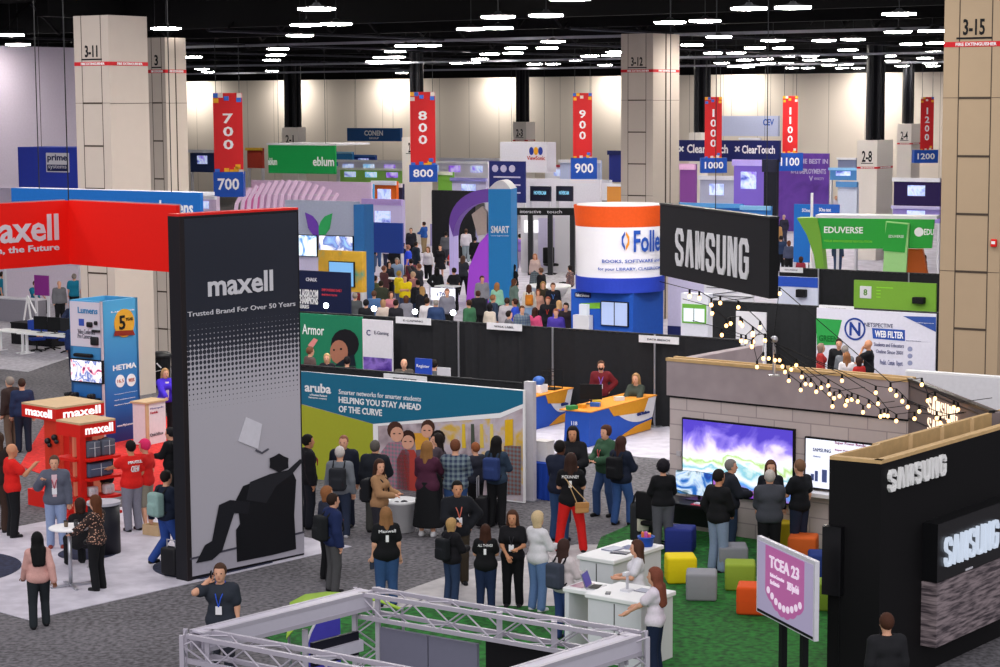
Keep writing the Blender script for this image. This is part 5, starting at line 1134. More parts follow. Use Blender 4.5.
b = thing('stroller_backpack', 'grey and black baby carrier bag standing behind the woman in black', 'bag', G(640, 545), .3); MB().rbox(-.18, .18, -.14, .14, .05, .85, .09).build('bag_body', mat('#2b2d31', .9), b, True); MB().rbox(-.12, .12, -.19, -.12, .3, .7, .04).build('pocket', mat('#b8b7a8', .8), b, True); MB().path([(-.15, 0, .8), (-.1, 0, 1.0), (.1, 0, 1.0), (.15, 0, .8)], .02).build('handle', BLACK, b)
# --- poufs
for (x0, x1, y0, y1, c_, lb) in ((665, 696, 541, 557, '#26327e', 'dark blue cube pouf behind the yellow one'), (664, 697, 554, 587, '#e8cf16', 'bright yellow cube pouf nearest the white counters'), (682, 721, 570, 604, '#8f9097', 'grey cube pouf in front of the yellow one'), (718, 747, 545, 576, '#82848c', 'grey cube pouf farther back beside the standing men'), (722, 758, 561, 594, '#92a83a', 'olive green cube pouf between grey and orange ones'), (736, 770, 583, 618, '#e2551e', 'orange cube pouf nearest the pink badge screen'), (811, 832, 580, 614, '#7c9a34', 'olive green cube pouf beside the dark house'), (812, 834, 566, 584, '#2a3f86', 'blue cube pouf beside the dark house'), (778, 798, 533, 551, '#e0c42c', 'yellow cube pouf behind the woman facing front at the big screen'), (795, 811, 550, 566, '#d8642a', 'orange cube pouf partly behind the pink badge screen')):
    g = G((x0 + x1) / 2, y1 - 5); s_ = .265; o = thing('cube_pouf', lb, 'pouf', (g.x, g.y, .021), -.25 + (x0 % 5) * .07, 'cube poufs on the green turf')
    MB().rbox(-s_, s_, -s_, s_, 0, .47, .045).build('cushion', mat(c_, .75, noise=.04), o, True); MB().path([(-s_, -s_ + .0, .235), (s_, -s_, .235), (s_, s_, .235), (-s_, s_, .235), (-s_, -s_, .235)], .004, 4).build('seam', mat(c_, .9, noise=.3), o)
# --- white counters
def desk(label, c, w0, w1, d0, Hc, rot=SAM, legs=True, full=True):
    o = thing('white_counter', label, 'counter', c, rot); MB().rbox(w0, w1, 0, d0, Hc - .07, Hc, .01, 1).build('counter_top', WHITE, o)
    if full: MB().box(w0 + .04, w1 - .04, .04, d0 - .04, 0.022, Hc - .07).build('cabinet', mat('#dfdfe6', .5, noise=.02), o); MB().box(w0 + (w1 - w0) * .5 - .005, w0 + (w1 - w0) * .5 + .005, .03, .04, .05, Hc - .1).build('door_gap', DKMET, o)
    else:
        for x in (w0 + .03, w1 - .11): MB().box(x, x + .08, .02, d0 - .02, 0.022, Hc - .07).build('side_panel', mat('#dfdfe6', .5, noise=.02), o)
    return o
HC = 1.06
g = G(614, 561, HC); dk1 = desk('white counter farthest from the camera with a blue basket on it', (g.x, g.y, 0), -.75, 0, 1.5, HC)
g = G(613, 592, HC); dk2 = desk('low white counter with an open laptop, middle of three', (g.x, g.y, 0), -.95, -.05, .62, HC - .06, full=False)
g = G(642, 603, HC); dk3 = desk('white counter with raised near cabinet under pointing woman, nearest of three', (g.x, g.y, 0), -1.05, 0, .95, HC)
o = thing('basket', 'small blue basket full of coloured packets on the far white counter', 'basket', onto(dk1, -.2, 1.25, HC), SAM); MB().lathe([(.11, 0), (.14, .15), (.15, .15), (.15, .17), (.13, .17), (.12, .04), (.001, .04)], n=16).build('basket_body', mat('#2456b8', .5), o, True)
for k in range(6): a = k * 1.05; MB().rbox(.06 * math.cos(a) - .03, .06 * math.cos(a) + .03, .06 * math.sin(a) - .02, .06 * math.sin(a) + .02, .08, .21 + .01 * k, .01, 1).build('packet', mat(['#e25a7a', '#f2c84a', '#e8e8ee', '#6ac4e0', '#e0783a', '#c85ab0'][k], .4), o)
def small(name, label, p, rot, parts, cat, grp=None):
    o = thing(name, label, cat, p, rot, grp)
    for nm, bx_, c_ in parts: MB().box(*bx_).build(nm, mat(c_, .4), o)
    return o
small('tablet', 'dark tablet lying on the far white counter', onto(dk1, -.25, .55, HC), SAM + .2, (('tablet_body', (-.15, .15, -.1, .1, 0, .012), '#1b1b20'), ('screen_picture', (-.14, .14, -.09, .09, .012, .014), '#2c3350')), 'tablet')
small('brochure', 'pale brochure stack on the far white counter, left side', onto(dk1, -.5, .7, HC), SAM - .1, (('paper', (-.12, .12, -.16, .16, 0, .02), '#8f92a8'), ('cover', (-.12, .12, -.16, .16, .02, .024), '#b0b4c8')), 'brochure')
small('brochure', 'blue brochure beside the blue basket on the far white counter', onto(dk1, -.35, .95, HC), SAM, (('paper', (-.1, .1, -.14, .14, 0, .015), '#d0d0d8'), ('cover', (-.1, .1, -.14, .14, .015, .019), '#3a4f8a')), 'brochure')
def laptop(label, p, rot, pic='#3b4a9a'):
    o = thing('laptop', label, 'laptop', p, rot); MB().box(-.17, .17, -.12, .12, 0, .016).build('base', STEEL, o); MB().box(-.15, .15, -.06, .1, .016, .018).build('keyboard', BLACK, o)
    l = MB().prism([(-.17, .12, .016), (.17, .12, .016), (.17, .20, .24), (-.17, .20, .24)], (0, .012, 0)).build('lid', STEEL, o); MB().prism([(-.155, .122, .03), (.155, .122, .03), (.155, .193, .225), (-.155, .193, .225)], (0, -.003, 0)).build('screen_picture', mat(pic, .3, emit=.6), l); return o
laptop('open laptop with purple screen on the middle white counter', onto(dk2, -.5, .28, HC - .06), SAM + 1.9, '#4a3f9a')
small('brochure', 'pink printed placemat on the middle white counter', onto(dk2, -.78, .3, HC - .06), SAM, (('paper', (-.12, .12, -.18, .18, 0, .006), '#c8a8b4'), ('cover', (-.11, .11, -.17, .17, .006, .009), '#b88a9c')), 'brochure')
small('document_camera', 'small white document camera on the nearest white counter', onto(dk3, -.6, .5, HC), SAM, (('base', (-.08, .08, -.08, .08, 0, .03), '#d8d8e0'), ('arm', (-.015, .015, -.015, .015, .03, .28), '#c0c0c8'), ('head', (-.03, .03, -.09, .03, .25, .3), '#d8d8e0')), 'camera')
small('phone', 'black phone lying on the nearest white counter', onto(dk3, -.75, .2, HC), SAM + .5, (('phone_body', (-.04, .04, -.08, .08, 0, .01), '#1b1b20'), ('screen_picture', (-.036, .036, -.075, .075, .01, .012), '#30344a')), 'phone')
small('tablet', 'pale grey tablet on the nearest white counter', onto(dk3, -.35, .65, HC), SAM, (('tablet_body', (-.16, .16, -.11, .11, 0, .012), '#8c8c96'), ('screen_picture', (-.15, .15, -.1, .1, .012, .014), '#a8acc0')), 'tablet')
# --- front frame of aluminium truss
ALU = mat('#b4aebc', .4, .1, noise=.05)
def truss_beam(o, A_, B_, s_=.29, name='truss_beam', flat=False, step=.42):
    A_, B_ = Vector(A_), Vector(B_); d = (B_ - A_).normalized(); n_ = d.cross(Vector((0, 0, 1))).normalized() * s_ / 2; up_ = Vector((0, 0, s_ / 2)) if abs(d.z) < .5 else d.cross(n_).normalized() * s_ / 2
    if abs(d.z) > .5: n_ = Vector((s_ / 2, 0, 0)); up_ = Vector((0, s_ / 2, 0))
    b = MB(); L_ = (B_ - A_).length
    for i, j in ((1, 1), (1, -1), (-1, -1), (-1, 1)): b.bar(A_ + n_ * i + up_ * j, B_ + n_ * i + up_ * j, .05, .05)
    ch = b.build(name, ALU, o); b = MB(); k = 0; t_ = 0
    while t_ < L_ - .05:
        t2 = min(L_, t_ + step / 2)
        for i, j, i2, j2 in ((1, 1, 1, -1), (-1, 1, -1, -1), (1, 1, -1, 1), (1, -1, -1, -1)):
            p_, q_ = (i, j), (i2, j2)
            if k % 2: p_, q_ = q_, p_
            b.tube(A_ + d * t_ + n_ * p_[0] + up_ * p_[1], A_ + d * t2 + n_ * q_[0] + up_ * q_[1], .011, n=5)
        t_ = t2; k += 1
    b.build('lacing', ALU, ch)
    if flat: MB().bar(A_ + up_ * 1.12, B_ + up_ * 1.12, s_ * 1.1, .02).bar(A_ + n_ * 1.1, B_ + n_ * 1.1, .02, s_ * 1.1).bar(A_ - n_ * 1.1, B_ - n_ * 1.1, .02, s_ * 1.1).build('cover_panel', mat('#c4bece', .4, noise=.03), ch)
    return ch
zt = 2.45; C1, C2, C3 = G(196, 632, zt), G(366, 590, zt), G(634, 634, zt); e1, e2 = (C2 - C1), (C3 - C2)
C1b = C1 + e2.normalized() * 3.4; C3b = C3 - e1.normalized() * 3.2
F_ = thing('box_truss', 'pale aluminium box truss frame with screens hung inside, nearest the camera', 'truss frame', (C2.x, C2.y, 0), 0)
R2 = lambda p, z: Vector((p.x - C2.x, p.y - C2.y, z)); zc = zt - .16
truss_beam(F_, R2(C1, zc + .05), R2(C2, zc + .05), s_=.19, flat=True); truss_beam(F_, R2(C2, zc), R2(C3, zc), step=.8); truss_beam(F_, R2(C1, zc), R2(C1b, zc), step=.8); truss_beam(F_, R2(C3, zc + .05), R2(C3b, zc + .05), s_=.19, flat=True)
for P_ in (C1, C2, C3): truss_beam(F_, R2(P_, .02), R2(P_, zt), name='truss_post')
for f in (.52, .72): p = C2 + e2 * f; MB().bar(R2(p, 0.02), R2(p, zt), .07, .07).build('upright', ALU, F_)
p = C1 + e1 * .62; MB().bar(R2(p, 0.02), R2(p, zt - .3), .07, .07).build('upright', ALU, F_)
u_ = e2.normalized(); v_1 = e1.normalized()
def plate(name, a_, b_, z0, z1, m, inset=0, th_=.05, par=None, bolts=0):
    n_ = (b_ - a_).normalized().cross(Vector((0, 0, 1))) * th_; a2, b22 = R2(a_, z0) + n_ * inset, R2(b_, z0) + n_ * inset
    ob = MB().prism([a2, b22, b22 + n_, a2 + n_], (0, 0, z1 - z0)).build(name, m, par or F_)
    for k in range(bolts):
        t_ = (k + .5) / bolts; c_ = a2 + (b22 - a2) * t_ + VEC(0, 0, (z1 - z0) * .55) + n_ * 1.05; MB().ball(c_, .025, 8, 6).build('bolt', STEEL, ob, True)
    return ob
GP = mat('#77768a', .6, noise=.03)
plate('grey_panel', C2 + u_ * .25, C2 + u_ * .98, .6, 2.02, GP); plate('grey_panel', C2 + u_ * 1.0, C2 + u_ * 1.72, .6, 2.02, GP)
plate('screen_back', C2 + u_ * 1.85, C2 + u_ * 2.85, .9, 2.08, mat('#131216', .5), bolts=3); plate('screen_back', C2 + u_ * 2.95, C2 + u_ * 3.3, .9, 2.05, mat('#131216', .5), bolts=1)
for zz in (2.02, 1.3): plate('screen_back', C2 - v_1 * .95, C2 - v_1 * .18, zz - .35, zz - .05, mat('#1a1a26', .5), bolts=2)
plate('white_shelf', C2 - v_1 * .95, C2 - v_1 * .15, 1.72, 1.86, mat('#c9c4d4', .5), inset=1)
# blue curved panel and lime ribbon
pb = G(306, 640, 1.6); o = thing('curved_panel', 'blue quarter round panel behind the truss frame upright', 'panel', (pb.x, pb.y, 0), math.atan2(v_1.y, v_1.x) - .6)
pp = [(0, 0, .02), (.45, 0, .02), (.45, 0, 2.0)] + [(.45 * (1 - math.sin(k / 8 * 1.57)), 0, 1.3 + .7 * math.cos(k / 8 * 1.57)) for k in range(1, 9)]
MB().prism(pp, (0, .05, 0)).build('panel', mat('#4a45b4', .5), o); MB().path([tuple(Vector(q) + VEC(-.01, .02, 0)) for q in pp[2:]], .02).build('edge_trim', LG, o)
o = thing('lime_arch', 'lime green fabric arch ribbon behind the truss frame', 'fabric arch', (0, 0, 0)); ctr = [G(288, 620, 1.75), G(304, 606, 1.85), G(326, 597, 1.9), G(352, 595, 1.95), G(378, 599, 1.9), G(402, 609, 1.8)]
ctr = [Vector((p.x, p.y, p.z)) for p in ctr]; bs = ctr[2].copy(); o.location = (bs.x, bs.y, 0)
wd = [.50, .34, .16, .06, .04, .03]; b = MB(); vs_ = []
for p, q in zip(ctr, wd): r_ = p - Vector((bs.x, bs.y, 0)); vs_ += [r_ + VEC(0, -q / 2, -q * .35), r_ + VEC(.0, q / 2, q * .35), r_ + VEC(0, q / 2, q * .35 - .02), r_ + VEC(0, -q / 2, -q * .35 - .02)]
b.add(vs_, [(4 * i + k, 4 * i + 4 + k, 4 * i + 4 + (k + 1) % 4, 4 * i + (k + 1) % 4) for i in range(5) for k in range(4)] + [(0, 1, 2, 3), (20, 23, 22, 21)]); b.build('ribbon', mat('#a9cf4e', .6), o, True)
b = MB(); e_ = ctr[0] - Vector((bs.x, bs.y, 0)); b.path([e_, e_ + VEC(.02, .1, -.9), VEC(e_.x + .05, e_.y + .1, .01)], .02); g_ = ctr[-1] - Vector((bs.x, bs.y, 0)); b.path([g_, VEC(g_.x + .1, g_.y, .01)], .02); b.build('pole', STEEL, o)
# ---------------------------------------------------------------- mid and far booths
def box_at(name, label, cat, x0, x1, yt, yb, Z, m, dep=.1, rot=AL, hang=False, group=None, off=0):
    """panel seen between columns x0..x1 and rows yt..yb, standing on the floor (or hung)"""
    p = AT(x0, yt, Z); o = thing(name, label, cat, (p.x, p.y, 0), rot, group); w_ = loc(o, x1, yt, 'u')[0]; zt_ = loc(o, x0, yt, 'u')[1]; zb_ = loc(o, x0, yb, 'u')[1]
    if not hang: zb_ = .02 if zb_ < 1.2 else zb_
    MB().box(0, w_, 0, dep, zb_, zt_).build('panel', m, o)
    if hang: MB().tube((w_ * .15, dep / 2, zt_), (w_ * .15, dep / 2, 11.9), .012).tube((w_ * .85, dep / 2, zt_), (w_ * .85, dep / 2, 11.9), .012).build('suspension_cable', DKMET, o)
    elif zb_ > .1: MB().box(.0, .1, 0, dep, .02, zb_).box(w_ - .1, w_, 0, dep, .02, zb_).build('support_leg', LG, o)
    return o, w_, zb_, zt_
B1 = mat('#1f63b8', .6); NAV = mat('#1c2458', .6); LAV = mat('#c4bfdc', .6); GRN = mat('#17984a', .6); LBLU = mat('#3f8ed0', .6)
o, w_, a, b = box_at('hanging_sign', 'blue hanging sign box with a small white framed logo at upper left', 'sign', 18, 82, 147, 187, 80, mat('#2c3fae', .6), 1.5, hang=True)
MB().box(-.02, 0, 0, 1.5, a, b).build('side_panel', mat('#232f80'), o); p0 = loc(o, 47, 172, 'u'); p1 = loc(o, 69, 153, 'u'); MB().box(p0[0], p1[0], -.03, 0, p0[1], p1[1]).build('logo_panel', LG, o)
write(o, 'prime', p0[0] + .08, (p0[1] + p1[1]) / 2, p1[0] - .08, p1[1] - .06, -.03, NAV, bold=True); MB().box(p0[0] + .05, p1[0] - .05, -.035, -.03, p0[1] + .04, (p0[1] + p1[1]) / 2 - .08).build('logo_band', NAV, o); write(o, 'systems', p0[0] + .12, p0[1] + .1, p1[0] - .12, (p0[1] + p1[1]) / 2 - .1, -.036, LG)
o, w_, a, b = box_at('header_sign', 'wide bright blue header sign half hidden above the red fabric header', 'sign', 11, 200, 188, 222, 50, mat('#1c6cc0', .6), .1, hang=True)
MB().box(0, w_, .1, .5, b - .08, b).build('top_frame', LG, o); q0 = loc(o, 160, 214, 'u'); q1 = loc(o, 193, 201, 'u'); write(o, 'Lumens', q0[0], q0[1], q1[0] , q1[1], 0, WHITE, bold=True); q0 = loc(o, 30, 214, 'u'); q1 = loc(o, 75, 203, 'u'); write(o, 'Lumens', q0[0], q0[1], q1[0], q1[1], 0, WHITE, bold=True)
# ribbed pink arch
g = G(285, 275); o = thing('ribbed_arch', 'white ribbed arch structure glowing pink beyond the tall dark tower', 'arch', (g.x, g.y, 0), AL)
for k in range(15):
    x = -2.9 + k * .42; zt_ = 4.7 - .012 * (k - 7) ** 2; MB().path([(x - .25, 0, .02), (x - .22, -.1, zt_ * .35), (x - .1, -.25, zt_ * .6), (x + .05, -.2, zt_ * .85), (x + .3, .1, zt_)], .10, 6).build('rib', mat('#e8c4e0', .5, emit=.5), o)
for k in range(4): MB().bar((-2.9, .2, 1 + k), (3.0, .2, 1 + k), .05).build('crossbar', LG, o)
MB().box(-3.4, 4.2, 1.6, 1.7, 0.02, 4.6).build('back_panel', mat('#d9c3de', .6), o)
o, w_, a, b = box_at('hanging_sign', 'green hanging sign with white lettering above the ribbed arch', 'sign', 268, 335, 145, 173, 112, GRN, .12, hang=True)
MB().box(-.1, w_ + .1, -.02, 3, b, b + .1).build('top_rim', LG, o); wpx(o, 'eblum', 313, 166, 334, 157, 0, WHITE, bold=True); wpx(o, 'eblum', 268, 165, 277, 158, 0, WHITE, bold=True)
o, w_, a, b = box_at('hanging_sign', 'small steel blue hanging sign with white capitals near the back wall', 'sign', 347, 400, 128, 141, 150, mat('#24528c', .5), .3, hang=True)
write(o, 'CONEN', w_ * .33, a + (b - a) * .42, w_ * .68, a + (b - a) * .82, 0, WHITE, bold=True); write(o, 'GROUP', w_ * .42, a + (b - a) * .15, w_ * .6, a + (b - a) * .3, 0, WHITE)
# leaf booth
o, w_, a, b = box_at('booth_header', 'pale blue grey booth wall with a purple and green leaf mark', 'booth wall', 285, 355, 200, 236, 80, mat('#9fa6bd', .6), .3)
def leaf(cx, s_, m_):
    pts = []
    for k in range(9): t_ = k / 8; pts.append((cx + s_ * (0.0 + 1.25 * t_ ), -0.0, a + .15 + 1.0 * t_ ** .7 if True else 0))
    q = [(cx, a + .02), (cx + s_ * .3, a + .1), (cx + s_ * .52, a + .35), (cx + s_ * .66, a + .95), (cx + s_ * .3, a + .82), (cx + s_ * .1, a + .62), (cx, a + .4)]
    MB().prism([(x, -.004, z) for x, z in q], (0, -.03, 0)).build('leaf_mark', m_, o)
xc = loc(o, 319, 215, 'u')[0]; leaf(xc, -1, mat('#6a3fa8')); leaf(xc, 1, mat('#2fa05a'))
MB().box(w_, w_ + .5, -.1, .5, 0.02, b - .1).build('blue_edge', mat('#2f6aa8'), o)
MB().box(.3, w_, .0, .3, .02, a).build('lower_wall', LAV, o)
screen('screen', '', o, (298, 256), (318, 235), 0, picture('class_screen', ['#7cc0e8', '#e8f2fa', '#4a86c8', '#c8d8f0'], 1.5, .9, 1)); screen('screen', '', o, (320, 254), (354, 236), 0, picture('class_screen_b', ['#c8dcf4', '#ffffff', '#5a6aa8', '#8ab0e0'], 1.8, .9, 1))
o, w_, a, b = box_at('picture_arch', 'yellow and teal patterned arch frame round a blue lit screen', 'frame', 318, 362, 250, 290, 74, picture('yellow_pattern', ['#c8962a', '#e8b83a', '#d8a830', '#3aa89a'], 1.2, 0, .5), .25)
screen('screen', '', o, (330, 286), (355, 262), 0, mat('#7ab4e8', .4, emit=.9))
o, w_, a, b = box_at('roll_up_banner', 'navy banner with white and red lettering above the green child banner', 'banner', 296, 350, 270, 314, 63.5, mat('#1a2244', .6), .05)
wpx(o, 'CLASSROOM', 298, 296.5, 318, 290, 0, WHITE, bold=True); wpx(o, 'CHAMPIONS', 298, 303.5, 318, 297.5, 0, WHITE, bold=True); wpx(o, 'SERIES', 299, 308, 309, 305, 0, WHITE, bold=True); wpx(o, 'CHALK', 306, 281, 317, 278, 0, LG, bold=True); wpx(o, 'EMPOWERING DAILY', 322, 291, 342, 289.5, 0, mat('#c84050'), bold=True); wpx(o, 'INSTRUCTION', 322, 295.5, 337, 294.5, 0, mat('#c84050'), bold=True)
# smart tower and arch
p = G(489, 305); o = thing('display_tower', 'tall sky blue tower with curved purple lit arch joined to it', 'display tower', (p.x, p.y, 0), AL + .35)
w_ = loc(o, 511, 250, 'u')[0]; h_ = loc(o, 490, 189, 'u')[1]
MB().box(0, w_, 0, 1.2, .02, h_).build('tower_body', mat('#2a86cc', .5, noise=.03), o); n = 10
MB().prism([(w_ * k / n, 0, h_) for k in (0, n)] + [(w_ * (1 - k / n), 0, h_ + .42 * math.sin(math.pi * k / n / 1.0) * (1 - .3 * k / n)) for k in range(1, n)], (0, 1.2, 0)).build('rounded_top', LG, o)
wpx(o, 'SMART', 491, 233, 509, 226, 0, WHITE, bold=True); wpx(o, 'outrageously', 491, 236.5, 509, 235, 0, WHITE)
ar = []; 
for k in range(13): t_ = math.pi * .5 * k / 12; ar.append((-.1 - 2.2 * (1 - math.cos(t_)) , h_ * .60 + (h_ * .42) * math.cos(t_) if False else h_ * (.62 + .40 * math.cos(t_ * 1.0))))
b_ = MB(); pr = [(0 - 1.7 * math.sin(math.pi / 2 * k / 10), h_ * (.70 + .30 * math.cos(math.pi / 2 * k / 10))) for k in range(11)]; q_ = [(x * .9 + .0, z - .55) for x, z in pr]
b_.prism([(x, 0, z) for x, z in pr] + [(x, 0, z) for x, z in reversed(q_)], (0, 1.0, 0)); b_.build('arch_top', mat('#8a5ac8', .5, emit=.25), o)
MB().prism([(-.05, 0, .02), (-1.0, 0, .02), (-.85, 0, 1.6), (-.4, 0, 2.6), (-.05, 0, 3.0)], (0, .8, 0)).build('arch_foot', mat('#b04fe0', .5, emit=.5), o); MB().prism([(-.1, .1, 3.0), (-.5, .1, 2.9), (-.75, .1, h_ * .78), (-.3, .1, h_ * .85), (-.1, .1, h_ * .8)], (0, .3, 0)).build('printed_portrait', mat('#b8a8a0'), o)
MB().box(-1.75, -1.55, .2, 1.0, .02, h_ * .7).build('arch_leg', mat('#c8b8f0', .4, emit=.5), o)
g = G(479, 301); o = thing('black_cube', 'black cube plinth at the foot of the purple lit arch', 'plinth', g, AL + .2); MB().box(-.33, .33, -.1, .5, 0, .85).build('cube_body', BLACK, o); MB().box(-.35, .35, -.12, .52, .85, .88).build('top', DKMET, o)
# white tables in the busy aisle
for (x, y, lb, c_) in ((425, 305, 'white high table among the standing crowd near the yellow shirts', '#e4e2ea'), (390, 303, 'small white table in front of the two yellow shirts', '#e4e2ea'), (448, 312, 'white lit counter with small sign beside the suited bald man', '#e8e8f0')):
    g = G(x, y); o = thing('high_table', lb, 'table', g, AL)
    MB().box(-.45, .45, -.3, .3, 1.03, 1.08).build('table_top', mat(c_, .4), o); MB().tube((-.3, 0, .02), (-.3, 0, 1.03), .05).tube((.3, 0, .02), (.3, 0, 1.03), .05).build('leg', STEEL, o); MB().box(-.5, .5, -.25, .25, 0, .03).build('base', STEEL, o)
    if x == 448: MB().box(-.6, .6, -.36, -.34, .5, 1.0).build('lit_front', mat('#f4f4ff', .4, emit=1.2), o); write(o, 'e TWIG', -.3, .68, .3, .84, -.36, mat('#3a4a8a'), bold=True)
for k, (x, y) in enumerate(((326, 305), (374, 308), (415, 311), (453, 312))):
    q_ = loc(dA, x, y, 'u', .01); p = onto(dA, q_[0], .01, q_[1]); o = thing('drape_light', ('small clip-on spotlight shining on the long drape, ' + ('leftmost', 'second from left', 'third from left', 'rightmost')[k] + ' of four'), 'spotlight', (p.x, p.y, 2.42)); MB().tube((0, 0, 0), (0, 0, p.z - 2.44), .015).build('arm', DKMET, o); MB().ball((0, 0, p.z - 2.44), .075, 10, 8).build('lamp_head', mat('#eef4ff', .4, emit=25), o, True)
# round header booth
p = AT(577, 300, 63); o = thing('round_header_booth', 'tall booth with orange and white curved header over a blue tower', 'booth', (0, 0, 0), AL)
c_ = AT(620, 300, 66.0); o.location = (c_.x, c_.y, 0); zf = lambda y: loc(o, 620, y, 'u', -1.4)[1]
def arcw(r0, r1, z0, z1, m_, nm, a0=-math.pi * .98, a1=.15, n=72, dz=0):
    b = MB(); 
    P = [(math.cos(a0 + (a1 - a0) * k / n), math.sin(a0 + (a1 - a0) * k / n)) for k in range(n + 1)]
    for (c0, s0), (c1, s1) in zip(P, P[1:]): b.add([(r1 * c0, r1 * s0, z0), (r1 * c1, r1 * s1, z0), (r0 * c1, r0 * s1, z1), (r0 * c0, r0 * s0, z1), (r1 * c0 * .97, r1 * s0 * .97, z0), (r1 * c1 * .97, r1 * s1 * .97, z0), (r0 * c1 * .97, r0 * s1 * .97, z1), (r0 * c0 * .97, r0 * s0 * .97, z1)], [(0, 1, 2, 3), (4, 7, 6, 5), (3, 2, 6, 7), (0, 4, 5, 1)])
    return b.build(nm, m_, o)
RR = 1.46
arcw(RR + .04, RR - .02, zf(242 - 14), zf(207), mat('#e2561e', .6), 'orange_band', -math.pi, math.pi); arcw(RR - .02, RR - .06, zf(279), zf(228), mat('#eceaf2', .6, noise=.02), 'white_header', -math.pi, math.pi); arcw(RR - .02, RR - .02, zf(294), zf(279), mat('#2840b4', .6), 'blue_band', -math.pi, math.pi)
MB().box(-1.25, 1.05, -1.0, 1.0, .02, zf(293)).build('tower_body', mat('#2456b8', .6), o)
MB().lathe([(RR * .96, 0), (RR * .96, .05)], c=(0, 0, zf(208)), n=32).build('roof_disc', LG, o)
def curved(txt, az0, az1, z0, z1, m_, nm='lettering', bold=True, R=None):
    v, f = glyphs(txt, bold); R = R or RR + .03; vv_ = []
    for a_, b_ in v: t_ = math.radians(az0 + (az1 - az0) * a_); vv_.append((R * math.sin(t_), -R * math.cos(t_), z0 + (z1 - z0) * b_))
    me = bpy.data.meshes.new(nm); me.from_pydata(vv_, [], f); me.materials.append(m_); q = bpy.data.objects.new(nm, me); COL.objects.link(q); q.parent = o
FB = mat('#2450b0', .5); az = lambda px: math.degrees(math.asin(max(-1, min(1, (px - 620) / 46)))) + 33 - 3
curved('Follett', az(633), az(664), zf(253), zf(231), FB); curved('BOOKS, SOFTWARE and SERVICES', az(602), az(666), zf(264), zf(260), FB); curved('for your LIBRARY, CLASSROOM and HOME', az(598), az(666), zf(272), zf(268), FB)
for s_, m_ in ((-1, FB), (1, mat('#e8962a'))):
    cx, cz = az(625), zf(241); q = [(0, .30), (s_ * 4.2, .12), (s_ * 4.2, -.12), (0, -.32), (0, -.18), (s_ * 2.2, -.05), (s_ * 2.2, .05), (0, .18)]
    vv_ = [((RR + .03) * math.sin(math.radians(cx + a_ + s_ * .5)), -(RR + .03) * math.cos(math.radians(cx + a_ + s_ * .5)), cz + b_) for a_, b_ in q]; me = bpy.data.meshes.new('logo'); me.from_pydata(vv_, [], [(0, 1, 6, 7), (1, 2, 5, 6), (2, 3, 4, 5)]); me.materials.append(m_); q_ = bpy.data.objects.new('logo_mark', me); COL.objects.link(q_); q_.parent = o
z0, z1 = zf(331), zf(302); 
MB().box(-.1, .9, -1.07, -1.0, zf(328), zf(303)).build('screen_case', BLACK, o); MB().box(-.07, .38, -1.08, -1.07, zf(327), zf(304)).box(.42, .87, -1.08, -1.07, zf(327), zf(304)).build('screen_picture', mat('#b4c4ee', .4, emit=.8), o)
MB().box(-1.1, -.5, -1.03, -1.0, zf(301), zf(296)).build('name_panel', NAV, o); write(o, 'Follett Solutions', -1.05, zf(300), -.55, zf(297), -1.03, WHITE); MB().prism([(-.9, -1.01, zf(307)), (-.15, -1.01, zf(305)), (-.15, -1.01, zf(311)), (-.7, -1.01, zf(312))], (0, -.02, 0)).build('green_stripe', mat('#7cb83a'), o)
MB().box(-1.0, -.4, -1.3, -1.05, .02, zf(318)).build('leaflet_stand', LG, o); MB().box(-.8, -.5, -1.25, -1.1, zf(318), zf(307)).build('lit_leaflet', mat('#e8ecf8', .4, emit=.6), o)
# kiosk and whiteboards right of the round booth
o, w_, a, b = box_at('info_kiosk', 'pale kiosk with a green edged lit screen right of the round header booth', 'kiosk', 681, 708, 293, 345, 58, mat('#cfd0dc', .5), .3)
MB().box(.05, w_ - .05, -.02, 0, b - .85, b - .3).build('green_border', mat('#7ec850', .5, emit=.4), o); MB().box(.1, w_ - .1, -.03, -.02, b - .8, b - .42).build('screen_picture', mat('#e8f0f4', .4, emit=.9), o); MB().box(w_ * .5 - .01, w_ * .5 + .01, -.035, -.03, b - .8, b - .42).build('divider', DKMET, o)
o, w_, a, b = box_at('whiteboard', 'white perforated display board leaning beyond the string lights', 'board', 704, 753, 284, 345, 66, LG, .06)
MB().path([(x * .28 + .1, -.01, b - .1 - .25 * r_) for r_ in range(6) for x in range(7)], .012, 4).build('cord_pattern', DKMET, o)
o, w_, a, b = box_at('whiteboard', 'smaller white display board nearer the pale pole', 'board', 736, 766, 311, 345, 60.5, LG, .06); MB().path([(.2, -.01, b - .2), (.8, -.01, b - .6), (.3, -.01, b - 1.0), (.8, -.01, b - 1.3)], .012, 4).build('cord_pattern', DKMET, o)
# curved white booth wall behind round booth
o, w_, a, b = box_at('booth_wall', 'pale lavender booth wall right behind the round header booth', 'booth wall', 668, 735, 277, 340, 69, LAV, .1)
MB().box(0, w_, -.02, 0, .02, .9).build('blue_base', NAV, o)
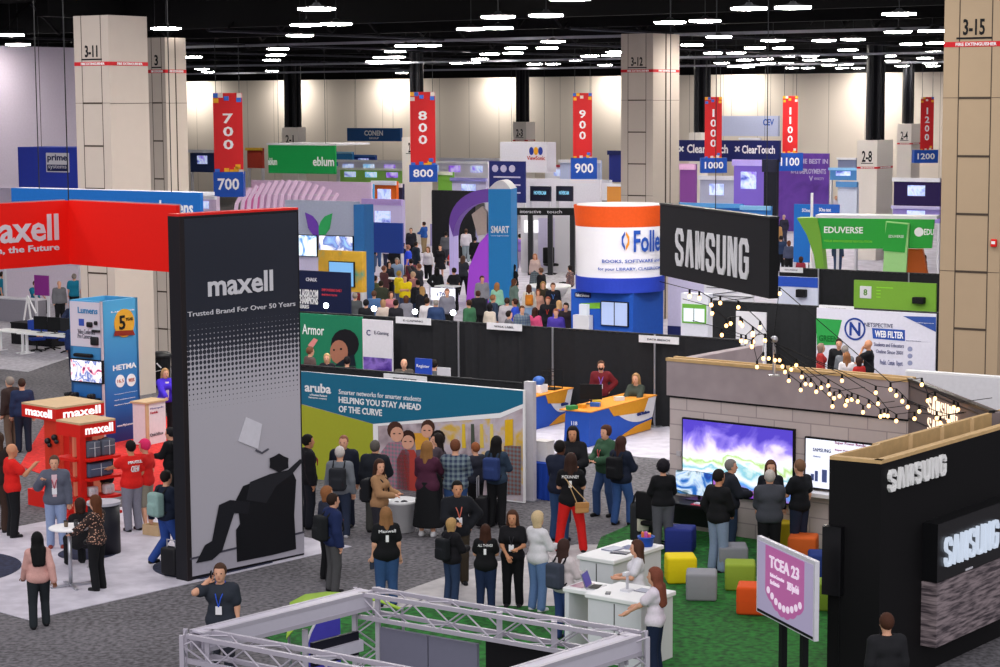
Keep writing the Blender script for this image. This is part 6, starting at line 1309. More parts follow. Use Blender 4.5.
# banners over the right half
o, w_, a, b = box_at('hanging_sign', 'long navy hanging sign repeating its white lettering twice', 'sign', 679, 779, 140, 161, 127, mat('#1d2460', .6), .3, hang=True)
for x0, x1 in ((686, 704), (741, 776)): pass
wpx(o, 'ClearTouch', 687, 153, 728, 144.5, 0, WHITE, bold=True); wpx(o, 'ClearTouch', 742, 153.5, 775, 145.5, 0, WHITE, bold=True)
for xx in (681.5, 737.5):
    p0 = loc(o, xx, 149, 'u'); q = MB(); [q.bar((p0[0] - .2 * math.cos(t_), -.01, p0[1] - .2 * math.sin(t_)), (p0[0] + .2 * math.cos(t_), -.01, p0[1] + .2 * math.sin(t_)), .09) for t_ in (.8, 2.35)]; q.build('cross_mark', WHITE, o)
o, w_, a, b = box_at('hanging_sign', 'pale blue hanging sign with three blue capitals', 'sign', 722, 778, 116, 136, 140, mat('#b8c0de', .6), .3, hang=True); wpx(o, 'CEV', 763, 125.5, 774, 119, 0, mat('#2a55b0'), bold=True)
o, w_, a, b = box_at('hanging_sign', 'white hanging sign with penguin like coloured logo mid hall', 'sign', 500, 547, 142, 172, 120, mat('#dcdbe6', .6), 1.0, hang=True); wpx(o, 'ViewSonic', 527, 160, 545, 156, 0, mat('#b83a3a'), bold=True); o['label'] = 'white hanging sign with coloured bird emblem over red lettering'
for k, c in enumerate(('#2a3f9a', '#e8a82a', '#2a3f9a')): p0 = loc(o, 531.5 + 4.5 * k, 151, 'u'); MB().ball((p0[0], -.01, p0[1]), .16, 8, 6, sy=.2, sz=1.5).build('bird_emblem', mat(c), o, True)
o, w_, a, b = box_at('display_wall', 'navy panel with white line icons left of the white hanging sign', 'panel', 489, 525, 161, 202, 112, mat('#232a6c', .6), .1)
for k in range(3): MB().box(.3, w_ - .3, -.02, 0, b - .9 - .42 * k, b - .82 - .42 * k).build('line', LAV, o); 
for k in range(3): MB().lathe([(.2, 0), (.2, .02)], n=12).build('icon', LAV, o).matrix_basis = Matrix.Translation((.4 + .55 * k, 0, b - .4)) @ Matrix.Rotation(math.pi / 2, 4, 'X')
o, w_, a, b = box_at('tall_banner', 'tall purple banner with white deployments lettering right of the 1100 banner', 'banner', 777, 829, 153, 262, 133, picture('purple_banner', ['#4f2a86', '#6a3fa8', '#5a3294'], .6, 0, .4), .12); wpx(o, 'THE BEST IN', 797, 163.5, 828, 159, 0, LAV, bold=True); wpx(o, 'K-12 DEPLOYMENTS', 791, 173.5, 826, 169, 0, LAV, bold=True); wpx(o, 'V', 809, 181, 813, 176, 0, LAV, bold=True); wpx(o, 'VIVACITY', 814, 180, 824, 177.5, 0, LAV)
o, w_, a, b = box_at('display_wall', 'bright blue panel left of a white pole behind the green arch', 'panel', 794, 812, 204, 262, 92, mat('#2270c4', .6), .1); wpx(o, 'SOne', 802, 212, 810, 208.5, 0, WHITE, bold=True)
o, w_, a, b = box_at('display_wall', 'bright blue panel right of a white pole behind the green arch', 'panel', 813, 839, 204, 235, 91.4, mat('#2a62c0', .6), .1); wpx(o, 'SOne text', 819, 211.5, 831, 208, 0, WHITE, bold=True)
g = G(812, 262, 0); o = thing('white_pole', 'thin white pole between the two bright blue panels', 'pole', (g.x, g.y - 8, 0)); o.location = (AT(812, 200, 90.5).x, 90.5, 0); MB().tube((0, 0, .02), (0, 0, 4.4), .06).build('tube', WHITE, o); MB().box(-.2, .2, -.2, .2, 0, .03).build('foot_plate', WHITE, o)
# green arch booth
g = G(818, 275); p = AT(818, 219, 81); o = thing('arch_booth', 'bright green fabric arch booth with white capital lettering', 'booth', (p.x, p.y, 0), AL + .26)
ax = lambda px, y=235: loc(o, px, y, 'u'); GE = mat('#2fa23e', .6, noise=.05); LG2 = mat('#8fd63a', .6)
zt_, zb_ = ax(818, 218)[1], ax(818, 249)[1]; x1 = ax(934)[0]
MB().prism([(0, 0, zb_), (0, 0, zt_), (x1, 0, zt_ + .0), (x1 * .98, 0, zb_ + .1)], (0, .3, 0)).build('header', GE, o)
MB().box(-.1, x1 + .1, .0, 1.2, zt_, zt_ + .12).build('white_top', LG, o)
L0 = [(797, 218), (817, 218), (821, 235), (826, 255), (832, 276), (817, 276), (814, 255), (807, 235)]
P_ = [ax(*q) for q in L0]; MB().prism([(x + (.12 if k in (3, 4) else 0), -.05, z if k not in (3, 4) else .02) for k, (x, z) in enumerate(P_)], (0, .9, 0)).build('curved_leg', mat('#8fcf4a', .5, emit=.25), o)
P_ = [ax(*q) for q in ((887, 221), (910, 223), (905, 276), (882, 276))]; MB().prism([(x, -.35, z if k < 2 else .02) for k, (x, z) in enumerate(P_)], (0, .3, 0)).build('leaning_panel', mat('#9fd48a', .5, noise=.04), o)
P_ = [ax(*q) for q in ((888, 222), (909, 224), (906, 252), (884, 250))]; MB().prism([(x, -.38, z) for x, z in P_], (0, .02, 0)).build('green_print', GE, o)
P_ = [ax(*q) for q in ((903, 250), (921, 250), (935, 276), (903, 276))]; MB().prism([(x, .4, z if k < 2 else .02) for k, (x, z) in enumerate(P_)], (0, .5, 0)).build('orange_block', mat('#e8702a', .5, emit=.15), o)
a_ = ax(824, 233); b_ = ax(863, 227); write(o, 'EDUVERSE', a_[0], a_[1], b_[0], b_[1] + .0, 0, WHITE, bold=True); a_ = ax(824, 242); b_ = ax(872, 240.5); write(o, 'YOUR KNOWLEDGE REVOLUTION', a_[0], a_[1], b_[0], b_[1], 0, LG2)
a_ = ax(924, 235); b_ = ax(934, 229); write(o, 'EDU', a_[0], a_[1], b_[0], b_[1], 0, WHITE, bold=True); p0 = ax(919, 232); MB().lathe([(.18, 0), (.18, .02)], n=16).build('round_logo', WHITE, o).matrix_basis = Matrix.Translation((p0[0], 0, p0[1])) @ Matrix.Rotation(math.pi / 2, 4, 'X')
a_ = ax(890, 237); b_ = ax(905, 234.5); write(o, 'EDUVERSE', a_[0], a_[1], b_[0], b_[1], -.38, WHITE)
o, w_, a, b = box_at('display_wall', 'low white panel with blue band right of the hanging dark sign', 'panel', 777, 818, 276, 304, 72, mat('#cdd4e8', .5), .1); MB().box(0, w_, -.03, 0, b - .35, b).build('blue_band', mat('#2a50b8'), o); p0 = loc(o, 803, 297, 'u'); MB().rbox(p0[0] - .18, p0[0] + .18, -.25, -.03, p0[1], p0[1] + .28, .03).build('black_box', BLACK, o)
o, w_, a, b = box_at('display_wall', 'low lime green panel with white square icon below the green arch', 'panel', 854, 936, 280, 312, 70, mat('#76a83a', .6, noise=.04), .1); p0 = loc(o, 860, 298, 'u'); MB().rbox(p0[0], p0[0] + .42, -.03, 0, p0[1], p0[1] + .42, .02).build('icon_square', LG, o); write(o, '8', p0[0] + .14, p0[1] + .1, p0[0] + .28, p0[1] + .32, -.03, mat('#5a8a3a'), bold=True)
for k in range(4): MB().box(p0[0] + .6, p0[0] + (1.2 if k == 0 else .75), -.01, 0, p0[1] + .38 - .11 * k, p0[1] + .41 - .11 * k).build('text_line', LG2, o)
p0 = loc(o, 915, 300, 'u'); MB().rbox(p0[0], p0[0] + .4, -.3, -.03, p0[1] - .1, p0[1] + .12, .03).build('black_box', BLACK, o)
# truss booth mid hall
g = AT(514, 212, 100); o = thing('truss_booth', 'black truss framed booth with white walls behind the sky blue tower', 'booth', (g.x, g.y, 0), AL + .4)
x1 = loc(o, 574, 212, 'u')[0]; zt_ = loc(o, 516, 208, 'u')[1]
MB().box(0, x1, 0, .3, zt_ - .35, zt_).build('header', BLACK, o); write(o, 'interactive', x1 * .1, zt_ - .25, x1 * .45, zt_ - .1, 0, LG); write(o, 'touch', x1 * .55, zt_ - .25, x1 * .8, zt_ - .1, 0, LG)
for f in (.01, .27, .60, .97): MB().box(x1 * f - .12, x1 * f + .12, 0, .25, .02, zt_ - .35).build('post', DKMET, o)
MB().box(0, x1, 2.0, 2.1, .02, zt_ - .5).build('back_wall', LG, o); MB().box(x1 * .3, x1 * .58, 1.9, 1.95, .3, zt_ - .6).build('print_panel', LAV, o)
MB().box(.2, .9, 1.8, 1.9, 2.0, 2.6).build('lit_screen', LWHITE, o)
for (x0, x1, y0, y1, lb) in ((530, 550, 186, 201, 'dark monitor with blue lettering above the truss booth, left of two'), (556, 572, 186, 201, 'dark monitor with blue lettering above the truss booth, right of two')):
    o, w_, a, b = box_at('monitor', lb, 'monitor', x0, x1, y0, y1, 112, mat('#1a1c30', .4), .15); write(o, 'HOVERCAM', w_ * .2, (a + b) / 2 - .05, w_ * .8, (a + b) / 2 + .15, 0, mat('#8ad0f0', .4, emit=.8), bold=True)
o, w_, a, b = box_at('booth_wall', 'long white booth wall carrying two dark monitors mid hall', 'booth wall', 500, 600, 178, 215, 118, mat('#dcdae6', .6), .2)
g = G(551, 275); o = thing('office_chair', 'black office chair on the grey raised carpet', 'chair', g, .4); MB().rbox(-.3, .3, -.3, .3, .45, .58, .05).build('seat', BLACK, o, True); MB().rbox(-.3, .3, .22, .34, .55, 1.35, .05).build('backrest', BLACK, o, True); MB().tube((0, 0, .05), (0, 0, .45), .04).build('pole', STEEL, o); b = MB(); [b.bar((0, 0, .12), (.33 * math.cos(k * 1.257), .33 * math.sin(k * 1.257), .04), .05, .05) for k in range(5)]; b.build('foot', BLACK, o)
g = G(558, 266); o = thing('cabinet', 'dark cube cabinet beside the black office chair', 'cabinet', g, .3); MB().rbox(-.45, .45, -.35, .35, 0, 1.15, .03).build('body', mat('#202228', .5), o); MB().box(-.4, .4, -.37, -.35, .1, 1.0).build('door', DKMET, o)
g = G(572, 267); o = thing('white_desk', 'white desk by the dark cube cabinet', 'desk', g, AL); MB().box(-.8, 1.2, -.4, .4, .95, 1.02).build('desk_top', WHITE, o); MB().box(-.75, -.65, -.35, .35, 0, .95).box(1.05, 1.15, -.35, .35, 0, .95).build('leg', WHITE, o)
g = G(548, 300); o = thing('lounge_table', 'round white lounge table among seated visitors', 'table', g); MB().lathe([(.5, 0), (.9, .5), (1.0, .58), (.98, .64), (.001, .64)], n=28).build('table_body', WHITE, o, True); MB().lathe([(.94, .645), (.9, .66)], n=28).build('top_inlay', LG, o)
# tables at far left
g = G(38, 348); o = thing('expo_table', 'black skirted table with orange leaf print at far left', 'table', G(38, 345), AL); MB().box(-1.0, 1.1, -.35, .35, .75, .8).build('table_top', BLACK, o); MB().box(-.98, 1.08, -.33, .33, .02, .75).build('skirt', mat('#1c1b20', .9), o)
for dx, dz in ((0, 0), (.12, .1), (-.1, .12), (.05, -.12), (.18, -.04)): MB().ball((.35 + dx, -.34, .42 + dz), .08, 8, 5, sy=.1).build('orange_print', mat('#e8a06a'), o, True)
def desk2(label, x, y, w_=1.6, rot=AL, mon=1):
    o = thing('white_desk', label, 'desk', G(x, y), rot); MB().box(-w_ / 2, w_ / 2, -.35, .35, .72, .77).build('desk_top', WHITE, o)
    for sx in (-1, 1): MB().box(sx * w_ / 2 * .9 - .04, sx * w_ / 2 * .9 + .04, -.3, .3, 0.014, .05).box(sx * w_ / 2 * .9 - .03, sx * w_ / 2 * .9 + .03, -.04, .04, .05, .72).build('leg', WHITE, o)
    return o
t1 = desk2('white workstation desk with chairs and monitors at far left, the front one', 50, 356, 2.4); t2 = desk2('white desk with hanging files at the far left edge', 12, 352, 1.2)
for k, (x, lb) in enumerate(((-.5, 'black square monitor on the white workstation desk, left one'), (.15, 'black square monitor on the white workstation desk, middle one'), (.75, 'grey square monitor on the white workstation desk, right one'))):
    m = thing('monitor', lb, 'monitor', onto(t1, x, .1, .772), AL + .2); MB().box(-.26, .26, -.02, .02, .1, .55).build('case', DKMET if k == 2 else BLACK, m); MB().tube((0, .02, 0), (0, .02, .2), .02).box(-.12, .12, -.08, .1, 0, .012).build('stand', DKMET, m)
for k, (x, y, lb) in enumerate(((37, 352, 'blue backed office chair at the white workstation, left one'), (52, 350, 'blue backed office chair at the white workstation, middle one'), (69, 353, 'blue backed office chair at the white workstation beside the tower'))):
    m = thing('office_chair', lb, 'chair', G(x, y), .5 + k, 'blue backed office chairs at far left'); MB().rbox(-.25, .25, -.25, .25, .42, .50, .03).build('seat', mat('#22409a'), m, True); MB().rbox(-.23, .23, .2, .27, .55, 1.1, .03).build('backrest', mat('#22409a'), m, True); MB().tube((0, 0, .05), (0, 0, .42), .03).build('pole', BLACK, m); b = MB(); [b.bar((0, 0, .1), (.3 * math.cos(q * 1.257), .3 * math.sin(q * 1.257), .04), .04, .04) for q in range(5)]; b.build('foot', BLACK, m)
o, w_, a, b = box_at('roll_up_banner', 'small purple easel banner behind the seated teal shirt man', 'banner', 34, 48, 275, 295, 74, mat('#8a2f8a'), .05)
o = thing('easel_stand', 'white folding easel frame at far left', 'easel', G(27, 340), AL); b = MB(); b.bar((-.3, 0, .01), (.0, .1, 1.6), .05); b.bar((.35, 0, .01), (.0, .1, 1.6), .05); b.bar((-.2, .02, .6), (.3, .02, .8), .05); b.bar((.0, .1, 1.6), (.5, .0, 1.0), .05); b.build('frame', WHITE, o)
o = thing('bench', 'long grey bench like partition at the left edge', 'partition', G(8, 322), AL); MB().box(-3, 1.6, 0, .5, 0.014, .9).build('panel', mat('#8d8a94'), o); MB().box(-3, 1.6, -.03, .53, .9, .95).build('cap', LG, o)
o, w_, a, b = box_at('booth_wall', 'white booth wall below the blue hanging sign box at far left', 'booth wall', 0, 78, 188, 262, 82, mat('#c8c0d4', .6), .1)
# monitors and posters in the drape alley
o, w_, a, b = box_at('roll_up_banner', 'small blue lit sign standing behind the teal wall', 'banner', 415, 431, 358, 380, 51.2, mat('#2c50c0', .5, emit=.5), .05); write(o, 'Register', .05, b - .25, w_ - .05, b - .15, 0, WHITE)
o, w_, a, b = box_at('monitor', 'white laptop lid standing behind the teal wall', 'laptop', 437, 450, 367, 380, 50.2, LG, .03)
# row of far booths closing the hall
FB_ = [
 (155, 173, 271, 305, 72, '#e8b8c8', '#5a48c0', 'pink and violet lit print panel just left of the dark tower'),
 # x0 x1 yt yb Z colour header text label
 (328, 360, 187, 232, 108, '#2a78c0', '#1c4f9a', 'blue booth wall with dark header left of the purple screens'),
 (362, 372, 184, 222, 116, '#4aa0d8', '#e8e8f2', 'narrow sky blue booth panel beside the orange one'),
 (373, 396, 181, 212, 118, '#e2661e', '#e8e8f2', 'orange booth panel high up beyond the crowd'),
 (396, 402, 184, 212, 119, '#2c2c50', '#e8e8f2', 'narrow dark panel touching the pale column behind the 800 banner'),
 (364, 402, 199, 245, 100, '#cdbfe6', '#b8a0dc', 'lavender lit booth wall behind the black shirted man'),
 (338, 488, 160, 176, 145, '#dedce8', '#f2f2f8', 'long white booth header running below the small steel blue sign'),
 (340, 403, 168, 182, 138, '#8fc860', '#e8f2e0', 'lime green header strip under the long white header'),
 (438, 452, 172, 196, 124, '#7ab848', '#e8f2e0', 'lime green panel right of the 800 box'),
 (452, 486, 178, 202, 115, '#c8c4e0', '#8a86c8', 'pale lavender header right of the lime green panel'),
 (560, 600, 160, 182, 130, '#b8c4e4', '#ececf6', 'pale blue booth wall behind the 900 box'),
 (609, 622, 151, 182, 126, '#26307a', '#1c2458', 'navy booth panel just left of the tall 3-12 column'),
 (590, 610, 180, 200, 124, '#ececf4', '#d8d8e4', 'white booth panel below the 900 box'),
 (607, 621, 184, 203, 115, '#e89a4a', '#ececf4', 'orange and white lit panel touching the tall 3-12 column'),
 (680, 695, 164, 210, 112, '#8a4a9a', '#d8a8d0', 'magenta lit booth panel right of the tall 3-12 column'),
 (700, 734, 176, 206, 120, '#b0b4cc', '#e0e0ec', 'grey white booth wall below the 1000 box'),
 (734, 764, 160, 206, 112, '#8c6fe0', '#b8a8f4', 'violet glowing booth wall right of the 1000 box'),
 (764, 777, 160, 240, 110, '#1a1c26', '#24263a', 'narrow black drape strip left of the tall purple banner'),
 (680, 742, 203, 232, 96, '#2a70c4', '#58a0e0', 'long blue counter front behind the dark hanging sign'),
 (742, 770, 206, 236, 94, '#3a84d0', '#8ac4f0', 'short sky blue counter front right of the long one'),
 (830, 857, 168, 180, 122, '#4f8ac8', '#8ac4f0', 'steel blue booth header left of the 2-8 column'),
 (838, 857, 182, 222, 100, '#cfd6ea', '#5a94d0', 'white booth panel with blue head left of the 2-8 column'),
 (894, 940, 178, 206, 104, '#2a1a50', '#ececf4', 'dark screen wall with violet glow right of the 2-8 column'),
 (893, 940, 206, 222, 100, '#9a8ad0', '#c8c0ec', 'violet counter front right of the 2-8 column'),
 (186, 216, 196, 215, 92, '#d8c4dc', '#ececf4', 'pale pink booth wall right of the wide blue header'),
 (244, 256, 188, 230, 104, '#d870a8', '#f0d0e4', 'narrow pink lit booth panel left of the ribbed arch'),
 (190, 240, 150, 172, 150, '#2a3a6a', '#d8d8e4', 'dark blue booth far behind the 700 banner'),
 (247, 262, 148, 168, 150, '#c84a3a', '#e8b83a', 'small red and yellow booth left of the green sign'),
 (336, 352, 152, 166, 150, '#3a8ac8', '#8ac8ec', 'small bright blue booth right of the green sign'),
 (352, 375, 155, 168, 150, '#2c4a9a', '#4a78c0', 'small royal blue booth below the small steel blue sign'),
 (440, 500, 158, 172, 150, '#d8d4e4', '#ececf4', 'white booth wall far behind the 800 box'),
 (545, 575, 165, 182, 140, '#ececf4', '#b83a4a', 'white booth with red head beyond the truss booth'),
 (838, 856, 158, 168, 145, '#8a94b8', '#ececf4', 'pale booth far behind the tall purple banner'),
 (740, 760, 138, 150, 150, '#c8c8d8', '#ececf4', 'grey booth wall far behind the long navy sign')]
for (x0, x1, yt, yb, Z, c, c2, lb) in FB_:
    o, w_, a, b = box_at('booth_wall', lb, 'booth wall', x0, x1, yt, yb, Z, mat(c, .5, emit=.45 if 'glow' in lb or 'lit' in lb else 0), .25)
    MB().box(-.05, w_ + .05, -.15, 0, b - max(.12, (b - a) * .12), b + .03).build('header_strip', mat(c2, .5), o)
    if w_ > 1.6:
        n = int(w_ / 1.6)
        for k in range(n):
            x = (k + .5) * w_ / n; MB().box(x - .45, x + .45, -.08, -.0, b - (b - a) * .62, b - (b - a) * .25).build('screen', picture('far_screen_%d' % (k % 3), [['#3a4aa8', '#c8d8f8', '#7a5ac8'], ['#e8f0ff', '#6ab0e0', '#f4f4ff'], ['#22284a', '#8a5ad0', '#c8c0f0']][k % 3], 1.2, .7, .8), o)
for (x0, x1, yt, yb, Z, c, lb) in ((365, 402, 222, 252, 96, '#23408f', 'royal blue draped table in front of the lavender lit wall'), (430, 458, 224, 244, 121, '#b8aee4', 'large pale violet screen on legs near the column behind the 800 banner'), (464, 477, 215, 270, 112, '#c8c0f4', 'tall glowing violet panel left of the sky blue tower')):
    box_at('display_wall', lb, 'panel', x0, x1, yt, yb, Z, mat(c, .5, emit=.35 if 'violet' in lb else 0), .12)
dE0 = AT(432, 190, 112); dE = drape('black drape patch behind the red shirted visitors near the purple arch', Vector((dE0.x, 112, 0)), 2.8, dE0.z, seed=9)
# ---------------------------------------------------------------- people
P = person; DJ = '#2c3a5a'; BLK = '#17181b'; BR = '#4a3022'; DB_ = '#251a15'; GY = '#8d8883'; BLO = '#b08a58'; NJ = '#1d2740'; JN = '#3d5a8a'; LJ = '#8a9ab8'
# left: white floor and red kiosks
w1 = P(40, 533, 'woman with very long black hair and pink cardigan walking off the white floor', 628, face=-20, sex='f', top='#cf9f98', bot='#262b30', hair='vlong', hc='#0f0e10', skin='b', legs='step', la='swing', ra='back_swing', shoes='#15151a')
P(98, 493, 'woman in black polka dot top and black trousers at the high table', 590, face=-70, sex='f', top='#2a1c1a', pat='dots', bot=BLK, hair='long', hc='#5a3420', la='table', ra='table', hem=.16, h=1.68)
P(82, 492, 'person in black seated behind the high table with dark hair', 568, h=1.7, face=-30, sex='f', top='#1c1b1e', bot=BLK, hair='bob', hc='#3a2018', legs='sit', la='lap', ra='lap')
P(57, 456, 'man in grey blazer and pale jeans with a badge beside the red kiosk', 548, face=172, top='#5c6070', sleeve='jacket', vest='#e0bfc8', bot='#8c9cc0', hair='short', hc='#5a4438', ra='up', la='hang', lan='#b04a5a', badge=True, shoes='#8a3a30')
P(14, 438, 'bald man in red tee and black trousers at far left', 537, face=62, top='#d8231f', sleeve='short', bot=BLK, hair='bald', skin='t', ra='up', la='hang', h=1.86)
P(133, 437, 'black haired man in red tee reaching for the kiosk shelves', 531, face=-42, top='#dc2420', sleeve='short', bot='#80808e', hair='short', hc='#161314', skin='t', la='reach', ra='hang', shirttext=('MAXELL', 'CREW'), build=1.12, h=1.82)
P(147, 433, 'person in bright pink cap and red tee beside the black haired man', 528, face=-75, top='#c8201e', sleeve='short', bot='#8a8578', bkind='shorts', hair='cap', hc='#e0306a', la='hold', ra='hang', h=1.8)
P(108, 438, 'person in dark top and camouflage trousers behind the kiosk shelves', 524, face=-100, top='#232328', bot='#4a4a3a', bpat='camo', hair='short', hc=DB_, la='reach', ra='hold', skin='t')
P(168, 470, 'man in navy jacket and blue jeans with a pale teal backpack by the tower', 565, face=45, top='#1a2234', bot='#2d4a92', hair='short', hc='#1c1716', legs='walk', ra='swing', la='back_swing', pack='#8aa8a4', packlabel='pale teal grey backpack worn by the man in navy by the tower')
P(172, 428, 'person in black with a yellow strap partly behind the dark tower', 505, face=-70, top='#15171a', bot=BLK, hair='short', hc=BLK, pack='#1c1e1a', packlabel='black backpack with yellow strap beside the dark tower', la='hold', ra='hold')
P(165, 369, 'blonde woman in bright violet jacket behind the white lectern', None, h=1.68, face=150, sex='f', top='#4a32c8', sleeve='jacket', vest='#e8d8d8', bot=BLK, hair='long', hc='#b08a60', ra='table', la='table')
P(12, 369, 'grey haired man in dark brown jacket at far left beside the man in vest', 449, face=-60, top='#3a2c2a', sleeve='jacket', bot='#6a5548', hair='short', hc='#8a8078', h=1.8)
P(24, 372, 'balding man in navy vest over blue shirt seen from behind at far left', 452, face=-12, top='#26304e', sleeve='long', bot='#1c2334', hair='thin', hc='#3c2a22', h=1.82)
P(1, 428, 'person in dark coat cut off by the left edge', 532, face=20, sex='f', top='#2a2220', bot='#3a2a24', hair='long', hc='#3a2a20')
P(168, 300, 'man in black with red lanyard partly hidden left of the dark tower', None, h=1.8, face=175, top='#1d1c22', sleeve='jacket', bot=BLK, hair='short', hc='#2a1d18', lan='#c83a3a', badge=True, skin='b')
P(35, 281, 'man in teal tee seated at the black skirted table', None, h=1.75, face=130, top='#1c7a98', sleeve='short', bot=BLK, hair='thin', hc='#5a4438', legs='sit', la='table', ra='table')
P(74, 274, 'man in teal tee seen from behind left of the pale column', None, h=1.75, face=-10, top='#1c7a98', sleeve='short', bot=BLK, hair='short', hc='#8a8078')
P(51, 258, 'tall person in dark olive standing behind the seated teal shirt man', None, h=1.85, face=0, top='#34362c', bot='#26303c', hair='short', hc=BR)
P(69, 256, 'person in pale grey shirt behind the teal tee man', None, h=1.8, face=0, top='#a8a4ac', bot='#5a5a62', hair='short', hc=GY)
P(59, 281, 'bald person in grey between the two teal tee men', None, h=1.7, face=150, top='#6a6a70', bot=BLK, hair='bald', hc=GY)
P(84, 280, 'person in pale pink top at the left side of the pale column', None, h=1.7, face=-90, sex='f', top='#d8b0a4', bot=BLK, hair='bob', hc='#c89a80')
P(2, 272, 'person in teal tee cut off by the left edge', None, h=1.75, face=90, top='#1c7a98', sleeve='short', bot=BLK, hair='short', hc=DB_)
P(71, 302, 'person in dark blue seated behind the workstation by the blue tower', None, h=1.7, face=-150, top='#2a3350', bot=BLK, hair='short', hc=DB_, legs='sit', la='table', ra='table')
P(76, 321, 'person in navy standing between workstation and blue tower', 378, h=None, face=0, top='#22305c', bot='#1c2440', hair='short', hc=DB_)
# teal wall crowd
P(309, 435, 'bearded man in long black coat at the left end of the teal wall', 528, face=70, top='#1b1a1e', sleeve='jacket', bot='#20222a', hair='short', hc='#15120f', skin='t', lan='#b03a3a')
P(345, 430, 'ruddy man in navy jacket facing out in front of the lime wall', 527, face=190, top='#1a1e2c', sleeve='jacket', bot='#23283a', hair='thin', hc='#8a5a48', build=1.1, h=1.86)
P(341, 447, 'grey haired man in grey shirt with dark backpack before the lime wall', 537, face=8, top='#6f747c', bot='#2a3348', hair='short', hc='#c8c0bc', pack='#26282e', packlabel='dark backpack on the grey haired man before the lime wall', shoes='#c8c8d0')
P(376, 441, 'heavy man in black jacket with grey hair seen from behind', 532, face=15, top='#1c2028', sleeve='jacket', bot='#40403e', hair='short', hc='#55504c', build=1.2, ra='hold', la='hang')
P(380, 460, 'woman with long dark hair in tan sweater holding red phone', 552, face=112, sex='f', top='#a07a58', bot='#2c2b33', hair='long', hc='#3a241c', la='hold', ra='hold', look=40, pack='#1a1b20', packlabel='black backpack of the woman in tan sweater')
P(428, 442, 'woman with light brown hair in purple top and black skirt at the teal wall', 536, face=20, sex='f', top='#4a2438', sleeve='long', bot=BLK, bkind='long_skirt', hair='long', hc='#8a6238', la='hold', ra='table', build=1.12, shoes='#d8d8dc')
P(456, 431, 'broad man in blue plaid shirt seen from behind at the teal wall', 535, face=6, top='#22304c', pat='plaid', bot='#2d4672', hair='short', hc='#6a3f2a', build=1.15, la='hold', ra='hold', h=1.9, hem=.14)
P(497, 437, 'woman with long black hair and navy backpack right of the plaid man', 527, face=25, sex='f', top='#2c3a4c', bot=BLK, hair='long', hc='#120f10', pack='#2a3a6a', packlabel='navy backpack of the black haired woman at the teal wall', la='hold', ra='hold')
P(476, 443, 'person in dark jacket holding orange cup behind the plaid man', 521, face=-40, top='#2a2c38', bot=BLK, hair='short', hc='#8a5030', la='hold', ra='hold')
P(438, 434, 'dark haired woman leaning at the teal wall beside the plaid man', None, h=1.66, face=-80, sex='f', top='#4a4048', bot=BLK, hair='long', hc='#1c1312', la='hold', ra='hold')
P(334, 494, 'man in navy jacket and grey trousers with black backpack facing right', 592, face=62, top='#1e2a52', sleeve='jacket', bot='#4c4c4e', hair='short', hc='#2a1c16', la='hang', ra='hang', pack='#1d1f22', packlabel='black backpack with green bottle on the man in navy jacket', lan='#b03a3a')
P(328, 487, 'brown haired woman hidden behind the man in navy jacket', 580, face=60, sex='f', top='#2c3040', bot=BLK, hair='bob', hc='#8a5a38')
w35 = P(387, 508, 'woman in black jersey numbered 1 and blue jeans with light brown hair', 606, face=-12, sex='f', top='#141518', sleeve='short', bot='#33507c', hair='long', hc='#8c6440', shirttext=('Maxwell', '1'), la='hang', ra='hang', build=1.2, hem=.18)
P(458, 494, 'bearded man in black jacket with badge behind the blonde woman', 585, face=168, top='#1a1c22', sleeve='jacket', bot='#3a3228', hair='short', hc='#14110f', skin='t', lan='#c86a5a', badge=True, la='hip', ra='hold', h=1.86)
P(452, 519, 'blonde woman in black jacket wearing a black backpack in mid group', 604, face=48, sex='f', top='#19181d', sleeve='jacket', bot='#2c3c5a', hair='bob', hc='#b08c5c', ra='hold', la='hold', pack='#1b1d22', packlabel='black backpack on the blonde woman in mid group')
P(486, 527, 'woman in black jersey lettered ALL THINGS seen from behind', 610, face=3, sex='f', top='#141518', sleeve='short', bot='#1f2c4a', hair='long', hc='#3c2218', shirttext=('ALL THINGS', '1'), la='hold', ra='hold', hem=.22, build=1.22)
P(513, 511, 'woman with long hair in black tee and badge facing the camera', 607, face=188, sex='f', top='#17171b', sleeve='short', bot='#121216', hair='long', hc='#4a2f22', skin='t', la='hold', ra='low_hold', lan='#2a2a30', badge=True)
P(538, 512, 'woman with pale blonde hair in white top and light jeans', 611, face=48, sex='f', top='#d8d6dc', sleeve='long', bot='#5f7ba8', hair='bob', hc='#c8b08a', la='hold', ra='hold', shoes='#d0d0d4', hem=.16)
P(564, 540, 'woman in cream sweater and jeans with grey backpack at the white counter', 640, face=42, sex='f', top='#cfc6c8', bot='#33477a', hair='long', hc='#3a2622', ra='hold', la='hold', pack='#3c4250', packlabel='grey blue backpack on the woman in cream sweater')
P(573, 427, 'smiling woman in black coat with long black hair near the blue counter', 525, face=188, sex='f', top='#18181c', sleeve='jacket', bot=BLK, hair='long', hc='#141013', skin='t', la='hold', ra='hold', lan='#b04a4a')
P(560, 441, 'man in navy jacket and jeans with dark skin near the blue skirted table', 541, face=40, top='#1c2234', sleeve='jacket', bot='#2f4870', hair='short', hc='#15110f', skin='d', la='hold', ra='hold', lan='#b04a4a')
P(571, 454, 'woman in black jersey and red trousers seen from behind', 552, face=5, sex='f', top='#141417', sleeve='short', bot='#c8201e', hair='long', hc='#33211b', shirttext=('MCKINNEY', '1'), la='hold', ra='hold', legs='wide', hem=.14)
P(606, 426, 'woman in green jacket and blue jeans facing left', 516, face=230, sex='f', top='#35543f', sleeve='jacket', bot='#38507c', hair='bun', hc='#4a2c20', la='hold', ra='hold', legs='step', lan='#b85a5a', badge=True)
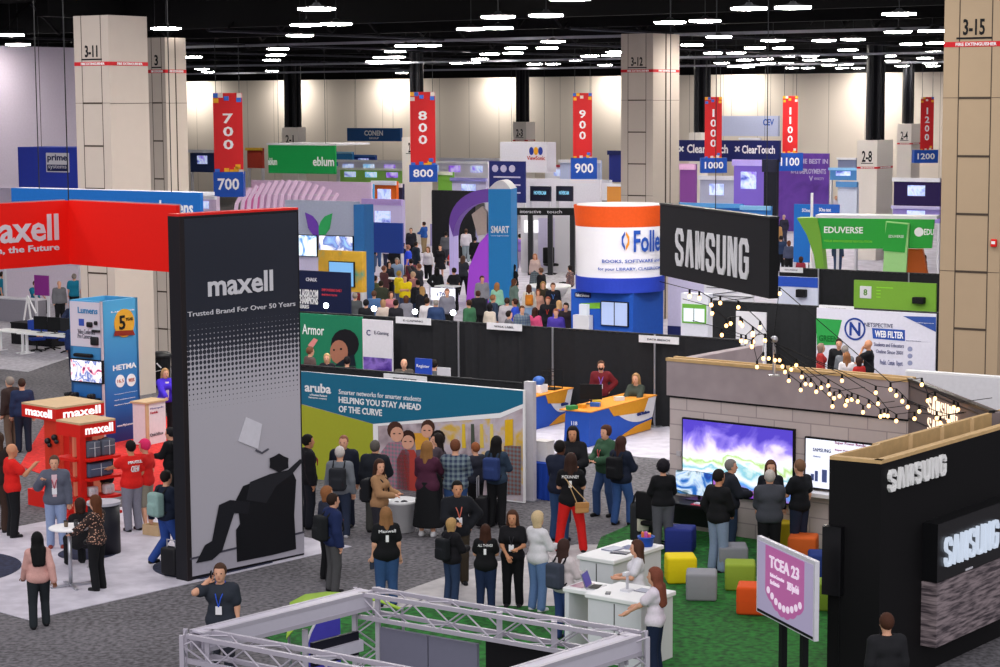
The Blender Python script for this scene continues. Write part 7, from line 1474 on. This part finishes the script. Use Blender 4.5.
P(621, 437, 'woman in dark jacket with black backpack and jeans facing right', 525, face=38, sex='f', top='#1b2233', sleeve='jacket', bot='#39588f', hair='long', hc='#3c2420', la='hold', ra='hold', pack='#15161a', packlabel='black backpack with yellow trim on the woman in jeans', shoes='#101114', legs='step')
P(663, 461, 'person with curly black hair in black sweater beside the gaming desk', 552, face=-8, sex='f', top='#131418', sleeve='long', bot='#55565e', hair='curly', hc='#15121a', la='hold', ra='hold', build=1.1, hem=.05)
w48 = P(637, 543, 'girl in white tee with brown hair behind the farther white counter', 640, h=1.6, face=-88, sex='f', top='#dcdae2', sleeve='short', bot='#1a1b20', hair='long', hc='#4c3026', la='hold', ra='hold')
w49 = P(655, 571, 'woman in white tee with long auburn hair pointing over the nearest counter', 680, h=1.68, face=-72, sex='f', top='#e2d8e4', sleeve='short', bot='#1d2740', hair='vlong', hc='#7a4434', la='table', ra='hold', hem=.2)
P(718, 470, 'man in black sweater and pale blue jeans before the big screen', 572, face=52, top='#16171b', bot='#7f90ac', hair='short', hc='#1a1412', skin='t', la='pocket', ra='low_hold')
P(730, 460, 'grey haired man in dark jacket clasping hands at the big screen', 553, face=80, top='#22252e', sleeve='jacket', bot='#2b3a52', hair='short', hc='#7c7874', ra='hold', la='hold', look=10)
P(770, 461, 'woman with long brown hair facing out in front of the big screen', 553, face=182, sex='f', top='#181a22', bot=BLK, hair='long', hc='#5a3a2a')
P(769, 471, 'grey haired man in grey jacket seen from behind at the big screen', 569, face=0, top='#43464f', sleeve='jacket', bot='#15161a', hair='short', hc='#b8b2ae', la='low_hold', ra='low_hold', build=1.08, h=1.82)
P(799, 465, 'man in black tee over white sleeves beside the second screen', 558, face=-42, top='#17191e', sleeve='short', bot='#252d42', hair='short', hc='#7a5a44', la='hold', ra='hang', h=1.85)
P(887, 614, 'man seen from behind in front of the dark house wall', None, h=1.78, face=-10, top='#232327', bot=BLK, hair='short', hc='#4a2c20')
ph = P(220, 564, 'man in dark grey polo on the phone beyond the truss frame', None, h=1.80, face=183, top='#2f343e', sleeve='short', bot='#2a2c36', hair='short', hc='#4a3226', ra='ear', la='hang', lan='#2f56c8', badge=True, build=1.08)
P(601, 361, 'man in dark red sweater and black face mask behind the blue counter', None, h=1.78, face=184, top='#6a1f26', bot=BLK, hair='short', hc='#4a2f22', la='hip', ra='hang', mask='#15161a', lan='#7a5ab8', badge=True)
P(636, 375, 'blonde woman in dark green poncho behind the blue counter', None, h=1.78, legs='perch', face=205, sex='f', top='#3c443c', bot=BLK, hair='long', hc='#a07c54', la='table', ra='table')
# aisle behind the teal wall
P(310, 347, 'brown haired man before the green banner', None, h=1.76, face=60, top='#5a4a48', bot=BLK, hair='short', hc='#6a4430')
P(327, 354, 'blonde woman in black before the green banner', None, h=1.62, face=185, sex='f', top='#1c1d24', bot=BLK, hair='bob', hc='#c0a070')
P(347, 357, 'person in black coat before the green banner face picture', None, h=1.7, face=0, top='#14151a', bot=BLK, hair='short', hc='#181418')
P(404, 359, 'bald man with glasses behind the teal wall', None, h=1.76, face=180, top='#55504c', bot=BLK, hair='bald')
P(434, 360, 'dark haired man in grey behind the teal wall by the pale laptop', None, h=1.76, face=10, top='#55585e', bot=BLK, hair='short', hc='#1c1614')
# before the web filter banner
P(821, 344, 'grey haired person in red coat before the web filter banner', None, h=1.66, face=90, sex='f', top='#a03030', bot=BLK, hair='bob', hc='#8a7468')
P(839, 339, 'man in black facing out before the web filter banner', None, h=1.8, face=190, top='#17181c', bot=BLK, hair='short', hc='#2a1c18')
P(845, 346, 'grey haired man in grey coat before the web filter banner', None, h=1.74, face=30, top='#6c7078', bot=BLK, hair='short', hc='#8a8480')
P(847, 353, 'woman with light brown hair in white before the web filter banner', None, h=1.6, face=10, sex='f', top='#d8d4d8', bot=BLK, hair='long', hc='#8a5c3c')
P(859, 357, 'dark haired person low before the web filter banner', None, h=1.6, face=-40, sex='f', top='#b02a2a', bot=BLK, hair='bob', hc='#3a2420')
P(869, 340, 'bald man in black shirt facing left before the web filter banner', None, h=1.84, face=-75, top='#15161b', sleeve='short', bot='#2c3a5a', hair='bald', hc='#6a4a38', skin='t', la='chin', ra='hold')
# middle crowd (head x, head y, label, dict)
MC = [(371, 235, 'large man in black tee seen from behind beside the leaf booth', dict(top='#1a1b20', sleeve='short', bot='#4a5670', build=1.2, h=1.9, hc=BR)),
 (377, 233, 'person with pale hair behind the large man in black tee', dict(top='#b87a6a', bot=JN, hc='#a08068')),
 (394, 247, 'man in black tee and grey trousers seen from behind mid aisle', dict(top='#1c1d22', sleeve='short', bot='#4c4e5a', build=1.1, hc='#6a6460')),
 (403, 243, 'slim person in dark blue left of the royal blue shirt man', dict(top='#1c2a4c', bot='#1c2440', face=60, hc=DB_)),
 (408, 245, 'man in royal blue shirt and khaki trousers facing left', dict(top='#2a48d0', sleeve='short', bot='#a89880', face=-80, hc='#a07060', build=1.15, h=1.85)),
 (416, 242, 'man in dark navy suit right of the royal blue shirt man', dict(top='#26303e', sleeve='jacket', bot='#222a36', face=60, hc=DB_)),
 (428, 247, 'woman in white top and black trousers mid aisle', dict(sex='f', top='#c8c4cc', bot='#15161a', face=200, hair='long', hc='#7a5a40')),
 (440, 245, 'dark dressed woman beside the pale violet screen', dict(sex='f', top='#1a1a20', bot='#1a1a20', bkind='dress', face=180, hc=DB_)),
 (453, 247, 'person in bright red tee by the pale violet screen', dict(top='#d82a2c', sleeve='short', bot='#4a3040', face=-60, hc='#c08a60', la='hold', ra='hold')),
 (463, 256, 'woman with long hair in dark grey top and black trousers near the purple arch', dict(sex='f', top='#33363c', sleeve='short', bot='#15161a', face=20, hair='long', hc='#5a4232', build=1.15, legs='wide', h=1.75, ra='hold')),
 (454, 268, 'person in black tee left of the dark grey top woman', dict(top='#1c1c22', sleeve='short', bot='#15161a', face=-40, hc=DB_, la='hold')),
 (437, 268, 'woman with black hair in long black dress mid aisle', dict(sex='f', top='#1c2024', bot='#1c2024', bkind='dress', face=0, hair='long', hc='#101012', la='hip', h=1.72)),
 (424, 222, 'man in blue shirt and khaki trousers beside the column behind the 800 banner', dict(top='#2a5aa8', bot='#a08a68', face=-60, hc='#3a2420', la='hold', ra='hold')),
 (399, 271, 'person in bright yellow shirt, left one of a pair', dict(top='#e8d020', sleeve='short', bot='#5a6480', face=60, hc='#b09040', ra='hold')),
 (405, 275, 'man in bright yellow shirt with arms crossed, right one of a pair', dict(top='#ecd41c', sleeve='short', bot='#3a4460', face=185, hc='#5a3020', la='cross', ra='cross')),
 (413, 272, 'blonde person right of the yellow shirt pair', dict(top='#9a6a6a', bot=BLK, face=-60, hc='#c8a888')),
 (419, 264, 'person in black and white jacket right of the yellow shirts', dict(top='#3a3a40', bot=BLK, face=-70, hc='#8a5a44', la='high', ra='high')),
 (418, 280, 'person in black with camera pack near the white high table', dict(top='#17181e', bot='#23304c', face=-20, hc='#1a1716', pack='#2a2c34', packlabel='camera backpack of the person in black near the white high table')),
 (384, 266, 'person in dark plaid left of the yellow shirts', dict(top='#5a3a3c', bot=BLK, face=60, hc='#7a5040', la='hold')),
 (381, 281, 'person in dark olive jacket at the small white table', dict(top='#3a4034', sleeve='jacket', bot=BLK, face=10, hc='#2a2018', build=1.1)),
 (369, 268, 'dark haired woman with yellow bag left of the crowd', dict(sex='f', top='#2c2c34', bot=BLK, face=0, hair='long', hc='#15131a')),
 (361, 286, 'person in dark red at the left end of the middle crowd', dict(top='#7a2a30', bot=BLK, face=40, hc='#7a4a38')),
 (355, 293, 'grey haired person in grey by the drape top at left', dict(top='#4c5054', bot=BLK, face=20, hc='#8a8078')),
 (374, 291, 'person in blue patterned shirt by the drape top', dict(top='#4a6a9a', bot=BLK, face=0, hc='#5a4034')),
 (383, 300, 'woman with blonde hair right behind the drape top', dict(sex='f', top='#c8b8b0', bot=BLK, face=0, hair='bob', hc='#b08a68')),
 (396, 300, 'person in dark coat right behind the drape top', dict(top='#26262e', bot=BLK, face=30, hc=DB_)),
 (391, 292, 'person in pink top beyond the small white table', dict(sex='f', top='#c07a88', bot=BLK, face=160, hair='bob', hc='#5a3a30')),
 (447, 289, 'man with short hair behind the lit white counter', dict(top='#7a7a88', bot=BLK, face=180, hc='#7a4a38')),
 (436, 300, 'bald man in blue suit left of the lit white counter', dict(top='#2c3f66', sleeve='jacket', bot=BLK, face=10, hair='thin', hc=GY)),
 (478, 291, 'man in black suit right of the lit white counter', dict(top='#1a1b20', sleeve='jacket', bot=BLK, face=-20, hc='#4a2c1e', build=1.15)),
 (493, 295, 'man in navy jacket in front of the sky blue tower', dict(top='#2c3a50', bot=BLK, face=60, hc='#8a6040')),
 (490, 304, 'dark haired woman with pale pack before the sky blue tower', dict(sex='f', top='#d0c4b8', bot=BLK, face=40, hair='bob', hc='#15131a')),
 (515, 299, 'man in royal blue shirt facing left beyond the drape', dict(top='#2c4ac0', sleeve='short', bot='#1c2440', face=-80, hc='#3a2018', skin='t')),
 (509, 311, 'dark haired man in grey right behind the drape', dict(top='#5a5a62', bot=BLK, face=80, hc='#1c1512')),
 (507, 298, 'person in pale grey shirt left of the royal blue shirt man', dict(top='#b0acb4', bot=BLK, face=10, hc='#3a2a22')),
 (497, 283, 'woman with brown hair in pale green before the sky blue tower', dict(sex='f', top='#8ac0a8', bot=BLK, face=10, hair='long', hc='#9a6a40')),
 (514, 279, 'woman with brown hair in grey green dress beyond the drape', dict(sex='f', top='#6a8078', bot='#5a7068', bkind='dress', face=60, hair='long', hc='#5a3624')),
 (514, 265, 'woman in black seated figure right of the sky blue tower', dict(sex='f', top='#17181c', bot=BLK, face=60, hair='long', hc='#15131a')),
 (529, 285, 'woman in pale jacket and light jeans with orange backpack', dict(sex='f', top='#d0ccc4', bot='#8aa8c8', face=0, hair='long', hc='#4a2a20', pack='#c87a28', packlabel='small orange backpack on the woman in light jeans')),
 (543, 282, 'blonde woman seated beyond the drape left of the lanyard man', dict(sex='f', top='#3a3428', bot=BLK, face=180, hair='long', hc='#a88450')),
 (553, 283, 'man in black with blue lanyard facing out beyond the drape', dict(top='#1a1c26', bot=BLK, face=180, hc='#5a3828', lan='#4a7ac8')),
 (538, 290, 'reddish haired child like person beyond the drape', dict(sex='f', h=1.45, top='#c89a8a', bot=BLK, face=180, hair='bob', hc='#8a4a30')),
 (548, 297, 'man in black jacket with red lanyard near the round header booth', dict(top='#1a1a20', sleeve='jacket', bot=BLK, face=190, hc='#8a4a38', lan='#d8402a', build=1.1)),
 (556, 309, 'man in violet shirt right behind the drape', dict(top='#4a3a9a', bot=BLK, face=185, hc='#9a5a40')),
 (559, 301, 'blonde woman in blue violet jacket right behind the drape', dict(sex='f', top='#4a48b8', bot=BLK, face=-30, hair='long', hc='#c8a070')),
 (566, 303, 'dark haired person at the edge of the round header booth', dict(top='#2a2228', bot=BLK, face=200, hc='#1c1512')),
 (570, 266, 'woman in patterned top seated on the round white lounge table', dict(sex='f', top='#5a4a52', pat='dots', bot='#17181c', face=-60, legs='sit', hair='bun', hc='#1c1512', h=1.7)),
 (528, 228, 'man in tan shirt and dark trousers inside the truss booth', dict(top='#b89868', sleeve='short', bot='#26282e', face=30, hc='#5a3a28', h=1.88, la='hold', ra='hold')),
 (520, 234, 'person in lilac shirt left of the tan shirt man', dict(top='#8a6ac0', bot='#a89ab8', face=20, hc='#1c1512')),
 (535, 254, 'woman in pale top and patterned skirt on the grey raised carpet', dict(sex='f', top='#c8b0a8', bot='#30343c', bpat='plaid', bkind='long_skirt', face=190, hair='long', hc='#b87a58')),
 (475, 237, 'person in black beside the glowing violet panel', dict(top='#15161c', bot=BLK, face=10, hc='#15131a')),
 (466, 229, 'person in white and grey near the glowing violet panel', dict(top='#d0ccd8', bot='#8a98a0', face=0, hc='#4a3428')),
 (456, 205, 'person in pale top before the black drape patch', dict(top='#d8d4dc', bot='#7a7a8a', face=180, hc='#3a2420')),
 (435, 207, 'person in red before the black drape patch, left one', dict(top='#c02a30', bot=BLK, face=180, hc='#4a2c22')),
 (449, 208, 'person in bright red tee before the black drape patch, right one', dict(top='#e03030', bot=BLK, face=180, hc='#6a4030')),
 (443, 201, 'white haired person before the black drape patch', dict(top='#e0a0a0', bot=BLK, face=180, hc='#e8e0dc')),
 (464, 201, 'dark dressed person at the right end of the black drape patch', dict(top='#26262e', bot=BLK, face=180, hc='#2a1c18')),
 (378, 210, 'tall person in black before the lavender lit wall', dict(top='#1c1c24', bot='#1c1c24', face=60, hc='#1c1512')),
 (395, 207, 'person in royal blue before the lavender lit wall', dict(top='#2a3fb8', bot='#2a3fb8', face=-30, hc='#2a1c18')),
 (383, 222, 'dark dressed person in front of the royal blue draped table', dict(top='#22242c', bot=BLK, face=30, hc='#2a1c18')),
 (310, 245, 'person in navy working at the lit class screen', dict(top='#1c2438', bot='#22304c', face=-10, hc='#4a3024')),
 (712, 297, 'man in red shirt beyond the string lights', dict(top='#b82a3a', bot='#4a3a40', face=80, hc='#5a3a30', build=1.1)),
 (731, 292, 'bearded man in grey shirt beyond the string lights', dict(top='#6a6c74', bot='#4a4a58', face=200, hc='#5a3a2c', h=1.85)),
 (720, 318, 'person with brown hair crouched near beyond the string lights', dict(top='#5a5044', bot=BLK, face=20, hc='#4a2c20')),
 (727, 308, 'person in tan coat between red shirt and bearded man', dict(top='#a07a58', bot=BLK, face=-60, hc='#6a4a38')),
 (784, 215, 'bald man in dark shirt before the tall purple banner', dict(top='#2c2c3c', bot='#3a3a4c', face=-20, hair='thin', hc='#c8a898')),
 (777, 222, 'person in tan vest before the tall purple banner', dict(top='#c89a60', bot='#8a6a48', face=0, hc='#2a1c18')),
 (770, 214, 'dark dressed person left of the tan vest person', dict(top='#1c1c24', bot=BLK, face=0, hc='#c8b0a8')),
 (781, 236, 'man in navy shirt near the hanging dark sign corner', dict(top='#2c3c5c', bot=BLK, face=10, hc='#1c1512', build=1.2)),
 (789, 241, 'brown haired person right of the navy shirt man', dict(sex='f', top='#4a5068', bot=BLK, face=10, hair='bob', hc='#6a3c28')),
 (800, 241, 'man in white shirt before the bright blue panel', dict(top='#dcd0d4', sleeve='short', bot='#4a6a8a', face=0, hc='#4a2c20', skin='t')),
 (801, 257, 'person in dark red bending before the bright blue panel', dict(sex='f', top='#8a2a3a', bot='#8a2a3a', face=40, hair='bob', hc='#3a2018')),
 (812, 244, 'person in pink beside the thin white pole', dict(top='#d8a0a8', bot=BLK, face=-60, hc='#8a5a40')),
 (838, 238, 'man in jeans mostly hidden by the green header', dict(top='#2c3a50', bot='#2c3f60', face=30, hc=DB_)),
 (924, 255, 'dark dressed woman at the orange block of the green arch', dict(sex='f', top='#5a3a30', bot='#2a2228', face=-60, hair='long', hc='#2a1c18')),
 (868, 176, 'person in white before the far dark screen wall', dict(top='#e0dce4', bot=BLK, face=180, hc='#2a1c18')),
 (836, 196, 'person in white and blue left of the 2-8 column', dict(top='#d8d0e0', bot='#3a5a9a', face=180, hc='#c89a80')),
 (347, 262, 'person in teal top at the side of the yellow patterned arch', dict(top='#2a7a88', bot=BLK, face=40, hc='#5a3a28')),
 (389, 262, 'woman in dark top with long hair above the small white table', dict(sex='f', top='#26262e', bot=BLK, face=150, hair='long', hc='#2a1a16')),
 (397, 258, 'grey haired man in pale blue shirt behind the yellow shirts', dict(top='#8aa0c0', bot='#3a3f50', face=200, hc='#9a948e')),
 (411, 259, 'person in maroon top behind the yellow shirts', dict(top='#6a2a38', bot=BLK, face=-40, hc='#1c1512')),
 (422, 287, 'woman with blonde hair in black beside the white high table', dict(sex='f', top='#1c1c24', bot=BLK, face=-30, hair='long', hc='#b08a58')),
 (375, 276, 'person in olive tee left of the small white table', dict(top='#5a6040', bot='#3a4460', face=50, hc='#3a2418')),
 (366, 300, 'person in black cap right behind the drape at left', dict(top='#1c1d24', bot=BLK, face=20, hair='cap', hc='#15151a')),
 (406, 296, 'woman in grey cardigan right behind the drape', dict(sex='f', top='#7c7c88', bot=BLK, face=-20, hair='bob', hc='#5a3624')),
 (427, 298, 'man in white shirt right behind the drape', dict(top='#dcd8e0', bot=BLK, face=30, hc='#2a1c16')),
 (469, 300, 'short haired person in green right of the lit white counter', dict(top='#3a6a4c', bot=BLK, face=-50, hc='#3a2418')),
 (482, 276, 'person in grey hoodie beside the black cube plinth', dict(top='#8a8a94', bot='#2c3650', face=160, hc='#4a3020')),
 (522, 306, 'man in checked shirt right behind the drape mid hall', dict(top='#4a5a7a', pat='plaid', bot=BLK, face=160, hc='#5a3a2a')),
 (535, 308, 'woman in bright pink top right behind the drape', dict(sex='f', top='#d0507a', bot=BLK, face=20, hair='long', hc='#3a2018')),
 (541, 268, 'person in black standing on the grey raised carpet', dict(top='#1c1c22', bot='#2a3048', face=-60, hc='#6a4a38')),
 (387, 236, 'person in white shirt walking behind the slim dark blue one', dict(top='#e0dce4', bot='#2a3048', face=20, hc='#2a1c18', legs='step')),
 (411, 228, 'dark dressed person beside the royal blue draped table', dict(top='#26262e', bot=BLK, face=190, hc='#5a4030')),
 (446, 232, 'person in grey suit below the black drape patch', dict(top='#55585e', bot='#3a3c44', face=10, hc='#1c1512')),
 (495, 330, 'x', None)]
for x, y, lb, kw in MC:
    if kw is None: continue
    kw = dict(kw); kw.setdefault('face', 0); P(x, y, lb, group='visitors in the middle and far aisles', **kw)
# things carried
def held(R, side, name, label, cat, fn, rot=None):
    p = R[side]; o = thing(name, label, cat, p, rot if rot is not None else R['yaw']); fn(o); return o
held(ph, 'r', 'phone', 'black phone held to the ear of the man in polo', 'phone', lambda o: (MB().rbox(-.01, .01, -.035, .035, -.02, .12, .008, 1).build('phone_body', BLACK, o), MB().box(-.012, -.0101, -.03, .03, -.01, .11).build('screen_picture', mat('#30344a', .3), o)))
held(w35, 'l', 'phone', 'dark phone in the left hand of the woman in jersey numbered 1', 'phone', lambda o: (MB().rbox(-.035, .035, -.01, .01, -.12, .02, .008, 1).build('phone_body', BLACK, o), MB().box(-.03, .03, -.012, -.0101, -.11, .01).build('screen_picture', mat('#30344a', .3), o)))

wr = [r for r, l in PERSONS if 'red trousers' in l][0]
o = thing('handbag', 'tan shoulder bag hanging on the woman in red trousers', 'bag', wr.location + VEC(.20, -.22, .80), .3); MB().rbox(-.13, .13, -.04, .04, 0, .2, .02).build('bag_body', mat('#c08e5a', .6), o, True); MB().rbox(-.13, .13, -.05, -.04, .1, .2, .01).build('flap', mat('#b07e4c', .6), o); MB().path([(-.1, 0, .2), (-.28, .02, .62), (-.3, .12, .66)], .008).path([(.1, 0, .2), (-.28, .02, .62)], .008).build('strap', mat('#c8a878'), o)
for x, y, s_, lb in ((483, 527, 1.0, 'black rolling suitcase with raised handle beside the plaid shirt man'), (494, 524, .8, 'black rolling case standing right of the raised handle one')):
    o = thing('suitcase', lb, 'luggage', G(x, y), .4 + s_); MB().rbox(-.2 * s_, .2 * s_, -.13, .13, .05, .62 * s_, .04).build('case', mat('#15151a', .7), o, True); MB().path([(-.1, .1, .6 * s_), (-.1, .1, 1.02 * s_), (.1, .1, 1.02 * s_), (.1, .1, .6 * s_)], .013).build('handle', STEEL, o)
    for q in (-1, 1): MB().tube((q * .15 * s_ - .02, 0, .035), (q * .15 * s_ + .02, 0, .035), .034, n=10).build('wheel', BLACK, o)
o = thing('folding_chair', 'grey folding chair left of the brick house', 'chair', G(668, 412), 1.9); MB().rbox(-.22, .22, -.2, .2, .44, .47, .01).build('seat', LG, o); MB().rbox(-.22, .22, .2, .23, .62, .9, .01).build('backrest', LG, o)
for q in (-1, 1): MB().bar((q * .22, -.2, .01), (q * .22, .22, .9), .03).bar((q * .2, .22, .01), (q * .2, -.15, .46), .03).build('leg', STEEL, o)
